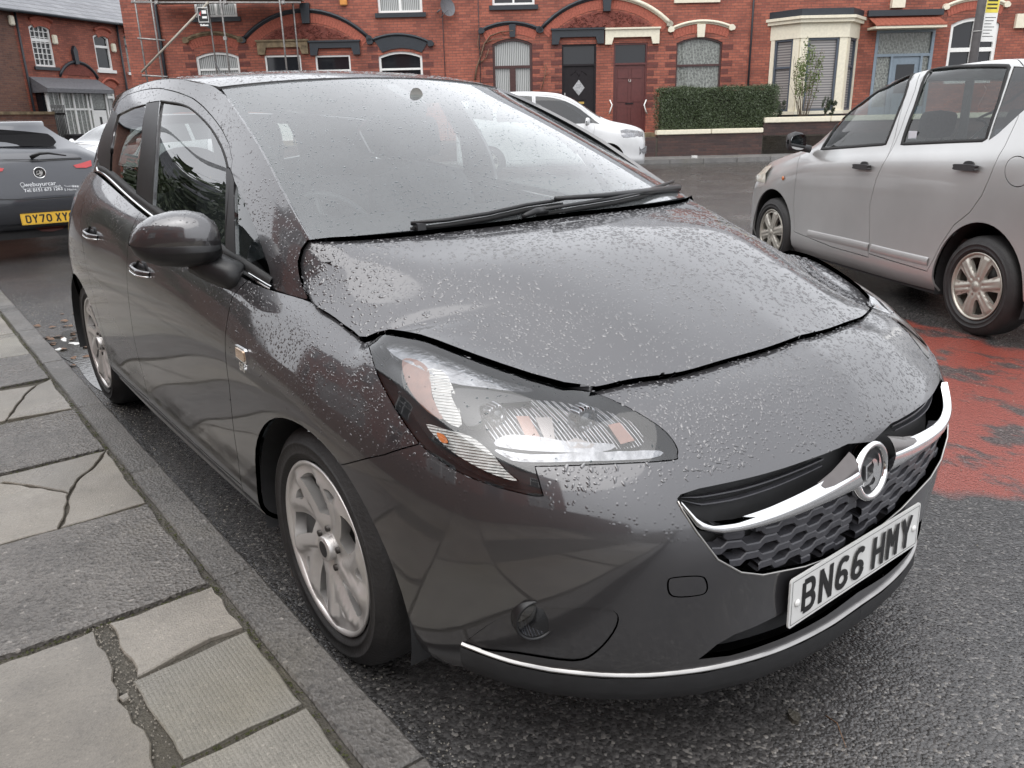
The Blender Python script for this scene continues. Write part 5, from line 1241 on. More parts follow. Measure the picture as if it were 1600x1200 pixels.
a1 = LP(36, 334, -.04); a2 = LP(117, 330, -.04); pc = ((a1[0]+a2[0])/2, LP(77, 340, -.04)[1]); number_plate('DY70 XYC', frameM((-.048, pc[0], pc[1]), (0, -1, 0), (.06, 0, 1)), M['yplate'], lc)
M['letterwhite'] = simple('white_vinyl', (.7, .72, .74), .5, 0)
def tail_text(s, px, py, size, bold=0., x=-.045, sx=1.):
    a_ = LP(px, py, x); z = a_[1]; return text_mesh(s, size, frameM((lface(z)-.006+.03*(a_[0]/.86)**2*.0, a_[0], z), (0, -1, 0), (lface(z+.02)-lface(z-.02), 0, .04)), M['letterwhite'], lc, 'advert_lettering', 0, bold, 'LEFT', sx)
tail_text('webuyurcar', 39, 292, .058, .0004); tail_text('.co.uk', 85, 292, .026); tail_text('Tel: 0151 673 1263', 38, 300.5, .044, .0008)
mb = MB(); a_ = LP(42, 294, 0); b_ = LP(93, 293, 0); zz = a_[1]; mb.box(lface(zz)-.007, lface(zz)-.005, b_[0], a_[0], zz-.002, zz+.001); mb.build('advert_underline', M['letterwhite'], lc)
mb = MB(); a_ = LP(35, 289, 0); mb.tube([(lface(a_[1])-.006, a_[0]+.018*math.cos(t), a_[1]+.004+.018*math.sin(t)) for t in np.linspace(0, 2*math.pi, 13)[:-1]], .003, 5, closed=True); mb.tube([(lface(a_[1])-.006, a_[0]+.014, a_[1]-.01), (lface(a_[1])-.006, a_[0], a_[1]-.034), (lface(a_[1])-.006, a_[0]-.014, a_[1]-.01)], .003, 5); mb.build('advert_pin', M['letterwhite'], lc)
tail_text('Trusted', 101, 292.5, .026); tail_text('5 Home Service', 101, 298.5, .034)
for k in range(5):
    a_ = LP(114+k*3.5, 291, 0); mb = MB(); mb.box(lface(a_[1])-.004, lface(a_[1])-.002, a_[0]-.0085, a_[0]+.0085, a_[1]-.009, a_[1]+.009); mb.build('advert_star', M['letterwhite'], lc)
on_tail(dens(LPp([(55, 357), (70, 355), (104, 353), (100, 359), (85, 363), (66, 363)], 0)), .004, 'reflector_strip', simple('dull_red_reflector', (.10, .03, .025), .3))
on_tail(dens([(.70, .31), (-.70, .31), (-.75, .37), (.75, .37)]), .012, 'lower_bumper', M['rough_black'])
mb = MB(); mb.box(.15, 3.4, -.8, .8, .22, .32); mb.build('underbody', M['rough_black'], lc)
for y, sg in ((-.86, -1), (.86, 1)): wheel(lc, (.75, y, .32), sg, .32, .21, .2, 'five', mats=(M['tyre'], M['dullsilver']))
# ---- white hatchback beyond it
C9 = CP+ray(84, 230)*12.8; Z_RZ = R(-70); org = np.array([C9[0], C9[1], 0])
spec = [(.80, .22, .66, .74, .40, .30), (.76, .20, .70, .80, .60, .48), (.60, .20, .78, .90, .78, .64), (.30, .20, .86, .98, .85, .70), (0., .20, .92, 1.03, .86, .70), (-.22, .20, .95, 1.07, .86, .68), (-.50, .20, .97, 1.23, .86, .66), (-.85, .20, .99, 1.38, .865, .62), (-1.2, .20, 1.01, 1.46, .865, .60), (-1.8, .20, 1.03, 1.48, .865, .59), (-2.4, .22, 1.06, 1.44, .86, .56), (-2.9, .25, 1.08, 1.30, .80, .5), (-3.1, .3, 1.0, 1.1, .6, .4)][::-1]
hc, HS = loft_car('parked_car', 'white hatchback facing us behind the dark blue-grey car at the far left', 'car', tuple(org+np.array([-.1, .45, .0])), Z_RZ, spec, M['white'])
q = HS.xz([(-.22, .99), (-.45, 1.12), (-.75, 1.27), (-1.1, 1.37), (-1.5, 1.40), (-1.5, 1.03), (-.8, 1.01)]); q2 = HS.xz([(-1.58, 1.40), (-2.3, 1.37), (-2.4, 1.08), (-1.58, 1.04)])
uA = HS._solve(lambda X: X[:, [0, 2]]*100, np.array([-.12, .98])*100, False)[0]; uB = HS._solve(lambda X: X[:, [0, 2]]*100, np.array([-.95, 1.25])*100, False)[0]; vz = HS.tv
wsp = np.array([(uA, HS.V), (uA, vz[9]), (uB, vz[10]), (uB, HS.V)])
car_parts(hc, HS, [('hf', HS.xz(ellipse(0, .31, .36, .36))), ('hr', HS.xz(ellipse(-2.5, .31, .36, .36))), ('a', q), ('b', q2), ('ws', wsp)], {'a': ('side_window', M['darkglass'], -.005, 0), 'b': ('side_window', M['darkglass'], -.005, 0), 'ws': ('windscreen', M['carglass'], -.004, 0), 'rest': ('body', M['white'], 0, .012)})
for x, y, sg in ((0, -.85, -1), (-2.5, -.85, -1), (0, .85, 1), (-2.5, .85, 1)): wheel(hc, (x, y, .31), sg, .31, .21, .19, 'five', mats=(M['tyre'], M['dullsilver']))
liner(hc, 0, .31, .365, .365, .84); liner(hc, -2.5, .31, .365, .365, .84); inner(hc, -2.9, -.4, .76, .3, (-1.3,)); mb = MB(); mb.box(-2.1, -.35, -.8, .8, .2, .32); mb.box(-.35, .5, -.6, .6, .25, .85); mb.build('underbody', M['rough_black'], hc)
for sg in (-1, 1): pod([((-.42, 1.04, 1.04), .02, .02, 0), ((-.41, 1.02, 1.04), .06, .05, .1), ((-.40, .96, 1.04), .07, .07, .08), ((-.40, .89, 1.03), .03, .03, 0)], M['white'], 'door_mirror', hc, sg, 16)
# ================================================================== ground
def asphalt(name, red=False, base=(.050, .049, .049)):
    m, nt, b = newmat(name); L = nt.links.new; tc = node(nt, 'ShaderNodeTexCoord'); V = tc.outputs['Object']
    n1 = node(nt, 'ShaderNodeTexNoise', Scale=1.3, Detail=6.); L(V, n1.inputs['Vector'])
    vo = node(nt, 'ShaderNodeTexVoronoi', Scale=135.); L(V, vo.inputs['Vector']); vo2 = node(nt, 'ShaderNodeTexVoronoi', Scale=75.); L(V, vo2.inputs['Vector'])
    n2 = node(nt, 'ShaderNodeTexNoise', Scale=260., Detail=4.); L(V, n2.inputs['Vector'])
    stone = ramp(nt, vo.outputs['Color'], [(.0, tuple(c*.45 for c in base)), (.5, base), (.78, tuple(c*1.7 for c in base)), (1, (.24, .23, .215))])
    mx = node(nt, 'ShaderNodeMix', data_type='RGBA', blend_type='MULTIPLY'); mx.inputs[0].default_value = .8; L(stone, mx.inputs[6]); L(ramp(nt, n1.outputs[0], [(.3, (.6, .6, .62)), (.7, (1.25, 1.2, 1.15))]), mx.inputs[7]); col = mx.outputs[2]
    if red:
        sx = node(nt, 'ShaderNodeSeparateXYZ'); nd = node(nt, 'ShaderNodeTexNoise', Scale=2.6, Detail=8.); L(V, nd.inputs['Vector']); L(V, sx.inputs[0])
        def lin(ax, ay, c):   # soft half plane with a ragged edge
            a = node(nt, 'ShaderNodeMath', op='MULTIPLY'); a.inputs[1].default_value = ax; L(sx.outputs[0], a.inputs[0])
            q = node(nt, 'ShaderNodeMath', op='MULTIPLY_ADD'); q.inputs[1].default_value = ay; L(sx.outputs[1], q.inputs[0]); L(a.outputs[0], q.inputs[2])
            w = node(nt, 'ShaderNodeMath', op='MULTIPLY_ADD'); w.inputs[1].default_value = .5; L(nd.outputs[0], w.inputs[0]); L(q.outputs[0], w.inputs[2])
            r_ = node(nt, 'ShaderNodeMapRange'); r_.inputs[1].default_value = c; r_.inputs[2].default_value = c+.07; L(w.outputs[0], r_.inputs[0]); return r_.outputs[0]
        m1 = lin(-.35, 1, 1.32); m2 = lin(-.25, -1, -3.15); m0 = lin(1., 0, -2.2); mm0 = node(nt, 'ShaderNodeMath', op='MULTIPLY'); L(m1, mm0.inputs[0]); L(m0, mm0.inputs[1]); mm = node(nt, 'ShaderNodeMath', op='MULTIPLY'); L(mm0.outputs[0], mm.inputs[0]); L(m2, mm.inputs[1])
        n5 = node(nt, 'ShaderNodeTexNoise', Scale=2.4, Detail=9., Roughness=.62); mp = node(nt, 'ShaderNodeMapping'); mp.inputs['Scale'].default_value = (1., 1.7, 1); mp.inputs['Rotation'].default_value = (0, 0, .9); L(V, mp.inputs[0]); L(mp.outputs[0], n5.inputs['Vector'])
        w5 = ramp(nt, n5.outputs[0], [(.44, (1, 1, 1)), (.50, (.15, .15, .15)), (.56, (.0, .0, .0))])
        inv = node(nt, 'ShaderNodeMath', op='MULTIPLY'); L(mm.outputs[0], inv.inputs[0]); sb_ = node(nt, 'ShaderNodeMath', op='SUBTRACT'); sb_.inputs[0].default_value = 1.; L(ramp(nt, n5.outputs[0], [(.51, (0, 0, 0)), (.58, (.92, .92, .92))]), sb_.inputs[1]); L(sb_.outputs[0], inv.inputs[1])
        rc = ramp(nt, n2.outputs[0], [(.3, (.13, .028, .02)), (.7, (.30, .075, .055))])
        m3 = node(nt, 'ShaderNodeMix', data_type='RGBA'); L(inv.outputs[0], m3.inputs[0]); L(col, m3.inputs[6]); L(rc, m3.inputs[7]); col = m3.outputs[2]
    L(col, b.inputs['Base Color'])
    wet = node(nt, 'ShaderNodeTexNoise', Scale=.9, Detail=5.); L(V, wet.inputs['Vector'])
    mr = node(nt, 'ShaderNodeMapRange'); mr.inputs[1].default_value = .38; mr.inputs[2].default_value = .66; mr.inputs[3].default_value = .08; mr.inputs[4].default_value = .30; L(wet.outputs[0], mr.inputs[0]); L(mr.outputs[0], b.inputs['Roughness'])
    b.inputs['Specular IOR Level'].default_value = .6
    ad = node(nt, 'ShaderNodeMath', op='MULTIPLY_ADD'); ad.inputs[1].default_value = .7; L(vo2.outputs['Distance'], ad.inputs[0]); L(vo.outputs['Distance'], ad.inputs[2])
    a2 = node(nt, 'ShaderNodeMath', op='MULTIPLY_ADD'); a2.inputs[1].default_value = .22; L(n2.outputs[0], a2.inputs[0]); L(ad.outputs[0], a2.inputs[2])
    bp = node(nt, 'ShaderNodeBump', Strength=.55, Distance=.005); bp.invert = True; L(a2.outputs[0], bp.inputs['Height'])
    L(bp.outputs[0], b.inputs['Normal']); return m
M['road'] = asphalt('wet_asphalt', True)
def concrete(name, base, rough=.45, speck=.6, bscale=220., bump=.35, big=.25, pimple=False):
    m, nt, b = newmat(name); L = nt.links.new; tc = node(nt, 'ShaderNodeTexCoord'); V = tc.outputs['Object']; ob = node(nt, 'ShaderNodeObjectInfo')
    n1 = node(nt, 'ShaderNodeTexNoise', Scale=3.5, Detail=9., Roughness=.6); L(V, n1.inputs['Vector'])
    c1 = ramp(nt, n1.outputs[0], [(.25, tuple(c*(1-big*1.4) for c in base)), (.5, base), (.75, tuple(min(1, c*(1+big)) for c in base))])
    vo = node(nt, 'ShaderNodeTexVoronoi', Scale=bscale*.6); L(V, vo.inputs['Vector'])
    sp = ramp(nt, vo.outputs['Color'], [(0, (1-speck*.6,)*3), (.5, (1, 1, 1)), (.88, (1.05, 1.05, 1.05)), (.93, (1+speck,)*3)])
    mx = node(nt, 'ShaderNodeMix', data_type='RGBA', blend_type='MULTIPLY'); mx.inputs[0].default_value = 1.; L(c1, mx.inputs[6]); L(sp, mx.inputs[7])
    # green-brown grime in broad stains
    n3 = node(nt, 'ShaderNodeTexNoise', Scale=1.7, Detail=8.); L(V, n3.inputs['Vector']); m2 = node(nt, 'ShaderNodeMix', data_type='RGBA', blend_type='MULTIPLY'); L(ramp(nt, n3.outputs[0], [(.5, (0, 0, 0)), (.72, (.55, .55, .55))]), m2.inputs[0]); L(mx.outputs[2], m2.inputs[6]); m2.inputs[7].default_value = (.62, .58, .42, 1)
    hv = node(nt, 'ShaderNodeHueSaturation'); rv = node(nt, 'ShaderNodeMapRange'); rv.inputs[3].default_value = .85; rv.inputs[4].default_value = 1.12; L(ob.outputs['Random'], rv.inputs[0]); L(rv.outputs[0], hv.inputs['Value']); L(m2.outputs[2], hv.inputs['Color'])
    L(hv.outputs[0], b.inputs['Base Color'])
    w = node(nt, 'ShaderNodeTexNoise', Scale=2.2, Detail=4.); L(V, w.inputs['Vector']); mr = node(nt, 'ShaderNodeMapRange'); mr.inputs[1].default_value = .35; mr.inputs[2].default_value = .65; mr.inputs[3].default_value = rough*.6; mr.inputs[4].default_value = rough*1.25; L(w.outputs[0], mr.inputs[0]); L(mr.outputs[0], b.inputs['Roughness'])
    n2 = node(nt, 'ShaderNodeTexNoise', Scale=bscale, Detail=4.); L(V, n2.inputs['Vector']); h = n2.outputs[0]
    if pimple:
        v2 = node(nt, 'ShaderNodeTexVoronoi', Scale=105.); v2.inputs['Randomness'].default_value = .12; L(V, v2.inputs['Vector']); ad = node(nt, 'ShaderNodeMath', op='MULTIPLY_ADD'); ad.inputs[1].default_value = -1.4; L(v2.outputs['Distance'], ad.inputs[0]); L(h, ad.inputs[2]); h = ad.outputs[0]
    else:
        ad = node(nt, 'ShaderNodeMath', op='ADD'); L(vo.outputs['Distance'], ad.inputs[0]); L(h, ad.inputs[1]); h = ad.outputs[0]
    bp = node(nt, 'ShaderNodeBump', Strength=bump, Distance=.004); L(h, bp.inputs['Height']); L(bp.outputs[0], b.inputs['Normal']); return m
M['slab'] = concrete('grey_paving', (.205, .185, .157), .34, .35, 300., .25)
M['slab_pimple'] = concrete('dimpled_paving', (.20, .187, .16), .34, .35, 300., .5, pimple=True)
M['patch'] = concrete('tarmac_patch', (.125, .115, .105), .32, .9, 150., .9)
M['kerb'] = concrete('kerb_concrete', (.115, .108, .10), .42, .9, 170., .6)
M['joint'] = concrete('joint_grit', (.07, .062, .048), .7, .5, 260., .8)
M['gutter'] = concrete('far_paving', (.17, .165, .16), .5, .3, 120., .3)
gr_ = MB(); N_ = 14
gr_.add([(-260, -260, 0), (260, -260, 0), (260, 260, 0), (-260, 260, 0)], [(0, 1, 2, 3)]); struct(gr_.build('road', M['road']))
# puddle by the rear wheel
def blob(cx, cy, rx, ry, n, seed, rot=0, j=.28):
    r_ = random.Random(seed); ph = [(r_.uniform(0, 6.3), r_.uniform(.3, 1)) for _ in range(6)]; o = []
    for i in range(n):
        a = 2*math.pi*i/n; k = 1+j*sum(w*math.sin((q+2)*a+p)/(q+1.5) for q, (p, w) in enumerate(ph)); x, y = rx*k*math.cos(a), ry*k*math.sin(a); o.append((cx+x*math.cos(rot)-y*math.sin(rot), cy+x*math.sin(rot)+y*math.cos(rot)))
    return o
m, nt, b_ = newmat('shallow_rain_water'); setp(b_, col=(.05, .047, .042), rough=.03, spec=.9); tc = node(nt, 'ShaderNodeTexCoord'); n_t = node(nt, 'ShaderNodeTexNoise', Scale=40., Detail=6.); nt.links.new(tc.outputs['Object'], n_t.inputs[0]); bp = node(nt, 'ShaderNodeBump', Strength=.22, Distance=.004); nt.links.new(n_t.outputs[0], bp.inputs['Height']); nt.links.new(bp.outputs[0], b_.inputs['Normal'])
M['water'] = m
for k, (cx, cy, rx, ry, sd_, rt) in enumerate(((-3.40, -.70, .80, .17, 3, .02), (-2.95, -.62, .25, .12, 5, .3), (-4.6, -.25, .3, .08, 8, .1))):
    pl_ = blob(cx, cy, rx, ry, 70, sd_, rt, .34); mb = MB(); mb.add([(x, y, .004) for x, y in pl_], [tuple(f) for f in geometry.tessellate_polygon([[Vector((x, y, 0)) for x, y in pl_]])]); struct(mb.build('puddle', M['water'], recalc=True))
# ---- pavement: bed, kerb stones, slabs
KY0, KY1 = -.892, -1.003
pave = struct(empty('pavement', (0, 0, 0)))
mb = MB(); mb.box(-60, 30, -3.6, KY0-.02, -.05, .088); mb.build('paving_bed', M['joint'], pave)
def piece(pts, z0, z1, name, mat, parent, jit=.003, seed=0, step=.035, inset=.004, chamf=.003):
    """a flat stone with worn edges"""
    r_ = random.Random(seed); c = Vector((sum(p[0] for p in pts)/len(pts), sum(p[1] for p in pts)/len(pts))); o = []
    n = len(pts); area = sum(pts[i][0]*pts[(i+1) % n][1]-pts[(i+1) % n][0]*pts[i][1] for i in range(n))
    if area < 0: pts = pts[::-1]
    for i in range(n):
        a = Vector(pts[i]); b = Vector(pts[(i+1) % n]); d = b-a; L_ = d.length
        if L_ < 1e-5: continue
        nn = Vector((-d.y, d.x))/L_; k = max(1, int(L_/step)); ph = r_.uniform(0, 6)
        for q in range(k):
            t = q/k; off = inset+jit*(r_.random()+.6*math.sin(ph+t*9)); 
            if q == 0: off = inset+.002
            o.append(a+d*t+nn*off+d/L_*(inset if q == 0 else 0))
    m_ = len(o); V = []
    dz = (r_.uniform(-.0015, .0015), r_.uniform(-.0015, .0015))
    top = lambda p: z1+dz[0]*(p.x-c.x)*2+dz[1]*(p.y-c.y)*2
    inn = []
    for i in range(m_):
        a, b = o[i-1], o[(i+1) % m_]; d = (b-a); d = d/(d.length+1e-9); nn = Vector((-d.y, d.x)); inn.append(o[i]+nn*chamf)
    V = [(p.x, p.y, z0) for p in o]+[(p.x, p.y, top(p)-chamf) for p in o]+[(p.x, p.y, top(p)) for p in inn]
    F = []
    for k in (0, 1):
        for i in range(m_): F.append((k*m_+i, k*m_+(i+1) % m_, (k+1)*m_+(i+1) % m_, (k+1)*m_+i))
    F += [tuple(2*m_+i for i in f) for f in geometry.tessellate_polygon([[Vector((p.x, p.y, 0)) for p in inn]])]
    me = mesh(name, V, F); bm = bmesh.new(); bm.from_mesh(me); bmesh.ops.recalc_face_normals(bm, faces=bm.faces); bm.to_mesh(me); bm.free()
    return link(name, me, mat, parent)
x = 3.27; sd_ = 1
while x > -14:
    piece([(x-.913, KY0), (x, KY0), (x, KY1), (x-.913, KY1)], -.03, .1, 'kerb_stone', M['kerb'], pave, .0022, sd_, .04, .0015, .006); x -= .915; sd_ += 1
mb = MB(); mb.box(-60, x, KY1, KY0, -.03, .098); mb.build('far_kerb', M['kerb'], pave)
KI = KY1-.012
def sl(pts, mat='slab', seed=0, z=.1, jit=.003): return piece(pts, .06, z, 'paving_slab', M[mat], pave, jit, seed)
# the row nearest us, then away from the camera; joints at the photographed places
sl([(.245, KI), (.84, KI), (.84, -1.62), (.245, -1.62)], 'slab_pimple', 11); sl([(.85, KI), (1.44, KI), (1.44, -1.62), (.85, -1.62)], 'slab', 12)
sl([(-.085, -1.295), (.235, -1.275), (.235, KI), (-.105, KI)], 'slab_pimple', 13); sl([(-.36, -1.285), (-.085, -1.28), (-.125, -1.1), (-.118, KI), (-.36, KI)], 'slab', 14, .101, .006)
sl([(-.355, -1.93), (.24, -1.93), (.235, -1.318), (.10, -1.302), (-.03, -1.325), (-.20, -1.305), (-.355, -1.312)], 'slab', 15, .1, .008)
sl([(-.05, -1.335), (-.02, -1.325), (-.03, -1.30), (-.06, -1.305)], 'slab', 16, .099)
sl([(.25, -1.64), (.84, -1.64), (.84, -2.24), (.25, -2.24)], 'slab', 17)
sl([(-1.0, -2.2), (-.375, -2.2), (-.375, KI), (-1.0, KI)], 'patch', 18, .103, .006)
# third row: broken light slabs
ck = lambda l: [tuple(P(a, b, z=.1)[:2]) for a, b in l]
c1 = ck([(166, 703), (148, 728), (122, 748), (106, 775), (104, 800), (93, 826)]); c2 = ck([(0, 753), (38, 757), (82, 765), (110, 770)])
sl([c1[0], (-1.60, KI), (-1.015, KI), c1[5], c1[4], c1[3], c1[2], c1[1]], 'slab', 19, .1, .005)
sl([(-1.60, -1.62), c1[0], c1[1], c1[2], c2[3], c2[2], c2[1], c2[0], (c2[0][0]-.02, -1.62)], 'slab', 20, .0985, .005)
sl([(c2[0][0], -1.62), c2[0], c2[1], c2[2], c2[3], c1[3], c1[4], c1[5], (-1.015, -1.62)], 'slab', 21, .1, .005)
sl([(-1.6, -2.2), (-1.6, -1.635), (-1.015, -1.635), (-1.015, -2.2)], 'slab', 22)
sl([(-2.21, -2.2), (-2.21, KI), (-1.615, KI), (-1.615, -2.2)], 'patch', 23, .102, .005)
c3 = ck([(57, 601), (40, 615), (22, 640), (10, 656)])
sl([c3[0], (-2.80, KI), (-2.23, KI), c3[3], c3[2], c3[1]], 'slab', 24, .1, .004); sl([(-2.80, -1.62), c3[0], c3[1], c3[2], c3[3], (-2.23, -1.62)], 'slab', 25, .099, .004)
sl([(-3.4, -2.2), (-3.4, KI), (-2.81, KI), (-2.81, -2.2)], 'patch', 26, .101, .004)
x = -3.41; k = 0
while x > -12:
    y = KI
    for w_ in (.62, .62, .62, .62): sl([(x-.597, y-w_+.008), (x, y-w_+.008), (x, y), (x-.597, y)], 'slab' if (k % 3) else 'slab_pimple', 40+k*5+int(-y*3), .1-.0015*(k % 2)); y -= w_
    x -= .607; k += 1
for x0 in (-2.8, -2.21, -1.6, -1.0, -.36, .25, .85, 1.46, 2.07, 2.68):
    for y0 in ((-2.22, -2.83) if x0 > -3 else ()): sl([(x0-.6+.0, y0-.6), (x0-.01, y0-.6), (x0-.01, y0), (x0-.6, y0)], 'slab', int(x0*10)+90+int(-y0*9))
for x0 in (1.46, 2.07, 2.68): sl([(x0, -1.62), (x0+.597, -1.62), (x0+.597, KI), (x0, KI)], 'slab', int(x0*10)+300)
mb = MB(); mb.box(-60, -12.5, -3.6, KI, .05, .1); mb.build('distant_paving', M['gutter'], pave)
# moss and grit in the joints along the kerb
M['moss'] = simple('joint_moss', (.055, .06, .02), .9, .4, 60, .6, 300); mb = MB()
for i in range(1500):
    x = RNG.uniform(-5, .8)
    if RNG.random() < .45: px_, py_ = x, KI+.004+RNG.gauss(0, .005)
    else: px_, py_ = RNG.choice((-.368, -1.008, -1.608, -2.22, -2.805, -3.405, .24))+RNG.gauss(0, .004), RNG.uniform(-1.9, KI)
    r_ = RNG.uniform(.002, .0055); a0 = RNG.uniform(0, 6); z = .094
    V = [(px_+r_*math.cos(a0+j*2.1), py_+r_*math.sin(a0+j*2.1), z) for j in range(3)]+[(px_, py_, z+r_*.8)]
    mb.add(V, [(0, 1, 3), (1, 2, 3), (2, 0, 3)])
tag(mb.build('moss', M['moss']), 'moss and grit in the joints of the paving', 'moss', kind='stuff')
# loose grit along the gutter
M['grit'] = simple('pale_grit', (.22, .20, .17), .7, .4, 90); mb = MB()
for i in range(2600):
    if i < 1500: x_, y_, z = RNG.uniform(-6, 1.3), KY0+.015+abs(RNG.gauss(0, .09)), .001
    elif i < 2100: x_, y_, z = RNG.gauss(-.15, .22), RNG.gauss(-1.3, .03), .095
    else: x_, y_, z = RNG.uniform(-1, 2.2), RNG.uniform(-.9, 3), .001
    r_ = RNG.uniform(.0012, .0038); a0 = RNG.uniform(0, 6)
    V = [(x_+r_*math.cos(a0+j*1.57), y_+r_*RNG.uniform(.6, 1)*math.sin(a0+j*1.57), z) for j in range(4)]+[(x_, y_, z+r_)]
    mb.add(V, [(0, 1, 4), (1, 2, 4), (2, 3, 4), (3, 0, 4)])
tag(mb.build('grit', M['grit']), 'small stones scattered along the gutter and joints', 'grit', kind='stuff')
# leaves, twigs and scraps
M['leaf'] = simple('fallen_leaf', (.30, .24, .10), .5, .3, 60); M['deadleaf'] = simple('brown_leaf', (.13, .065, .03), .6, .4, 60); M['scrap'] = simple('wet_paper', (.6, .6, .58), .5, .1, 40)
def leaf(x, y, z, s, rot, mat, label, cat='leaf', group=None):
    mb = MB(); n = 7; top = []; bt = []
    for i in range(n):
        t = i/(n-1); w = .32*math.sin(math.pi*t)**.8; top.append((s*(t-.5), s*w, s*.10*math.sin(t*3)+s*.05)); bt.append((s*(t-.5), -s*w, s*.10*math.sin(t*3)+s*.03))
    mid = [(s*(i/(n-1)-.5), 0, s*.02+s*.08*math.sin(i/(n-1)*3)) for i in range(n)]
    mb.grid([top, mid, bt]); mb.tube([mid[-1], (s*.7, s*.06, 0.002)], s*.015, 4); o = mb.build('fallen_leaf', mat); o.location = (x, y, z); o.rotation_euler = (.1, .06, rot)
    return tag(o, label, cat, group)
q = P(388, 862, z=.03); leaf(q[0]-.02, -.872, .006, .03, .6, M['leaf'], 'small yellow leaf on the wet road beside the kerb near the front wheel')
for i in range(46):
    x_ = RNG.gauss(-4.0, .45); y_ = RNG.uniform(-.84, -.40)
    leaf(x_, y_, .003, RNG.uniform(.03, .06), RNG.uniform(0, 6), M['deadleaf'], 'brown dead leaf or twig in the litter drifted behind the rear wheel', 'leaf', 'dead leaves in the gutter')
tw = MB(); a_ = P(1290, 1118, z=.006); b_ = P(1322, 1168, z=.004); c_ = P(1308, 1130, z=.012); tw.tube([tuple(a_), tuple(c_), tuple(b_)], [.0018, .0013, .0008], 5)
tag(tw.build('twig', M['deadleaf']), 'thin curved twig lying on the road below the number plate', 'twig')
for k, (px_, py_) in enumerate(((100, 530), (118, 536), (92, 545))):
    q = P(px_, py_, z=.01); mb = MB(); pl_ = blob(0, 0, .035, .018, 12, 60+k, 0, .6); mb.prism(pl_, .0, .004); o = mb.build('paper_scrap', M['scrap'], recalc=True); o.location = (q[0], q[1], .004); o.rotation_euler = (.15, .1, k*1.1); tag(o, ('middle one of three torn white paper scraps in the gutter behind the rear wheel', 'torn white paper scrap nearest the rear wheel, in the gutter', 'torn white paper scrap farthest from the rear wheel, nearest the kerb')[k], 'litter', group='paper scraps in the gutter')
mb = MB(); q = P(1240, 1120, z=.006); mb.prism(blob(0, 0, .018, .012, 10, 5, 0, .5), 0, .012); o = mb.build('clump', M['joint'], recalc=True); o.location = (q[0], q[1], .001); tag(o, 'small dark clump of dirt on the road near the twig', 'dirt')

# ================================================================== brick buildings
def brick_mat(name, c1, c2, mort, stain=.5, sc=1.):
    m, nt, b = newmat(name); L = nt.links.new; tc = node(nt, 'ShaderNodeTexCoord'); sx = node(nt, 'ShaderNodeSeparateXYZ'); L(tc.outputs['Object'], sx.inputs[0])
    ax = node(nt, 'ShaderNodeMath', op='ADD'); L(sx.outputs[0], ax.inputs[0]); L(sx.outputs[1], ax.inputs[1]); cb = node(nt, 'ShaderNodeCombineXYZ'); L(ax.outputs[0], cb.inputs[0]); L(sx.outputs[2], cb.inputs[1])
    br = node(nt, 'ShaderNodeTexBrick', Scale=sc); br.inputs['Brick Width'].default_value = .235; br.inputs['Row Height'].default_value = .078; br.inputs['Mortar Size'].default_value = .007; br.inputs['Mortar Smooth'].default_value = .2; br.inputs['Bias'].default_value = -.1
    br.inputs['Color1'].default_value = (*c1, 1); br.inputs['Color2'].default_value = (*c2, 1); br.inputs['Mortar'].default_value = (*mort, 1); L(cb.outputs[0], br.inputs['Vector'])
    n1 = node(nt, 'ShaderNodeTexNoise', Scale=.9, Detail=7.); L(tc.outputs['Object'], n1.inputs['Vector'])
    mx = node(nt, 'ShaderNodeMix', data_type='RGBA', blend_type='MULTIPLY'); mx.inputs[0].default_value = stain; L(br.outputs['Color'], mx.inputs[6]); L(ramp(nt, n1.outputs[0], [(.32, (.5, .46, .46)), (.5, (.95, .93, .93)), (.7, (1.15, 1.12, 1.1))]), mx.inputs[7])
    n2 = node(nt, 'ShaderNodeTexNoise', Scale=14., Detail=6.); L(tc.outputs['Object'], n2.inputs['Vector']); m2 = node(nt, 'ShaderNodeMix', data_type='RGBA', blend_type='MULTIPLY'); m2.inputs[0].default_value = .5; L(mx.outputs[2], m2.inputs[6]); L(ramp(nt, n2.outputs[0], [(.3, (.65, .65, .65)), (.7, (1.2, 1.2, 1.2))]), m2.inputs[7]); L(m2.outputs[2], b.inputs['Base Color'])
    setp(b, rough=.75); bp = node(nt, 'ShaderNodeBump', Strength=.7, Distance=.012); bp.invert = True; L(br.outputs['Fac'], bp.inputs['Height']); L(bp.outputs[0], b.inputs['Normal']); return m
M['brick'] = brick_mat('red_brick', (.385, .118, .074), (.235, .070, .048), (.17, .085, .068), .75)
M['brick_dark'] = brick_mat('dark_sooty_brick', (.075, .04, .034), (.04, .026, .026), (.055, .04, .036), .6)
M['brick_brown'] = brick_mat('brown_brick', (.20, .095, .065), (.12, .06, .048), (.16, .12, .10), .5)
M['quoin'] = brick_mat('dark_quoin_brick', (.16, .045, .035), (.11, .035, .03), (.12, .05, .04), .5)
M['arch'] = simple('arch_brick', (.36, .10, .065), .75, .25, 30, .4, 60)
M['terracotta'] = simple('carved_terracotta', (.17, .045, .032), .8, .35, 22, 1., 26)
M['darkpaint'] = simple('dark_slate_paint', (.020, .025, .032), .4, .15, 20); M['creampaint'] = simple('cream_paint', (.72, .67, .54), .5, .07, 14); M['whitepaint'] = simple('white_gloss_frame', (.78, .78, .76), .35, .04, 14)
M['stone'] = simple('stained_sandstone', (.20, .15, .09), .8, .45, 7, .3, 60); M['brownframe'] = simple('brown_frame', (.055, .02, .018), .4, .2, 14)
M['reddoor'] = simple('oxblood_door', (.10, .026, .024), .45, .12, 12); M['blackdoor'] = simple('black_door', (.014, .011, .013), .5, .2, 12, spec=.25); M['bluegrey'] = simple('blue_grey_joinery', (.20, .25, .30), .4, .1, 14)
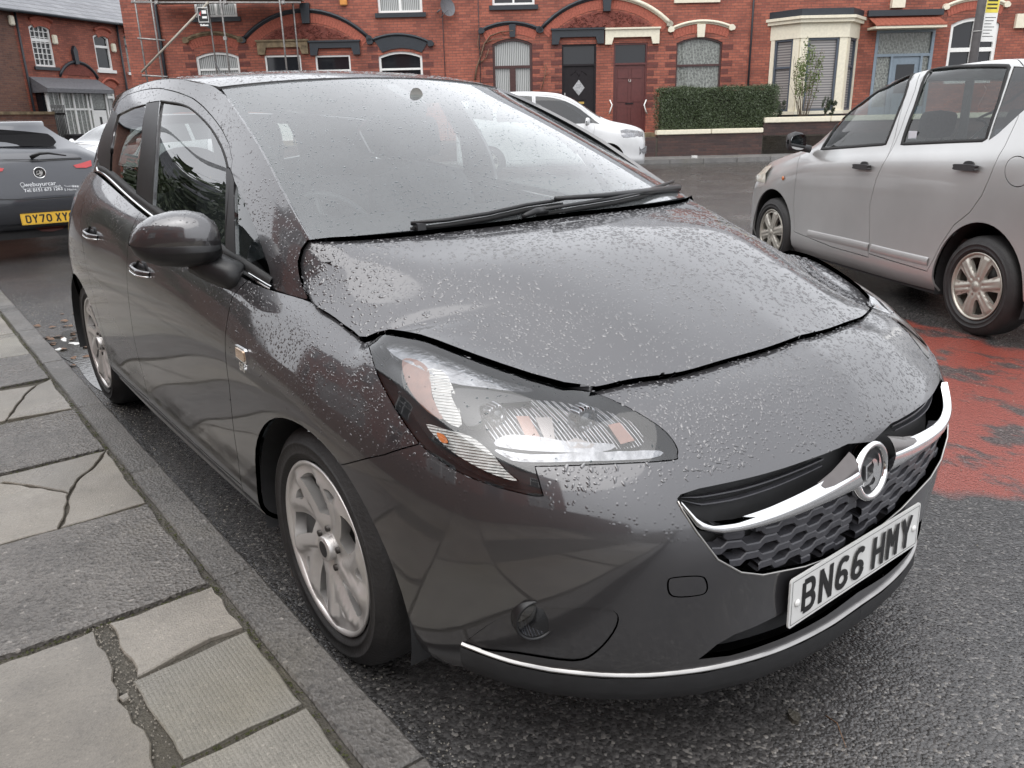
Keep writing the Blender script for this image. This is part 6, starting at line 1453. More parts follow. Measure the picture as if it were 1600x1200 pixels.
M['slate'] = brick_mat('wet_slate', (.17, .175, .19), (.11, .115, .13), (.05, .05, .055), .4, .42); setp(M['slate'].node_tree.nodes['Principled BSDF'], rough=.3)
M['clay'] = simple('clay_tiles', (.26, .075, .045), .7, .3, 20); M['steel'] = simple('galvanised_tube', (.30, .29, .28), .45, .3, 20, metal=.6); M['lead'] = simple('grey_lead', (.13, .13, .14), .55, .2, 12)
m, nt, b_ = newmat('room_behind_glass'); setp(b_, col=(.014, .015, .018), rough=.04, spec=.5); M['pane'] = m
def curtain(name, c, scale=5.5, lace=False):
    m, nt, b = newmat(name); L = nt.links.new; tc = node(nt, 'ShaderNodeTexCoord'); w = node(nt, 'ShaderNodeTexWave', Scale=scale, Distortion=1.2, Detail=2.); L(tc.outputs['Object'], w.inputs[0]); src = w.outputs[1]
    if lace:
        v = node(nt, 'ShaderNodeTexVoronoi', Scale=16.); L(tc.outputs['Object'], v.inputs[0]); a = node(nt, 'ShaderNodeMath', op='MULTIPLY'); L(w.outputs[1], a.inputs[0]); L(v.outputs['Distance'], a.inputs[1]); src = a.outputs[0]
    L(ramp(nt, src, [(.1, tuple(x*.28 for x in c)), (.6, c)]), b.inputs['Base Color']); setp(b, rough=.9, coat=.8, coatr=.03); return m
M['net'] = curtain('net_curtain', (.42, .43, .42)); M['lace'] = curtain('lace_curtain', (.34, .36, .33), 7., True)
m, nt, b_ = newmat('slatted_blind'); w_ = node(nt, 'ShaderNodeTexWave', Scale=4.2); w_.bands_direction = 'Z'; tc = node(nt, 'ShaderNodeTexCoord'); nt.links.new(tc.outputs['Object'], w_.inputs[0]); nt.links.new(ramp(nt, w_.outputs[1], [(.2, (.12, .115, .115)), (.7, (.30, .28, .27))]), b_.inputs['Base Color']); setp(b_, rough=.5, coat=.7); M['blind'] = m
class Facade:
    """a street front: local x along it to the right, y into the building, z up; px/py turn photo points into local ones"""
    def __init__(s, o, az): s.o = np.array(o, float); s.o[2] = 0; s.az = az; s.t = np.array([math.cos(az), math.sin(az), 0]); s.n = np.array([-math.sin(az), math.cos(az), 0])
    def L(s, px, py, off=0.):
        v = ray(px, py); t = ((s.o+s.n*off-CP)@s.n)/(v@s.n); X = CP+v*t-s.o; return float(X@s.t), float(X[2])
    def root(s, name, label, cat, group=None, x=0, y=0, z=0):
        p = s.o+s.t*x+s.n*y; return tag(empty(name, (p[0], p[1], z), s.az), label, cat, group)
def arch_pts(x0, x1, z0, z1, rise, n=8):
    """opening outline with a segmental head"""
    if rise < 1e-4: return [(x0, z0), (x1, z0), (x1, z1), (x0, z1)]
    w = x1-x0; r = (w*w/4+rise*rise)/(2*rise); cx = (x0+x1)/2; cz = z1-r; a = math.asin(w/2/r)
    return [(x0, z0), (x1, z0)]+[(cx+r*math.sin(a-2*a*i/n), cz+r*math.cos(a-2*a*i/n)) for i in range(n+1)]
def wall_panel(parent, x0, x1, z0, z1, openings, mat, depth=.11, y=0., name='wall'):
    S_ = FSurf(lambda uv: np.stack([uv[:, 0]+x0, np.full(len(uv), y), uv[:, 1]+z0], 1), x1-x0, z1-z0, 1, 4, 4)
    pl_ = [('h', np.array([(min(max(a-x0, .003), x1-x0-.003), min(max(b-z0, .003), z1-z0-.003)) for a, b in o])) for o in openings]
    reg = cut(S_, pl_, .9); return panel(S_, reg['rest'], name, mat, parent, gap=0, lip=depth, openedge=lambda m, S: m[0] < 1e-4 or m[0] > S.U-1e-4 or m[1] < 1e-4 or m[1] > S.V-1e-4)
def outline_frame(mb, pts, w, y0, y1):
    """frame ring inside an outline (x, z)"""
    n = len(pts); ar = sum(pts[i][0]*pts[(i+1) % n][1]-pts[(i+1) % n][0]*pts[i][1] for i in range(n)); sg = 1 if ar > 0 else -1; inn = []
    for i in range(n):
        a, b, c = Vector(pts[i-1]), Vector(pts[i]), Vector(pts[(i+1) % n]); d1 = (b-a).normalized(); d2 = (c-b).normalized(); n1 = Vector((-d1.y, d1.x))*sg; n2 = Vector((-d2.y, d2.x))*sg; bis = (n1+n2); bis = bis/max(bis.length, 1e-6); inn.append(b+bis*w/max(.35, bis.dot(n1)))
    V = [(p[0], y0, p[1]) for p in pts]+[(p.x, y0, p.y) for p in inn]+[(p[0], y1, p[1]) for p in pts]+[(p.x, y1, p.y) for p in inn]; F = []
    for i in range(n):
        j = (i+1) % n; F += [(i, j, n+j, n+i), (n+i, n+j, 3*n+j, 3*n+i), (2*n+i, 3*n+i, 3*n+j, 2*n+j)]
    mb.add(V, F); return [(p.x, p.y) for p in inn]
def window(parent, x0, x1, z0, z1, rise=.0, frame='whitepaint', fw=.055, bars=(), cur=None, sill=None, depth=.10, cz=None):
    """bars: ('h'|'v', fraction, half width); cur: material behind the glass"""
    pts = arch_pts(x0+.001, x1-.001, z0, z1, rise); mb = MB(); inn = outline_frame(mb, pts, fw, depth-.055, depth+.03)
    W_ = bpy.data.objects.new('window', None); COL.objects.link(W_); W_.parent = parent; W_.empty_display_size = .2
    mb.build('frame', M[frame], W_, recalc=True)
    ix0, ix1, iz0, iz1 = x0+fw, x1-fw, z0+fw, z1-fw
    for kind, f_, hw, *rg in bars:
        b = MB()
        if kind == 'h': z = iz0+(iz1-iz0)*f_; b.box(ix0, ix1, depth-.045, depth+.02, z-hw, z+hw)
        else:
            x = ix0+(ix1-ix0)*f_; za, zb = (iz0+(iz1-iz0)*rg[0], iz0+(iz1-iz0)*rg[1]) if rg else (iz0, iz1-rise*(2*abs(f_-.5))**2); b.box(x-hw, x+hw, depth-.042, depth+.018, za, zb)
        b.build('glazing_bar', M[frame], W_)
    b = MB(); b.add([(a, depth+.012, c) for a, c in inn], [tuple(f) for f in geometry.tessellate_polygon([[Vector((a, c, 0)) for a, c in inn]])]); b.build('pane', M[cur] if cur else M['pane'], W_, recalc=False)
    if sill:
        b = MB(); b.box(x0-.10, x1+.10, -.07, .02, z0-.13, z0-.002); b.build('sill', M[sill], W_)
    return W_
def hood(parent, xa, za, xc, zc, xb, zb, mat, r=.05, ends=True, name='hood_moulding', y=-.04):
    """arched drip moulding through three points"""
    n = 16; pts = []
    A = np.array([[xa*xa+za*za, xa, za, 1], [xc*xc+zc*zc, xc, zc, 1], [xb*xb+zb*zb, xb, zb, 1]])
    M11 = np.linalg.det(A[:, 1:]); M12 = np.linalg.det(A[:, [0, 2, 3]]); M13 = np.linalg.det(A[:, [0, 1, 3]]); cx = .5*M12/M11; cz = -.5*M13/M11; rr = math.hypot(xa-cx, za-cz)
    a0 = math.atan2(za-cz, xa-cx); a1 = math.atan2(zb-cz, xb-cx)
    for i in range(n+1):
        a = a0+(a1-a0)*i/n; pts.append((cx+rr*math.cos(a), y, cz+rr*math.sin(a)))
    mb = MB(); mb.tube(pts, r, 6); mb.tube([(p[0], y+.03, p[2]-.05) for p in pts], r*.7, 6)
    o = mb.build(name, M[mat], parent)
    if ends:
        for p in (pts[0], pts[-1]): 
            mb = MB(); mb.prism(blob(0, 0, .09, .10, 10, 3), -.10, .03, 'y', Matrix.Translation((p[0], 0, p[2]-.02))); mb.build('carved_stop', M[mat], o, recalc=True)
    return (cx, cz, rr, a0, a1)
def arch_band(parent, cx, cz, rr, a0, a1, w, mat, name='brick_arch', y=-.012, n=22):
    for i in range(n):
        t0 = a0+(a1-a0)*(i+.04)/n; t1 = a0+(a1-a0)*(i+.96)/n; mb = MB(); r1 = rr-.08; r0 = r1-w
        q = [(cx+r_*math.cos(t), cz+r_*math.sin(t)) for r_, t in ((r0, t0), (r1, t0), (r1, t1), (r0, t1))]; mb.prism(q, y, .02, 'y'); mb.build('arch_brick', M[mat], parent, recalc=True)
ctr = CP+ray(1000, 190)*25.4; F1 = Facade(ctr, R(53)); GZ = .62
def Q(px, py): return F1.L(px, py)
def house(lbl, x0, x1, openings, ztop=6.9, wallmat='brick', grp='terraced houses across the road'):
    r_ = F1.root('terraced_house', lbl, 'house', grp); wall_panel(r_, x0, x1, .1, ztop, openings, M[wallmat])
    mb = MB(); mb.box(x0+.002, x1-.002, .18, 7., .1, ztop-.01); mb.build('inner_wall', M['brick_dark'], r_)
    mb = MB(); mb.add([(x0, -.25, ztop-.05), (x1, -.25, ztop-.05), (x1, 4., ztop+2.6), (x0, 4., ztop+2.6), (x0, 8.2, ztop-.05), (x1, 8.2, ztop-.05)], [(0, 1, 2, 3), (3, 2, 5, 4)]); mb.add([(x0, -.25, ztop-.15), (x1, -.25, ztop-.15), (x1, -.25, ztop-.05), (x0, -.25, ztop-.05), (x1, .1, ztop-.1), (x0, .1, ztop-.1)], [(0, 1, 2, 3), (0, 5, 4, 1)])
    mb.build('roof', M['slate'], r_); mb = MB(); mb.tube([(x0, -.30, ztop-.08), (x1, -.30, ztop-.08)], .06, 8); mb.build('gutter', M['darkpaint'], r_); return r_
def rect(pxa, pya, pxb, pyb): a = Q(pxa, (pya+pyb)/2); b = Q(pxb, (pya+pyb)/2); c = Q((pxa+pxb)/2, pya); d = Q((pxa+pxb)/2, pyb); return a[0], b[0], d[1], c[1]
bx = [Q(p_, 60)[0] for p_ in (196, 486, 747.5, 944, 1172, 1468, 1740)]
ZT = GZ+1.0
# --- openings
wA = list(rect(309, 81, 376, 150)); dA = list(rect(420, 86, 476, 215)); uA_ = list(rect(299, -60, 366, 27))
dB = list(rect(498, 86, 552, 215)); wB = list(rect(593, 80, 661, 150)); uB_ = list(rect(588, -70, 658, 20))
wC = list(rect(770, 60, 832, 148)); dC = list(rect(878, 69, 931, 215)); uC = list(rect(768, -75, 835, 8))
dD = list(rect(958, 67, 1010, 215)); wD = list(rect(1056, 58, 1127, 148)); uD = list(rect(1060, -85, 1122, -3))
for d_ in (dA, dB, dC, dD): d_[2] = GZ+.12
def OP(r_, rise=0): return arch_pts(r_[0], r_[1], r_[2], r_[3], rise)
h1 = house('red brick house behind the scaffold poles, with a white arched window', bx[0], bx[1], [OP(wA, .14), OP(dA), OP(uA_)])
h2 = house('red brick house with a satellite dish and a white window under a dark painted arch', bx[1], bx[2], [OP(dB), OP(wB, .14), OP(uB_)])
h3 = house('red brick house with the black door and brown net-curtained window', bx[2], bx[3], [OP(wC, .16), OP(dC), OP(uC)])
h4 = house('red brick house with the oxblood door, cream lintel and lace-curtained window', bx[3], bx[4], [OP(dD), OP(wD, .16), OP(uD)])
# h1
window(h1, *wA, .14, 'whitepaint', .07, [('h', .62, .03)], 'net'); window(h1, *uA_, 0, 'whitepaint', .07, [('h', .5, .03), ('v', .5, .03)], 'net', 'darkpaint')
window(h2, *wB, .14, 'whitepaint', .07, [('h', .62, .03)], None); window(h2, *uB_, 0, 'whitepaint', .07, [('v', .5, .04)], 'net', 'darkpaint')
window(h3, *wC, .16, 'brownframe', .07, [('h', .50, .04), ('v', .5, .09, 0, .48)], 'net'); window(h3, *uC, 0, 'whitepaint', .07, [('v', .5, .03)], None, 'darkpaint')
window(h4, *wD, .16, 'brownframe', .05, [('h', .52, .03)], 'lace'); window(h4, *uD, 0, 'whitepaint', .07, [('v', .5, .03)], None, 'creampaint')
def door(parent, r_, frame, leaf_, style, lites):
    x0, x1, z0, z1 = r_; D = bpy.data.objects.new('door', None); COL.objects.link(D); D.parent = parent; D.empty_display_size = .2
    mb = MB(); fw = .05; zt = z0+2.02; mb.box(x0, x0+fw, .03, .12, z0, z1); mb.box(x1-fw, x1, .03, .12, z0, z1); mb.box(x0+fw, x1-fw, .03, .12, z1-fw, z1); mb.box(x0+fw, x1-fw, .03, .12, zt, zt+.055); mb.build('door_frame', M[frame], D)
    mb = MB(); mb.box(x0+fw, x1-fw, .085, .10, zt+.055, z1-fw); mb.build('fanlight', M['pane'], D)
    mb = MB(); mb.box(x0+fw, x1-fw, .075, .12, z0, zt); mb.build('door_leaf', M[leaf_], D)
    cx = (x0+x1)/2; w = (x1-x0)/2-fw
    if style == 'panel':
        for sx in (-1, 1):
            for (a, b) in ((.12, .78), (.92, 1.52), (1.62, 1.92)):
                mb = MB(); mb.box(cx+sx*w*.47-w*.36, cx+sx*w*.47+w*.36, .062, .0755, z0+a, z0+b); mb.build('door_panel', M[leaf_], D, bevel=.008)
        mb = MB(); mb.box(cx-.13, cx+.13, .055, .064, z0+.86, z0+.90); mb.build('letterbox', M['blackdoor'], D); mb = MB(); mb.tube([(cx-.03, .05, z0+1.60), (cx-.03, .045, z0+1.52), (cx+.03, .045, z0+1.52), (cx+.03, .05, z0+1.60)], .01, 6); mb.build('knocker', M['satin'], D)
    elif style == 'diamond':
        mb = MB(); mb.prism([(cx, z0+1.15), (cx+.19, z0+1.38), (cx, z0+1.62), (cx-.19, z0+1.38)], .066, .0745, 'y'); g = mb.build('diamond_light', simple('leaded_glass', (.35, .35, .36), .2, .4, 20) if 'leaded' not in M else M['leaded'], D, recalc=True); M['leaded'] = bpy.data.materials['leaded_glass']
        mb = MB(); mb.box(cx-.17, cx+.17, .060, .074, z0+.90, z0+.965); mb.build('letterbox', simple('brass', (.5, .34, .10), .3, .1, 20, metal=.9) if 'brass' not in M else M['brass'], D); M['brass'] = bpy.data.materials['brass']
        mb = MB()
        for (a, b) in (((-.36, 1.75), (-.12, 1.88)), ((-.12, 1.88), (0, 1.72)), ((0, 1.72), (.12, 1.88)), ((.12, 1.88), (.36, 1.75)), ((-.33, 1.02), (.33, 1.02))): mb.tube([(cx+a[0]*w*1.5, .07, z0+a[1]), (cx+b[0]*w*1.5, .07, z0+b[1])], .008, 5)
        mb.build('scroll_mouldings', M['blackdoor'], D); mb = MB(); mb.box(x0+.08, x0+.11, .05, .074, z0+1.10, z0+1.24); mb.build('handle', M['satin'], D)
    else:
        mb = MB(); mb.box(cx-.22, cx+.22, .066, .0745, z0+1.25, z0+1.85); mb.build('door_light', M['pane'], D); mb = MB(); mb.box(x0+.08, x0+.11, .05, .074, z0+1.0, z0+1.18); mb.build('handle', M['satin'], D)
    mb = MB(); mb.box(x0-.15, x1+.15, -.9, .06, z0-.16, z0-.002); mb.build('door_step', M['stone'], D); return D
door(h1, dA, 'whitepaint', 'whitepaint', 'plain', 1); door(h2, dB, 'whitepaint', 'whitepaint', 'plain', 1); door(h3, dC, 'blackdoor', 'blackdoor', 'diamond', 1); door(h4, dD, 'reddoor', 'reddoor', 'panel', 1)
# white grab rails either side of the oxblood door
for px_ in (953.5, 1008.5):
    a = Q(px_, 156); b = Q(px_, 178); s_ = 1 if px_ < 1000 else -1; mb = MB(); mb.tube([(a[0]-.02*s_, -.03, a[1]), (a[0]+.05*s_, -.08, (a[1]+b[1])/2+.06), (a[0]-.0*s_, -.08, (a[1]+b[1])/2-.1), (b[0]-.04*s_, -.03, b[1])], .022, 6); mb.build('grab_rail', M['whitepaint'], h4)
def lintel(parent, pxa, pxb, pyt, pyb, mat, bw=.2):
    a = Q(pxa, pyt); b = Q(pxb, pyt); c = Q(pxa, pyb); mb = MB(); mb.prism([(a[0], c[1]), (a[0]+bw, c[1]), (a[0]+bw+.06, c[1]+.20), (b[0]-bw-.06, c[1]+.20), (b[0]-bw, c[1]), (b[0], c[1]), (b[0], a[1]), (a[0], a[1])], -.10, .02, 'y'); o = mb.build('door_lintel', M[mat], parent, recalc=True)
    mb = MB(); mb.box(a[0]-.03, b[0]+.03, -.15, .02, a[1]+.002, a[1]+.05); mb.build('lintel_ledge', M[mat], o)
lintel(h1, 402, 481, 66, 86, 'stone'); lintel(h2, 484, 562, 67, 87, 'darkpaint'); lintel(h3, 862, 943.5, 48, 70, 'darkpaint'); lintel(h4, 945.5, 1030, 47, 70, 'creampaint')
def big_arch(hl_, hr_, pts, ml, mr, tymp, keym, key):
    (xa, za), (xc, zc), (xb, zb) = [Q(*p_) for p_ in pts]
    g = hood(hl_, xa, za, xc, zc, xb, zb, ml, .05, True); 
    if ml != mr: 
        o = [c for c in hl_.children if c.name.startswith('hood_moulding')][-1]
    arch_band(hl_, *g, .27, 'arch', n=46)
    cx, cz, rr, a0, a1 = g; r2 = rr-.40; zb_ = tymp; hw = math.sqrt(max(.01, r2*r2-(zb_-cz)**2)); pl_ = [(cx-hw, zb_), (cx+hw, zb_)]+[(cx+r2*math.cos(t), cz+r2*math.sin(t)) for t in np.linspace(math.asin((zb_-cz)/r2), math.pi-math.asin((zb_-cz)/r2), 15)[1:-1]]
    mb = MB(); mb.prism(pl_, -.02, .01, 'y'); t_ = mb.build('carved_panel', M['terracotta'], hl_, recalc=True)
    rr_ = random.Random(4); mb = MB()
    for i in range(150):
        x = rr_.uniform(cx-hw, cx+hw); z = rr_.uniform(zb_, cz+r2)
        if (x-cx)**2+(z-cz)**2 > (r2-.05)**2: continue
        a = rr_.uniform(0, 6.3); mb.tube([(x+.05*math.cos(a+t*1.2)*t, -.022-.012*math.sin(t), z+.05*math.sin(a+t*1.2)*t) for t in (0, .5, 1, 1.5, 2)], [.016, .014, .012, .009, .004], 5)
    tag(mb.build('carved_leaves', M['terracotta'], t_), kind='stuff')
    k = [Q(*p_) for p_ in key]; mb = MB(); mb.prism([(k[0][0], k[0][1]), (k[1][0], k[1][1]), (k[1][0]-.03, k[2][1]), (k[0][0]+.03, k[2][1])], -.14, 0, 'y'); mb.build('keystone', M[keym], hl_, recalc=True)
big_arch(h1, h2, ((380, 62), (475, 15.5), (577, 59)), 'darkpaint', 'darkpaint', Q(480, 64)[1]+.06, 'darkpaint', ((469, 5), (484, 5), (476, 37)))
big_arch(h3, h3, ((844, 46), (947, -6), (1046, 36)), 'darkpaint', 'creampaint', Q(945, 45)[1]+.05, 'darkpaint', ((941, -6), (955, -6), (948, 18)))
# cream half of the moulding over the oxblood door
mo = [c for c in h3.children if c.name.startswith('hood_moulding')][0]
pts = [(Q(p_, q_)) for p_, q_ in ((955, -5.5), (985, -1), (1015, 12), (1046, 36))]
xa, za = Q(957, -5.6); xc_, zc_ = Q(1005, 6.5); xb, zb = Q(1046, 36); g = hood(h4, xa, za, xc_, zc_, xb, zb, 'creampaint', .062, True, y=-.055)
for hh, pa, pk, pb, mt, ky in ((h1, (291, 62), (334, 51), (376, 61), 'stone', None), (h3, (752, 47), (799, 35), (842, 45), 'darkpaint', (795, 806)), (h4, (1048, 45), (1094, 33), (1143, 42), 'creampaint', (1089, 1101))):
    g = hood(hh, *Q(*pa), *Q(*pk), *Q(*pb), mt, .045); arch_band(hh, *g, .24, 'arch', n=18)
    if ky: a = Q(ky[0], 38); b = Q(ky[1], 58); mb = MB(); mb.prism([(a[0], a[1]), (b[0], a[1]), (b[0]-.02, b[1]), (a[0]+.02, b[1])], -.06, .0, 'y'); mb.build('keystone', M[mt], hh, recalc=True)
g = hood(h2, *Q(578, 64), *Q(626, 54), *Q(673, 67), 'darkpaint', .045); 
a = Q(585, 63); b = Q(669, 65); c = Q(597, 82); d = Q(659, 82); e_1 = Q(626, 56); mb = MB(); mb.prism([(c[0], c[1]), (Q(612, 77)[0], Q(612, 77)[1]), (Q(628, 75)[0], Q(628, 75)[1]), (Q(645, 77)[0], Q(645, 77)[1]), (d[0], d[1]), (b[0], b[1]), (Q(650, 58)[0], Q(650, 58)[1]), (e_1[0], e_1[1]), (Q(602, 58)[0], Q(602, 58)[1]), (a[0], a[1])], -.035, .005, 'y'); mb.build('painted_arch', M['darkpaint'], h2, recalc=True)
# quoins beside openings (toothed darker bricks)
for hh, xs, z0, z1 in ((h1, (wA[0], wA[1]), wA[2], wA[3]), (h2, (wB[0], wB[1]), wB[2], wB[3]), (h3, (wC[0], wC[1], dC[0]), wC[2], wC[3]), (h4, (wD[0], wD[1], dD[1]), wD[2], wD[3])):
    for i, x in enumerate(xs):
        left = i != 1 and not (hh is h4 and i == 2)
        for k in range(8):
            z = z0-.35+k*.235+.01; w = .34 if k % 2 else .22; mb = MB(); e1 = .004
            mb.box((x-w) if left else x+e1, (x-e1) if left else x+w, -.006, .004, z, z+.145); mb.build('quoin_brick', M['quoin'], hh)
# drainpipes and cables
for hh, px_, wd_ in ((h3, 748, .012), (h2, 692, .012), (h1, 250, .05), (h4, 1172, .03)):
    a = Q(px_, 60); mb = MB(); mb.tube([(a[0]+.02, -.05, .7), (a[0]+.02, -.05, 6.7)], wd_, 6); mb.build('drainpipe' if wd_ > .02 else 'cable', M['darkpaint'], hh)
a = Q(689, 17); D_ = F1.root('satellite_dish', 'small grey satellite dish on the brick wall beside the upper window', 'satellite dish', x=a[0], z=a[1]); mb = MB(); DM = Matrix.Rotation(R(40), 4, 'Z')@Matrix.Rotation(R(-12), 4, 'X'); mb.lathe([(.0001, -.30), (.12, -.31), (.22, -.335), (.27, -.36)], 24, 'y', M=DM); mb.build('dish', M['lead'], D_)
mb = MB(); mb.tube([(-.12, 0, -.02), (-.1, -.2, -.05), (0, -.3, 0)], .018, 6); mb.build('bracket', M['lead'], D_); mb = MB(); mb.tube([(0, -.32, -.22), (.25, -.62, -.05)], .012, 6); mb.build('feed_arm', M['lead'], D_)
for (px_, py_, mt, lb, hh) in ((537, 2, 'alarm_o', 'small orange alarm box on the red brick wall', 0),):
    M['alarm_o'] = simple('orange_alarm', (.6, .25, .05), .4); a = Q(px_, py_); r_ = F1.root('alarm_box', lb, 'alarm box', x=a[0], z=a[1]); mb = MB(); mb.box(-.11, .11, -.08, -.002, -.12, .14); mb.build('case', M[mt], r_, bevel=.02)
# bare climber by the net-curtained window
mb = MB(); rr_ = random.Random(9)
def climb(pts, r0): mb.tube([(Q(*p_)[0], -.03-.03*rr_.random(), Q(*p_)[1]) for p_ in pts], [r0*(1-.7*i/len(pts)) for i in range(len(pts))], 5)
climb([(742, 125), (745, 105), (752, 85), (757, 68), (766, 56), (782, 50), (802, 48)], .03); climb([(748, 100), (760, 90), (764, 76)], .018); climb([(757, 68), (770, 62), (786, 60)], .015); climb([(752, 85), (746, 70), (748, 55)], .015); climb([(782, 50), (790, 56)], .01); climb([(846, 140), (851, 120), (853, 100), (848, 108)], .015); climb([(851, 120), (858, 112)], .01)
r_ = mb.build('bare_climber', simple('bare_stems', (.16, .10, .065), .8, .3, 20)); r_.location = tuple(F1.o); r_.rotation_euler = (0, 0, F1.az); tag(r_, 'leafless climbing plant on the wall beside the net-curtained window', 'climbing plant')
# --- bay-fronted house
bay = rect(1206, 47, 1338, 215); bw0 = Q(1206, 60)[0]; bw1 = Q(1340, 60)[0]
pdo = list(rect(1360, 60, 1450, 215)); pdo[2] = GZ+.12; pdo[3] = Q(1400, 46)[1]
h5 = house('house with the cream pillared bay window and blue-grey porch door', bx[4], bx[5], [[(pdo[0], pdo[2]), (pdo[1], pdo[2]), (pdo[1], pdo[3]), (pdo[0], pdo[3])]])
BP = .75; BX = bpy.data.objects.new('bay_window', None); COL.objects.link(BX); BX.parent = h5
c0, c1, c2, c3 = (bw0, 0), (bw0+.62, -BP), (bw1-.62, -BP), (bw1, 0); zt = Q(1270, 47)[1]-.28; zsill = GZ+.55; 
def seg_box(mb, a, b, z0, z1, th, o=0.):
    a = Vector(a); b = Vector(b); d = (b-a).normalized(); n = Vector((d.y, -d.x)); q = [a+n*o, b+n*o, b-n*th, a-n*th]; mb.prism([(p.x, p.y) for p in q], z0, z1, 'z')
mb = MB()
for a, b in ((c0, c1), (c1, c2), (c2, c3)): seg_box(mb, a, b, .1, zsill, .1, .02)
mb.build('bay_base', M['darkpaint'], BX, recalc=True)
for (z0, z1, o, mt, nm) in ((zt, zt+.42, .05, 'creampaint', 'bay_frieze'), (zt+.42, zt+.52, .16, 'creampaint', 'bay_cornice'), (zt+.52, zt+.60, .22, 'creampaint', 'bay_cornice'), (zt+.60, zt+.80, .12, 'darkpaint', 'bay_roof'), (zsill, zsill+.10, .08, 'creampaint', 'bay_sill')):
    mb = MB(); mb.prism([(c0[0]-o, 0), (c1[0]-o*.5, c1[1]-o), (c2[0]+o*.5, c2[1]-o), (c3[0]+o, 0)], z0, z1, 'z'); mb.build(nm, M[mt], BX, recalc=True)
def lerp2(a, b, t): return (a[0]+(b[0]-a[0])*t, a[1]+(b[1]-a[1])*t)
pil = [(c0, c1, 0, .14), (c0, c1, .78, 1.), (c1, c2, 0, .17), (c1, c2, .83, 1.), (c2, c3, 0, .22), (c2, c3, .86, 1.)]
for a, b, t0, t1 in pil: mb = MB(); seg_box(mb, lerp2(a, b, t0+.004), lerp2(a, b, t1-.004), zsill+.10, zt, .10, .03); mb.build('pillar', M['creampaint'], BX, recalc=True)
for a, b, t0, t1 in ((c0, c1, .14, .78), (c1, c2, .17, .83), (c2, c3, .22, .86)):
    A_, B_ = lerp2(a, b, t0), lerp2(a, b, t1); L_ = math.hypot(B_[0]-A_[0], B_[1]-A_[1]); w_ = window(BX, 0, L_, zsill+.10, zt, 0, 'darkpaint' if False else 'bluegrey_dark', .06, [('h', .62, .03)] if L_ < .9 else [], 'blind', None, .05) if 'bluegrey_dark' in M else None
    if w_ is None:
        M['bluegrey_dark'] = simple('dark_blue_grey_frame', (.07, .085, .11), .4, .1, 14); w_ = window(BX, 0, L_, zsill+.10, zt, 0, 'bluegrey_dark', .06, [('h', .62, .03)] if L_ < .9 else [], 'blind', None, .05)
    # keep three levels: hang the bay's glazing straight under the bay
    Mx = Matrix.Translation((A_[0], A_[1], 0))@Matrix.Rotation(math.atan2(B_[1]-A_[1], B_[0]-A_[0]), 4, 'Z')
    for ch in list(w_.children): ch.parent = BX; ch.matrix_local = Mx
    bpy.data.objects.remove(w_, do_unlink=True)
# porch
x0, x1, z0, z1 = pdo; PO = bpy.data.objects.new('porch', None); COL.objects.link(PO); PO.parent = h5
mb = MB(); mb.box(x0, x0+.09, -.02, .1, z0, z1); mb.box(x1-.09, x1, -.02, .1, z0, z1); mb.box(x0+.09, x1-.09, -.02, .1, z1-.09, z1); zz = z0+2.08; mb.box(x0+.09, x1-.09, -.02, .1, zz, zz+.08)
w = x1-x0; dx0, dx1 = x0+w*.33, x0+w*.80; mb.box(dx0-.07, dx0, -.02, .1, z0, zz); mb.box(dx1, dx1+.07, -.02, .1, z0, zz); mb.build('porch_frame', M['bluegrey'], PO, recalc=False)
mb = MB(); mb.box(dx0+.002, dx1-.002, .03, .08, z0, zz-.002); mb.build('door_leaf', M['bluegrey'], PO)
mb = MB(); mb.box(dx0+.15, dx1-.15, .015, .028, z0+1.0, z0+1.85); mb.build('door_light', M['pane'], PO); mb = MB(); mb.box(dx0+.10, dx1-.10, .010, .029, z0+.15, z0+.85); mb.build('door_panel', M['bluegrey'], PO, bevel=.01)
mb = MB(); mb.box(x0+.09, x1-.09, .05, .06, zz+.082, z1-.092); mb.build('top_lights', M['lace'], PO)
for (a, b) in ((x0+.09, dx0-.07), (dx1+.07, x1-.09)): mb = MB(); mb.box(a+.001, b-.001, .05, .06, z0+.6, zz-.002); mb.build('side_light', M['lace'], PO); mb = MB(); mb.box(a+.001, b-.001, .0, .06, z0, z0+.598); mb.build('side_panel', M['bluegrey'], PO)
zr0, zr1 = Q(1400, 43)[1], Q(1400, 28)[1]; xr0, xr1 = Q(1355, 42)[0], Q(1464, 42)[0]
nrow = 4; ncol = 14
for i in range(nrow):
    for j in range(ncol):
        t0 = i/nrow; t1 = (i+1)/nrow; za = zr0+(zr1-zr0)*t0; zb = zr0+(zr1-zr0)*t1+.02; ya = -.62*(1-t0); yb = -.62*(1-t1); xa = xr0+(xr1-xr0)*(j+.03)/ncol; xb = xr0+(xr1-xr0)*(j+.97)/ncol
        mb = MB(); mb.add([(xa, ya, za), (xb, ya, za), (xb, yb, zb), (xa, yb, zb), (xa, ya, za+.03), (xb, ya, za+.03), (xb, yb, zb+.01), (xa, yb, zb+.01)], [(0, 1, 5, 4), (4, 5, 6, 7), (0, 4, 7, 3), (1, 2, 6, 5), (3, 2, 1, 0)]); mb.build('roof_tile', M['clay'], PO, recalc=True)
mb = MB(); mb.box(xr0, xr1, -.60, -.02, zr0-.07, zr0-.004); mb.build('porch_soffit', M['creampaint'], PO)
mb = MB(); mb.box(xr0-.05, xr1+.1, -.12, .0, zr1+.05, zr1+.22); mb.build('string_course', M['darkpaint'], h5)
a = Q(1401, 5); mb = MB(); mb.box(a[0]-.2, a[0]+.2, -.16, -.002, a[1]-.14, a[1]+.3); mb.build('cream_bracket', M['creampaint'], h5)
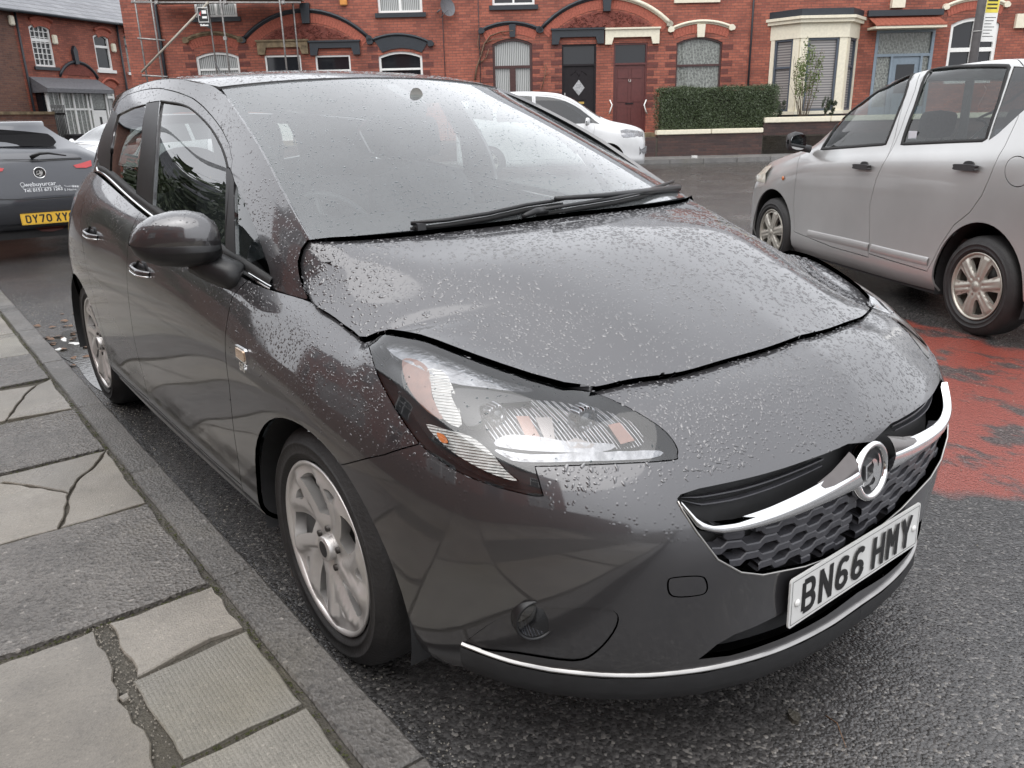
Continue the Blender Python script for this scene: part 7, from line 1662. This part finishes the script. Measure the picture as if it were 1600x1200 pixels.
# --- last house with the white arched window
w6 = list(rect(1481, 27, 1556, 130)); h6 = house('red brick house with a white arched window behind the street pole, right end', bx[5], bx[6], [OP(w6, .2)]); window(h6, *w6, .2, 'whitepaint', .10, [('h', .52, .06), ('v', .5, .03)], None)
g = hood(h6, *Q(1477, 10), *Q(1523, -3), *Q(1572, 6), 'creampaint', .05); arch_band(h6, *g, .24, 'arch', n=18)
a = Q(1592, 22); mb = MB(); mb.box(a[0]-.1, a[0]+2.2, -.1, .02, a[1]-.4, a[1]); mb.build('door_lintel', M['creampaint'], h6)
# ---- gardens, walls, pavement on the far side
wl0 = P(1100, 243.5, z=.1); WOFF = float((wl0-F1.o)@F1.n); KOFF = float((P(1110, 254, z=.0)-F1.o)@F1.n)
r_ = struct(F1.root("far_pavement", None, None))
fx0, fx1 = bx[0]+.3, bx[6]+12
mb = MB(); mb.box(fx0, fx1, KOFF+.13, WOFF+.02, -.05, .11); mb.build('paving', M['gutter'], r_)
x = Q(940, 250)[0]-6
while x < bx[6]:
    mb = MB(); mb.box(x+.004, x+.911, KOFF, KOFF+.127, -.05, .115); mb.build('kerb_stone', M['gutter'], r_, bevel=.012); x += .915
mb = MB(); mb.box(fx0, fx1, WOFF+.02, .02, -.05, GZ); struct(mb.build('front_gardens', M['joint'], None)); g_ = bpy.data.objects['front_gardens']; g_.location = tuple(F1.o); g_.rotation_euler = (0, 0, F1.az)
def FW(px, py): return F1.L(px, py, WOFF)
a = FW(1028, 205); b = FW(1192, 205); c = FW(1560, 186)
zc1 = FW(1110, 209)[1]; zc1t = FW(1110, 201.5)[1]; zc2 = FW(1240, 191)[1]; zc2t = FW(1240, 182.5)[1]
gw = F1.root('garden_wall', 'low sooty brick wall with cream coping below the hedge', 'wall'); mb = MB(); mb.box(a[0], b[0], WOFF, WOFF+.22, .09, zc1); mb.build('brickwork', M['brick_dark'], gw)
mid = FW(1111, 205)[0]
for u, v in ((a[0]-.04, mid-.008), (mid+.008, b[0]+.0)): mb = MB(); mb.box(u, v, WOFF-.05, WOFF+.27, zc1+.001, zc1t); mb.build('coping', M['creampaint'], gw, bevel=.015)
gw = F1.root('garden_wall', 'taller dark brick wall with cream coping in front of the bay window', 'wall'); mb = MB(); mb.box(b[0]+.02, c[0]+8, WOFF+.02, WOFF+.24, .09, zc2); mb.build('brickwork', M['brick_dark'], gw)
x = b[0]+.03
while x < c[0]+8: mb = MB(); mb.box(x, x+1.9, WOFF-.03, WOFF+.29, zc2+.001, zc2t); mb.build('coping', M['creampaint'], gw, bevel=.015); x += 1.915
mb = MB(); gw = F1.root('garden_wall', 'dark brick retaining wall hidden behind the white people carrier', 'wall'); mb.box(bx[0]+.3, a[0]-.05, WOFF, WOFF+.2, .09, GZ+.02); mb.build('brickwork', M['brick_dark'], gw)
# litter on the far pavement
q = P(1085, 246, z=.12); mb = MB(); mb.prism(blob(0, 0, .09, .05, 10, 4, 0, .5), 0, .06); o = mb.build('crumpled_wrapper', M['scrap'], recalc=True); o.location = (q[0], q[1], .112); tag(o, 'crumpled white wrapper at the foot of the low brick wall', 'litter')
# ---- hedge, shrubs: many small leaves
def leaves(name, label, cat, origin, az, pts_fn, n, size, cols, stems=None, parent_stem=True):
    root = tag(empty(name, origin, az), label, cat); R_ = np.random.default_rng(abs(hash(label)) % 1000 if False else len(label)*7+n); p, nrm = pts_fn(n, R_); n = len(p)
    d = nrm+R_.normal(0, .75, (n, 3)); d /= np.linalg.norm(d, axis=1)[:, None]; u = np.cross(d, R_.normal(0, 1, (n, 3))); u /= np.linalg.norm(u, axis=1)[:, None]; w = np.cross(d, u); s = size*R_.uniform(.6, 1.3, (n, 1))
    V = np.stack([p-u*s, p+w*s*.5, p+u*s, p-w*s*.5], 1).reshape(-1, 3); F = np.arange(4*n).reshape(n, 4); me = mesh('foliage', V, F); me.polygons.foreach_set('material_index', R_.integers(0, len(cols), n).astype(int).tolist()); link('foliage', me, cols, root)['kind'] = 'stuff'
    return root
def leafmat(name, c): return simple(name, c, .45, .3, 30)
HG = [leafmat('hedge_dark', (.05, .072, .03)), leafmat('hedge_mid', (.095, .12, .05)), leafmat('hedge_light', (.17, .18, .085)), leafmat('hedge_brown', (.11, .075, .035))]
FH = lambda px, py: F1.L(px, py, WOFF+.55)
hx0, hx1 = FH(1029, 170)[0], FH(1208, 170)[0]; hz0, hz1 = FH(1110, 200)[1]-.05, FH(1110, 137)[1]; 
def hedge_pts(n, R_):
    o = []; nn = []
    L_ = hx1-hx0; H_ = hz1-hz0; D_ = .95
    for _ in range(n):
        f = R_.random(); jit = R_.normal(0, .035)-abs(R_.normal(0, .05))
        if f < .62: x, y, z, q = R_.uniform(0, L_), 0, R_.uniform(0, H_), (0, -1, 0)
        elif f < .88: x, y, z, q = R_.uniform(0, L_), R_.uniform(0, D_), H_, (0, 0, 1)
        elif f < .94: x, y, z, q = 0, R_.uniform(0, D_), R_.uniform(0, H_), (-1, 0, 0)
        else: x, y, z, q = L_, R_.uniform(0, D_), R_.uniform(0, H_), (1, 0, 0)
        w = .035*math.sin(x*2.3+z)+.03*math.sin(x*5.1+z*3); e = min(z, H_-z, 9) ; rnd = max(0, .14-(H_-z))*.8 if f < .62 else 0
        o.append((hx0+x+q[0]*(jit+w), WOFF+.12+y+q[1]*(jit+w)+rnd, hz0+z+q[2]*(jit+w*.6)+(0 if f > .62 else 0))); nn.append(q)
    return np.array(o), np.array(nn, float)
hd_ = leaves('hedge', 'clipped green privet hedge behind the low wall with cream coping', 'hedge', tuple(F1.o), F1.az, hedge_pts, 34000, .020, HG)
mb = MB(); mb.box(hx0+.10, hx1-.10, WOFF+.24, WOFF+.98, hz0, hz1-.10); mb.build('hedge_core', simple('hedge_core_shade', (.02, .022, .012), .9, .3, 20), hd_)  # solid dark core: the shade inside the hedge is put into its colour
def blob_pts(cx, cz, rx, rz, ry, off, clumps=26):
    def fn(n, R_):
        c = R_.normal(0, 1, (clumps, 3)); c /= np.linalg.norm(c, axis=1)[:, None]; c *= R_.uniform(.2, .95, (clumps, 1))**.6; k = R_.integers(0, clumps, n); v = R_.normal(0, 1, (n, 3)); v /= np.linalg.norm(v, axis=1)[:, None]; r = .30*R_.random((n, 1))**.5; q = c[k]+v*r; return q*[rx, ry, rz]+[cx, off, cz], v
    return fn
SG = [leafmat('shrub_green', (.10, .14, .035)), leafmat('shrub_yellow', (.26, .24, .06)), leafmat('shrub_olive', (.16, .17, .05))]
a = F1.L(1262, 105, WOFF+.9); a2 = F1.L(1255, 175, WOFF+.9); sh = leaves('shrub', 'loose yellow-green shrub in front of the cream bay window', 'shrub', tuple(F1.o), F1.az, blob_pts(a[0], a[1]-.1, .48, .78, .4, WOFF+.9, 34), 1500, .034, SG)
mb = MB(); rr_ = random.Random(5)
for i in range(16):
    tx, tz = a[0]+rr_.uniform(-.45, .5), a[1]+rr_.uniform(-.5, .6); mb.tube([(a2[0]+rr_.uniform(-.04, .04), WOFF+.9, GZ-.02), (a2[0]*.5+tx*.5+rr_.uniform(-.08, .08), WOFF+.9+rr_.uniform(-.1, .1), (GZ+tz)/2), (tx, WOFF+.9+rr_.uniform(-.25, .25), tz)], [.016, .009, .004], 5)
mb.build('stems', simple('shrub_bark', (.13, .10, .07), .8), sh)
CG = [leafmat('conifer', (.03, .045, .02)), leafmat('conifer_tip', (.07, .085, .03))]
for (px_, py_, rx, rz, lb) in ((1291, 165, .13, .34, 'small dark dwarf conifer behind the cream coping, left one'), (1301, 168, .12, .26, 'smaller dark dwarf conifer behind the cream coping, right one'), (1219, 168, .22, .3, 'low dark bush between the hedge and the shrub')):
    a = F1.L(px_, py_, WOFF+.6); o = leaves('conifer' if rx < .2 else 'bush', lb, 'shrub', tuple(F1.o), F1.az, blob_pts(a[0], a[1], rx, rz, rx, WOFF+.6, 14), 1400, .018, CG); mb = MB(); mb.tube([(a[0], WOFF+.6, GZ-.02), (a[0], WOFF+.6, a[1])], .02, 5); mb.build('stem', bpy.data.materials['shrub_bark'], o)
# ---- street pole with notice
pp = CP+ray(1521, 90)*14.0; pole = tag(empty('street_pole', (pp[0], pp[1], 0)), 'dark street pole with a strapped notice behind the silver car', 'pole'); mb = MB(); mb.tube([(0, 0, 0), (0, 0, 1.2), (0, 0, 6.5)], [.095, .075, .06], 14); mb.build('post', simple('weathered_pole', (.055, .05, .05), .6, .3, 8), pole)
FM = frameM((.62*.19, .79*.19-.0, (CP+ray(1536, 32)*14)[2]), tuple(CR), (0, 0, 1)); mb = MB(); mb.box(-.115, .115, -.36, .36, -.004, .004, FM); nt_ = mb.build('notice', M['whitepaint'], pole, recalc=True)
M['yel'] = simple('notice_yellow', (.75, .62, .08), .5, .1); mb = MB(); mb.box(-.11, .11, .10, .35, .0045, .006, FM); mb.build('notice_heading', M['yel'], nt_); mb = MB()
for i in range(7): mb.box(-.09, .09-.03*(i % 3), .02-i*.05, .03-i*.05, .0045, .006, FM)
for i in range(3): mb.box(-.09, .08, .16+i*.06, .185+i*.06, .0065, .008, FM)
tag(mb.build('notice_print', M['ink'], nt_), kind='stuff'); mb = MB(); mb.tube([(.075*math.cos(t), .075*math.sin(t), (CP+ray(1536, 50)*14)[2]) for t in np.linspace(0, 6.28, 15)[:-1]], .008, 5, closed=True); mb.build('strap', M['satin'], pole)
# ---- scaffolding
SF = F1.root('scaffolding', 'galvanised scaffold poles and boards against the left house', 'scaffolding'); SO = -1.3
def QS(px, py, off=SO): return F1.L(px, py, off)
def pole_(p1, p2, off=SO, r=.026, name='scaffold_pole', off2=None):
    a = QS(*p1, off); b = QS(*p2, off if off2 is None else off2); mb = MB(); mb.tube([(a[0], off, a[1]), (b[0], off if off2 is None else off2, b[1])], r, 8); return mb.build(name, M['steel'], SF)
for px_, yb, of in ((352, 60, -1.3), (332, 60, -.3), (443, 60, -1.3), (463, 60, -.3), (245, 60, -1.3), (220, 60, -.3)):
    a = QS(px_, 60, of); mb = MB(); mb.tube([(a[0], of, GZ), (a[0], of, 7.4)], .026, 8); mb.build('scaffold_pole', M['steel'], SF)
pole_((205, 4), (470, 4)); pole_((205, 2), (470, 2), -.3); pole_((215, 60), (258, 63), -.8); pole_((222, 118), (262, 120)); 
for px_ in (245, 352, 443): pole_((px_, 5), (px_, 5), -1.5, .026, 'scaffold_pole', -.1)
a = QS(228, 2); b = QS(462, 2)
for k in range(5): mb = MB(); mb.box(a[0], b[0], SO+.04+k*.23, SO+.26+k*.23, a[1]+.05, a[1]+.09); mb.build('scaffold_board', simple('scaffold_board_wood', (.24, .22, .19), .8, .3, 10) if 'sbw' not in M else M['sbw'], SF); M['sbw'] = bpy.data.materials['scaffold_board_wood']
for px_, py_ in ((352, 4), (443, 4), (245, 4), (352, 60)): a = QS(px_, py_); mb = MB(); mb.box(a[0]-.05, a[0]+.05, SO-.05, SO+.05, a[1]-.05, a[1]+.05); mb.build('coupler', M['steel'], SF, bevel=.01)
# slanting estate-agent post with its board
r_ = F1.root('sign_board', 'black and white agent board on a long slanting pole', 'sign'); a = QS(326, 3, -1.5); b = QS(221, 113, -1.5); mb = MB(); mb.tube([(a[0], -1.5, a[1]), (b[0], -1.5, b[1])], .032, 8); mb.build('slanting_pole', simple('pale_timber_pole', (.36, .33, .28), .8, .2), r_)
x0, x1, z0, z1 = QS(310, 28, -1.5)[0], QS(328, 28, -1.5)[0], QS(319, 44, -1.5)[1], QS(319, 11, -1.5)[1]; mb = MB(); mb.prism([(x0, z0+.10), (x1, z0-.02), (x1, z1-.10), (x0, z1+.02)], -1.56, -1.54, 'y'); bd_ = mb.build('board', M['ink'], r_, recalc=True)
mb = MB(); w = x1-x0
for (u0, u1, v0, v1) in ((.06, .94, .95, .98), (.06, .09, .30, .95), (.91, .94, .30, .95), (.06, .94, .27, .30), (.42, .80, .70, .86), (.40, .82, .48, .58), (.15, .85, .10, .14), (.15, .30, .16, .20), (.36, .55, .16, .20), (.60, .85, .16, .20), (.16, .30, .6, .66)):
    mb.box(x0+w*u0, x0+w*u1, -1.568, -1.562, z0+(z1-z0)*v0-.04*u0, z0+(z1-z0)*v1-.04*u0)
tag(mb.build('board_print', M['whitepaint'], bd_), kind='stuff')
mb = MB(); mb.prism([(x0+w*.16, z0+(z1-z0)*.66), (x0+w*.36, z0+(z1-z0)*.82), (x0+w*.30, z0+(z1-z0)*.55)], -1.57, -1.562, 'y'); mb.build('board_logo', M['red'], bd_, recalc=True)

# ================================================================== the terrace at the far left, turned away
LA = CP+ray(4, 190)*31.6; LB = CP+ray(217, 190)*38.2; LAZ = math.atan2((LB-LA)[1], (LB-LA)[0]); F2 = Facade(LA, LAZ)
def Q2(px, py, off=0.): return F2.L(px, py, off)
def rect2(pxa, pya, pxb, pyb): a = Q2(pxa, (pya+pyb)/2); b = Q2(pxb, (pya+pyb)/2); c = Q2((pxa+pxb)/2, pya); d = Q2((pxa+pxb)/2, pyb); return a[0], b[0], d[1], c[1]
EA = (Q2(30, 13)[1]+Q2(217, 40)[1])/2
def house2(lbl, x0, x1, op, mat='brick', ztop=None):
    zt = ztop or EA; r_ = F2.root('terraced_house', lbl, 'house', 'houses at the far left'); wall_panel(r_, x0, x1, -.1, zt, op, M[mat], .10); mb = MB(); mb.box(x0+.002, x1-.002, .2, 7, -.1, zt-.01); mb.build('inner_wall', M['brick_dark'], r_)
    mb = MB(); mb.add([(x0, -.3, zt-.12), (x1, -.3, zt-.12), (x1, 4, zt+2.7), (x0, 4, zt+2.7), (x1, 8.3, zt-.12), (x0, 8.3, zt-.12)], [(0, 1, 2, 3), (3, 2, 4, 5)]); mb.build('roof', M['slate'], r_); mb = MB(); mb.tube([(x0, -.33, zt-.12), (x1, -.33, zt-.12)], .06, 8); mb.build('gutter', M['darkpaint'], r_); return r_
e1 = rect2(50, 38, 82, 104); e2 = rect2(149, 53, 173, 109); e3 = rect2(197, 54, 217, 113); g1 = rect2(59, 141, 157, 192); g2 = rect2(161, 136, 181, 176)
xa_, xm_, xb_ = Q2(33, 100)[0], Q2(186, 100)[0], Q2(262, 100)[0]
g1 = (g1[0], g1[1], .05, g1[3])
l1 = house2('red brick house with a white Georgian-barred window and grey canopy, far left', xa_, xm_, [arch_pts(*e1, .15), arch_pts(*e2, .15), [(g1[0], g1[2]), (g1[1], g1[2]), (g1[1], g1[3]), (g1[0], g1[3])], arch_pts(*g2, .15)])
l2 = house2('narrow red brick house with a lace-curtained arched window left of the scaffold', xm_, xb_, [arch_pts(*e3, .15)])
l0 = house2('brown brick house at the left edge of the photograph', xa_-14, xa_, [], 'brick_brown')
window(l1, *e1, .15, 'whitepaint', .08, [('h', .64, .06)]+[('v', k/4, .014) for k in (1, 2, 3)]+[('h', k/7, .012) for k in range(1, 7)], None, 'darkpaint'); window(l1, *e2, .15, 'whitepaint', .09, [('h', .66, .05)], None, 'whitepaint'); window(l1, *g2, .15, 'whitepaint', .09, [('h', .62, .05)], 'net', 'whitepaint'); window(l2, *e3, .15, 'darkpaint', .05, [('h', .7, .04)], 'lace', 'whitepaint')
x0, x1, z0, z1 = g1; w = x1-x0
PB = bpy.data.objects.new('porch_bay', None); COL.objects.link(PB); PB.parent = l1; mb = MB()
for u in (0, .22, .40, .62, .68, .94): mb.box(x0+w*u, x0+w*u+.09, -.55, -.47, z0, z1)
for v in (0, .28, .70, .97): mb.box(x0, x0+w*.68, -.545, -.475, z0+(z1-z0)*v, z0+(z1-z0)*v+.08)
mb.build('porch_frame', M['whitepaint'], PB); mb = MB(); mb.box(x0, x0+w*.68, -.50, -.49, z0, z1); mb.box(x0+w*.68, x1, -.50, -.49, z0+(z1-z0)*.72, z1); mb.build('porch_glazing', M['lace'], PB); mb = MB(); mb.box(x0, x1, -.48, 0, z0, z1); mb.build('porch_body', M['pane'], PB)
mb = MB(); mb.box(x0+w*.71, x0+w*.92, -.53, -.50, z0, z0+(z1-z0)*.70); mb.build('door_leaf', M['whitepaint'], PB); mb = MB(); mb.box(x0+w*.79, x0+w*.83, -.535, -.529, z0+(z1-z0)*.2, z0+(z1-z0)*.6); mb.build('door_light', M['ink'], PB)
for i in range(9): mb = MB(); mb.box(x0+w*(.03+i*.075), x0+w*(.03+i*.075)+.02, -.556, -.546, z0+(z1-z0)*.3, z0+(z1-z0)*.95); mb.build('glazing_bar', M['whitepaint'], PB)
c_a = Q2(54, 121); c_b = Q2(152, 134); c_c = Q2(100, 139); mb = MB(); cx0, cx1 = x0-.15, x1+.05; zc0 = z1+.02; zc1_ = Q2(100, 122)[1]
mb.add([(cx0, -.85, zc0), (cx1, -.85, zc0), (cx1, 0, zc1_), (cx0, 0, zc1_), (cx0, -.85, zc0-.16), (cx1, -.85, zc0-.16), (cx0, 0, zc0-.16), (cx1, 0, zc0-.16)], [(0, 1, 2, 3), (4, 5, 1, 0), (4, 6, 7, 5), (0, 3, 6, 4), (1, 5, 7, 2)]); mb.build('canopy', M['lead'], PB, recalc=True)
def hood2(hh, pa, pk, pb, mt, r=.06, band=True):
    g = hood(hh, *Q2(*pa), *Q2(*pk), *Q2(*pb), mt, r, False)
    if band: arch_band(hh, *g, .28, 'arch', n=14)
hood2(l1, (45, 30), (62, 26), (80, 34), 'arch'); hood2(l1, (146, 47), (159, 43), (172, 50), 'arch'); hood2(l2, (193, 50), (206, 45), (218, 54), 'arch'); hood2(l1, (158, 133), (171, 123), (184, 131), 'arch')
hood2(l1, (93, 118), (122, 97), (152, 122), 'darkpaint', .06); a = Q2(121, 118); mb = MB(); pl_ = [(a[0]-1.0, a[1]), (a[0]+1.0, a[1]), (a[0]+.75, a[1]+.35), (a[0]+.3, a[1]+.55), (a[0]-.3, a[1]+.55), (a[0]-.75, a[1]+.35)]; mb.prism(pl_, -.03, .01, 'y'); mb.build('carved_panel', M['terracotta'], l1, recalc=True); mb = MB(); mb.prism([(a[0]-.09, a[1]+.45), (a[0]+.09, a[1]+.45), (a[0]+.12, a[1]+1.0), (a[0], a[1]+1.2), (a[0]-.12, a[1]+1.0)], -.15, 0, 'y'); mb.build('keystone', M['darkpaint'], l1, recalc=True)
for (px_, py_, hh) in ((84, 62, l1), (176, 75, l1), (219, 72, l2), (16, 32, l0)): a = Q2(px_, py_); mb = MB(); mb.box(a[0]-.12, a[0]+.12, -.12, -.002, a[1]-.18, a[1]+.18); mb.build('alarm_box', M['creampaint'], hh, bevel=.03)
for px_, hh in ((33, l1), (187, l2)): a = Q2(px_, 90); mb = MB(); mb.tube([(a[0]+.05, -.08, 0), (a[0]+.05, -.08, EA-.1)], .045, 8); mb.build('drainpipe', M['darkpaint'], hh)
# low wall and gate in front of them
b0 = CP+ray(-5, 186)*24; F3 = Facade(b0, LAZ+R(4)); gw = F3.root('garden_wall', 'long low brown brick wall in front of the far left houses', 'wall'); a = F3.L(-60, 180); b = F3.L(85, 180); z_ = F3.L(40, 179)[1]; mb = MB(); mb.box(a[0], b[0], 0, .24, -.02, z_); mb.build('brickwork', M['brick_brown'], gw); mb = MB(); mb.box(a[0], b[0], -.04, .28, z_+.001, z_+.09); mb.build('coping', M['stone'], gw)
gt = F3.root('garden_gate', 'dark metal gate at the end of the low brown wall', 'gate'); c = F3.L(107, 180); 
for i in range(9): x_ = b[0]+(c[0]-b[0])*(i+.5)/9; mb = MB(); mb.tube([(x_, .1, 0), (x_, .1, z_+.3)], .02, 6); mb.build('gate_bar', M['ink'], gt)
for z in (.2, z_): mb = MB(); mb.box(b[0]+.05, c[0]-.05, .08, .12, z, z+.05); mb.build('gate_rail', M['ink'], gt)
bn = F3.root('wheelie_bin', 'dark bin standing by the gate of the far left house', 'bin', x=F3.L(117, 180)[0]); mb = MB(); mb.prism([(-.25, 0), (.25, 0), (.3, 1.0), (-.3, 1.0)], -.3, .3, 'y'); mb.build('bin_body', M['faded_black'], bn, recalc=True); mb = MB(); mb.box(-.33, .33, -.34, .34, 1.002, 1.08); mb.build('bin_lid', M['faded_black'], bn, bevel=.02)
# further parked car roof peeping over the dark hatchback
# ================================================================== houses on our own side, seen only in the car's windows and paint
F4 = Facade((9, -6.2, 0), math.pi)
for k in (0, 1, 2, 5.6, 6.6, 7.6, 8.6, 9.6):
    x0 = 3.2+k*5.0; x1 = x0+5.0; r_ = F4.root('terraced_house', 'red brick house on the near pavement, mirrored in the dark car', 'house', 'houses mirrored in the dark car')
    op = [(x0+.6, x0+1.9, 1.0, 2.7), (x0+.7, x0+1.8, 3.7, 5.2), (x0+3.2, x0+4.2, .3, 2.6), (x0+3.1, x0+4.2, 3.7, 5.2)]
    wall_panel(r_, x0, x1, 0, 5.9, [OP(o_, .15 if i != 2 else 0) for i, o_ in enumerate(op)], M['brick'], .1)
    for i in (0, 1, 3): window(r_, *op[i], .15, 'whitepaint', .08, [('h', .6, .04), ('v', .5, .03)], 'net' if i == 0 else None, 'darkpaint')
    door(r_, list(op[2]), 'whitepaint', 'reddoor', 'plain', 1)
    mb = MB(); mb.add([(x0, -.3, 5.8), (x1, -.3, 5.8), (x1, 3.5, 8.1), (x0, 3.5, 8.1)], [(0, 1, 2, 3)]); mb.box(x0, x1, .2, 3, 0, 5.7); mb.build('roof', M['slate'], r_)
nh = np.array([0., 0]); 
def hedge2(n, R_):
    x = R_.uniform(-16.5, -8.2, n); z = R_.uniform(.1, 1, n)*(2.9+.35*np.sin(x*1.3)+.2*np.sin(x*3.1)); o = np.stack([x, -3.95+R_.normal(0, .1, n)+.2*np.sin(x*2+z*2), z], 1); return o, np.tile([0, 1., .3], (n, 1))
hb = leaves('hedge', 'dark bushy hedge on the near side mirrored in the front side window', 'hedge', (0, 0, 0), 0, hedge2, 15000, .085, HG)
mb = MB(); mb.box(-16.4, -8.3, -4.9, -4.2, 0, 2.4); mb.build('hedge_core', bpy.data.materials['hedge_core_shade'], hb)  # same solid core, inner shade painted in its colour
gw = tag(empty('garden_wall', (0, -3.7, 0)), 'low brick wall along the back of the near pavement', 'wall'); mb = MB(); mb.box(-45, 8, -.2, 0, 0, .9); mb.build('brickwork', M['brick_brown'], gw)
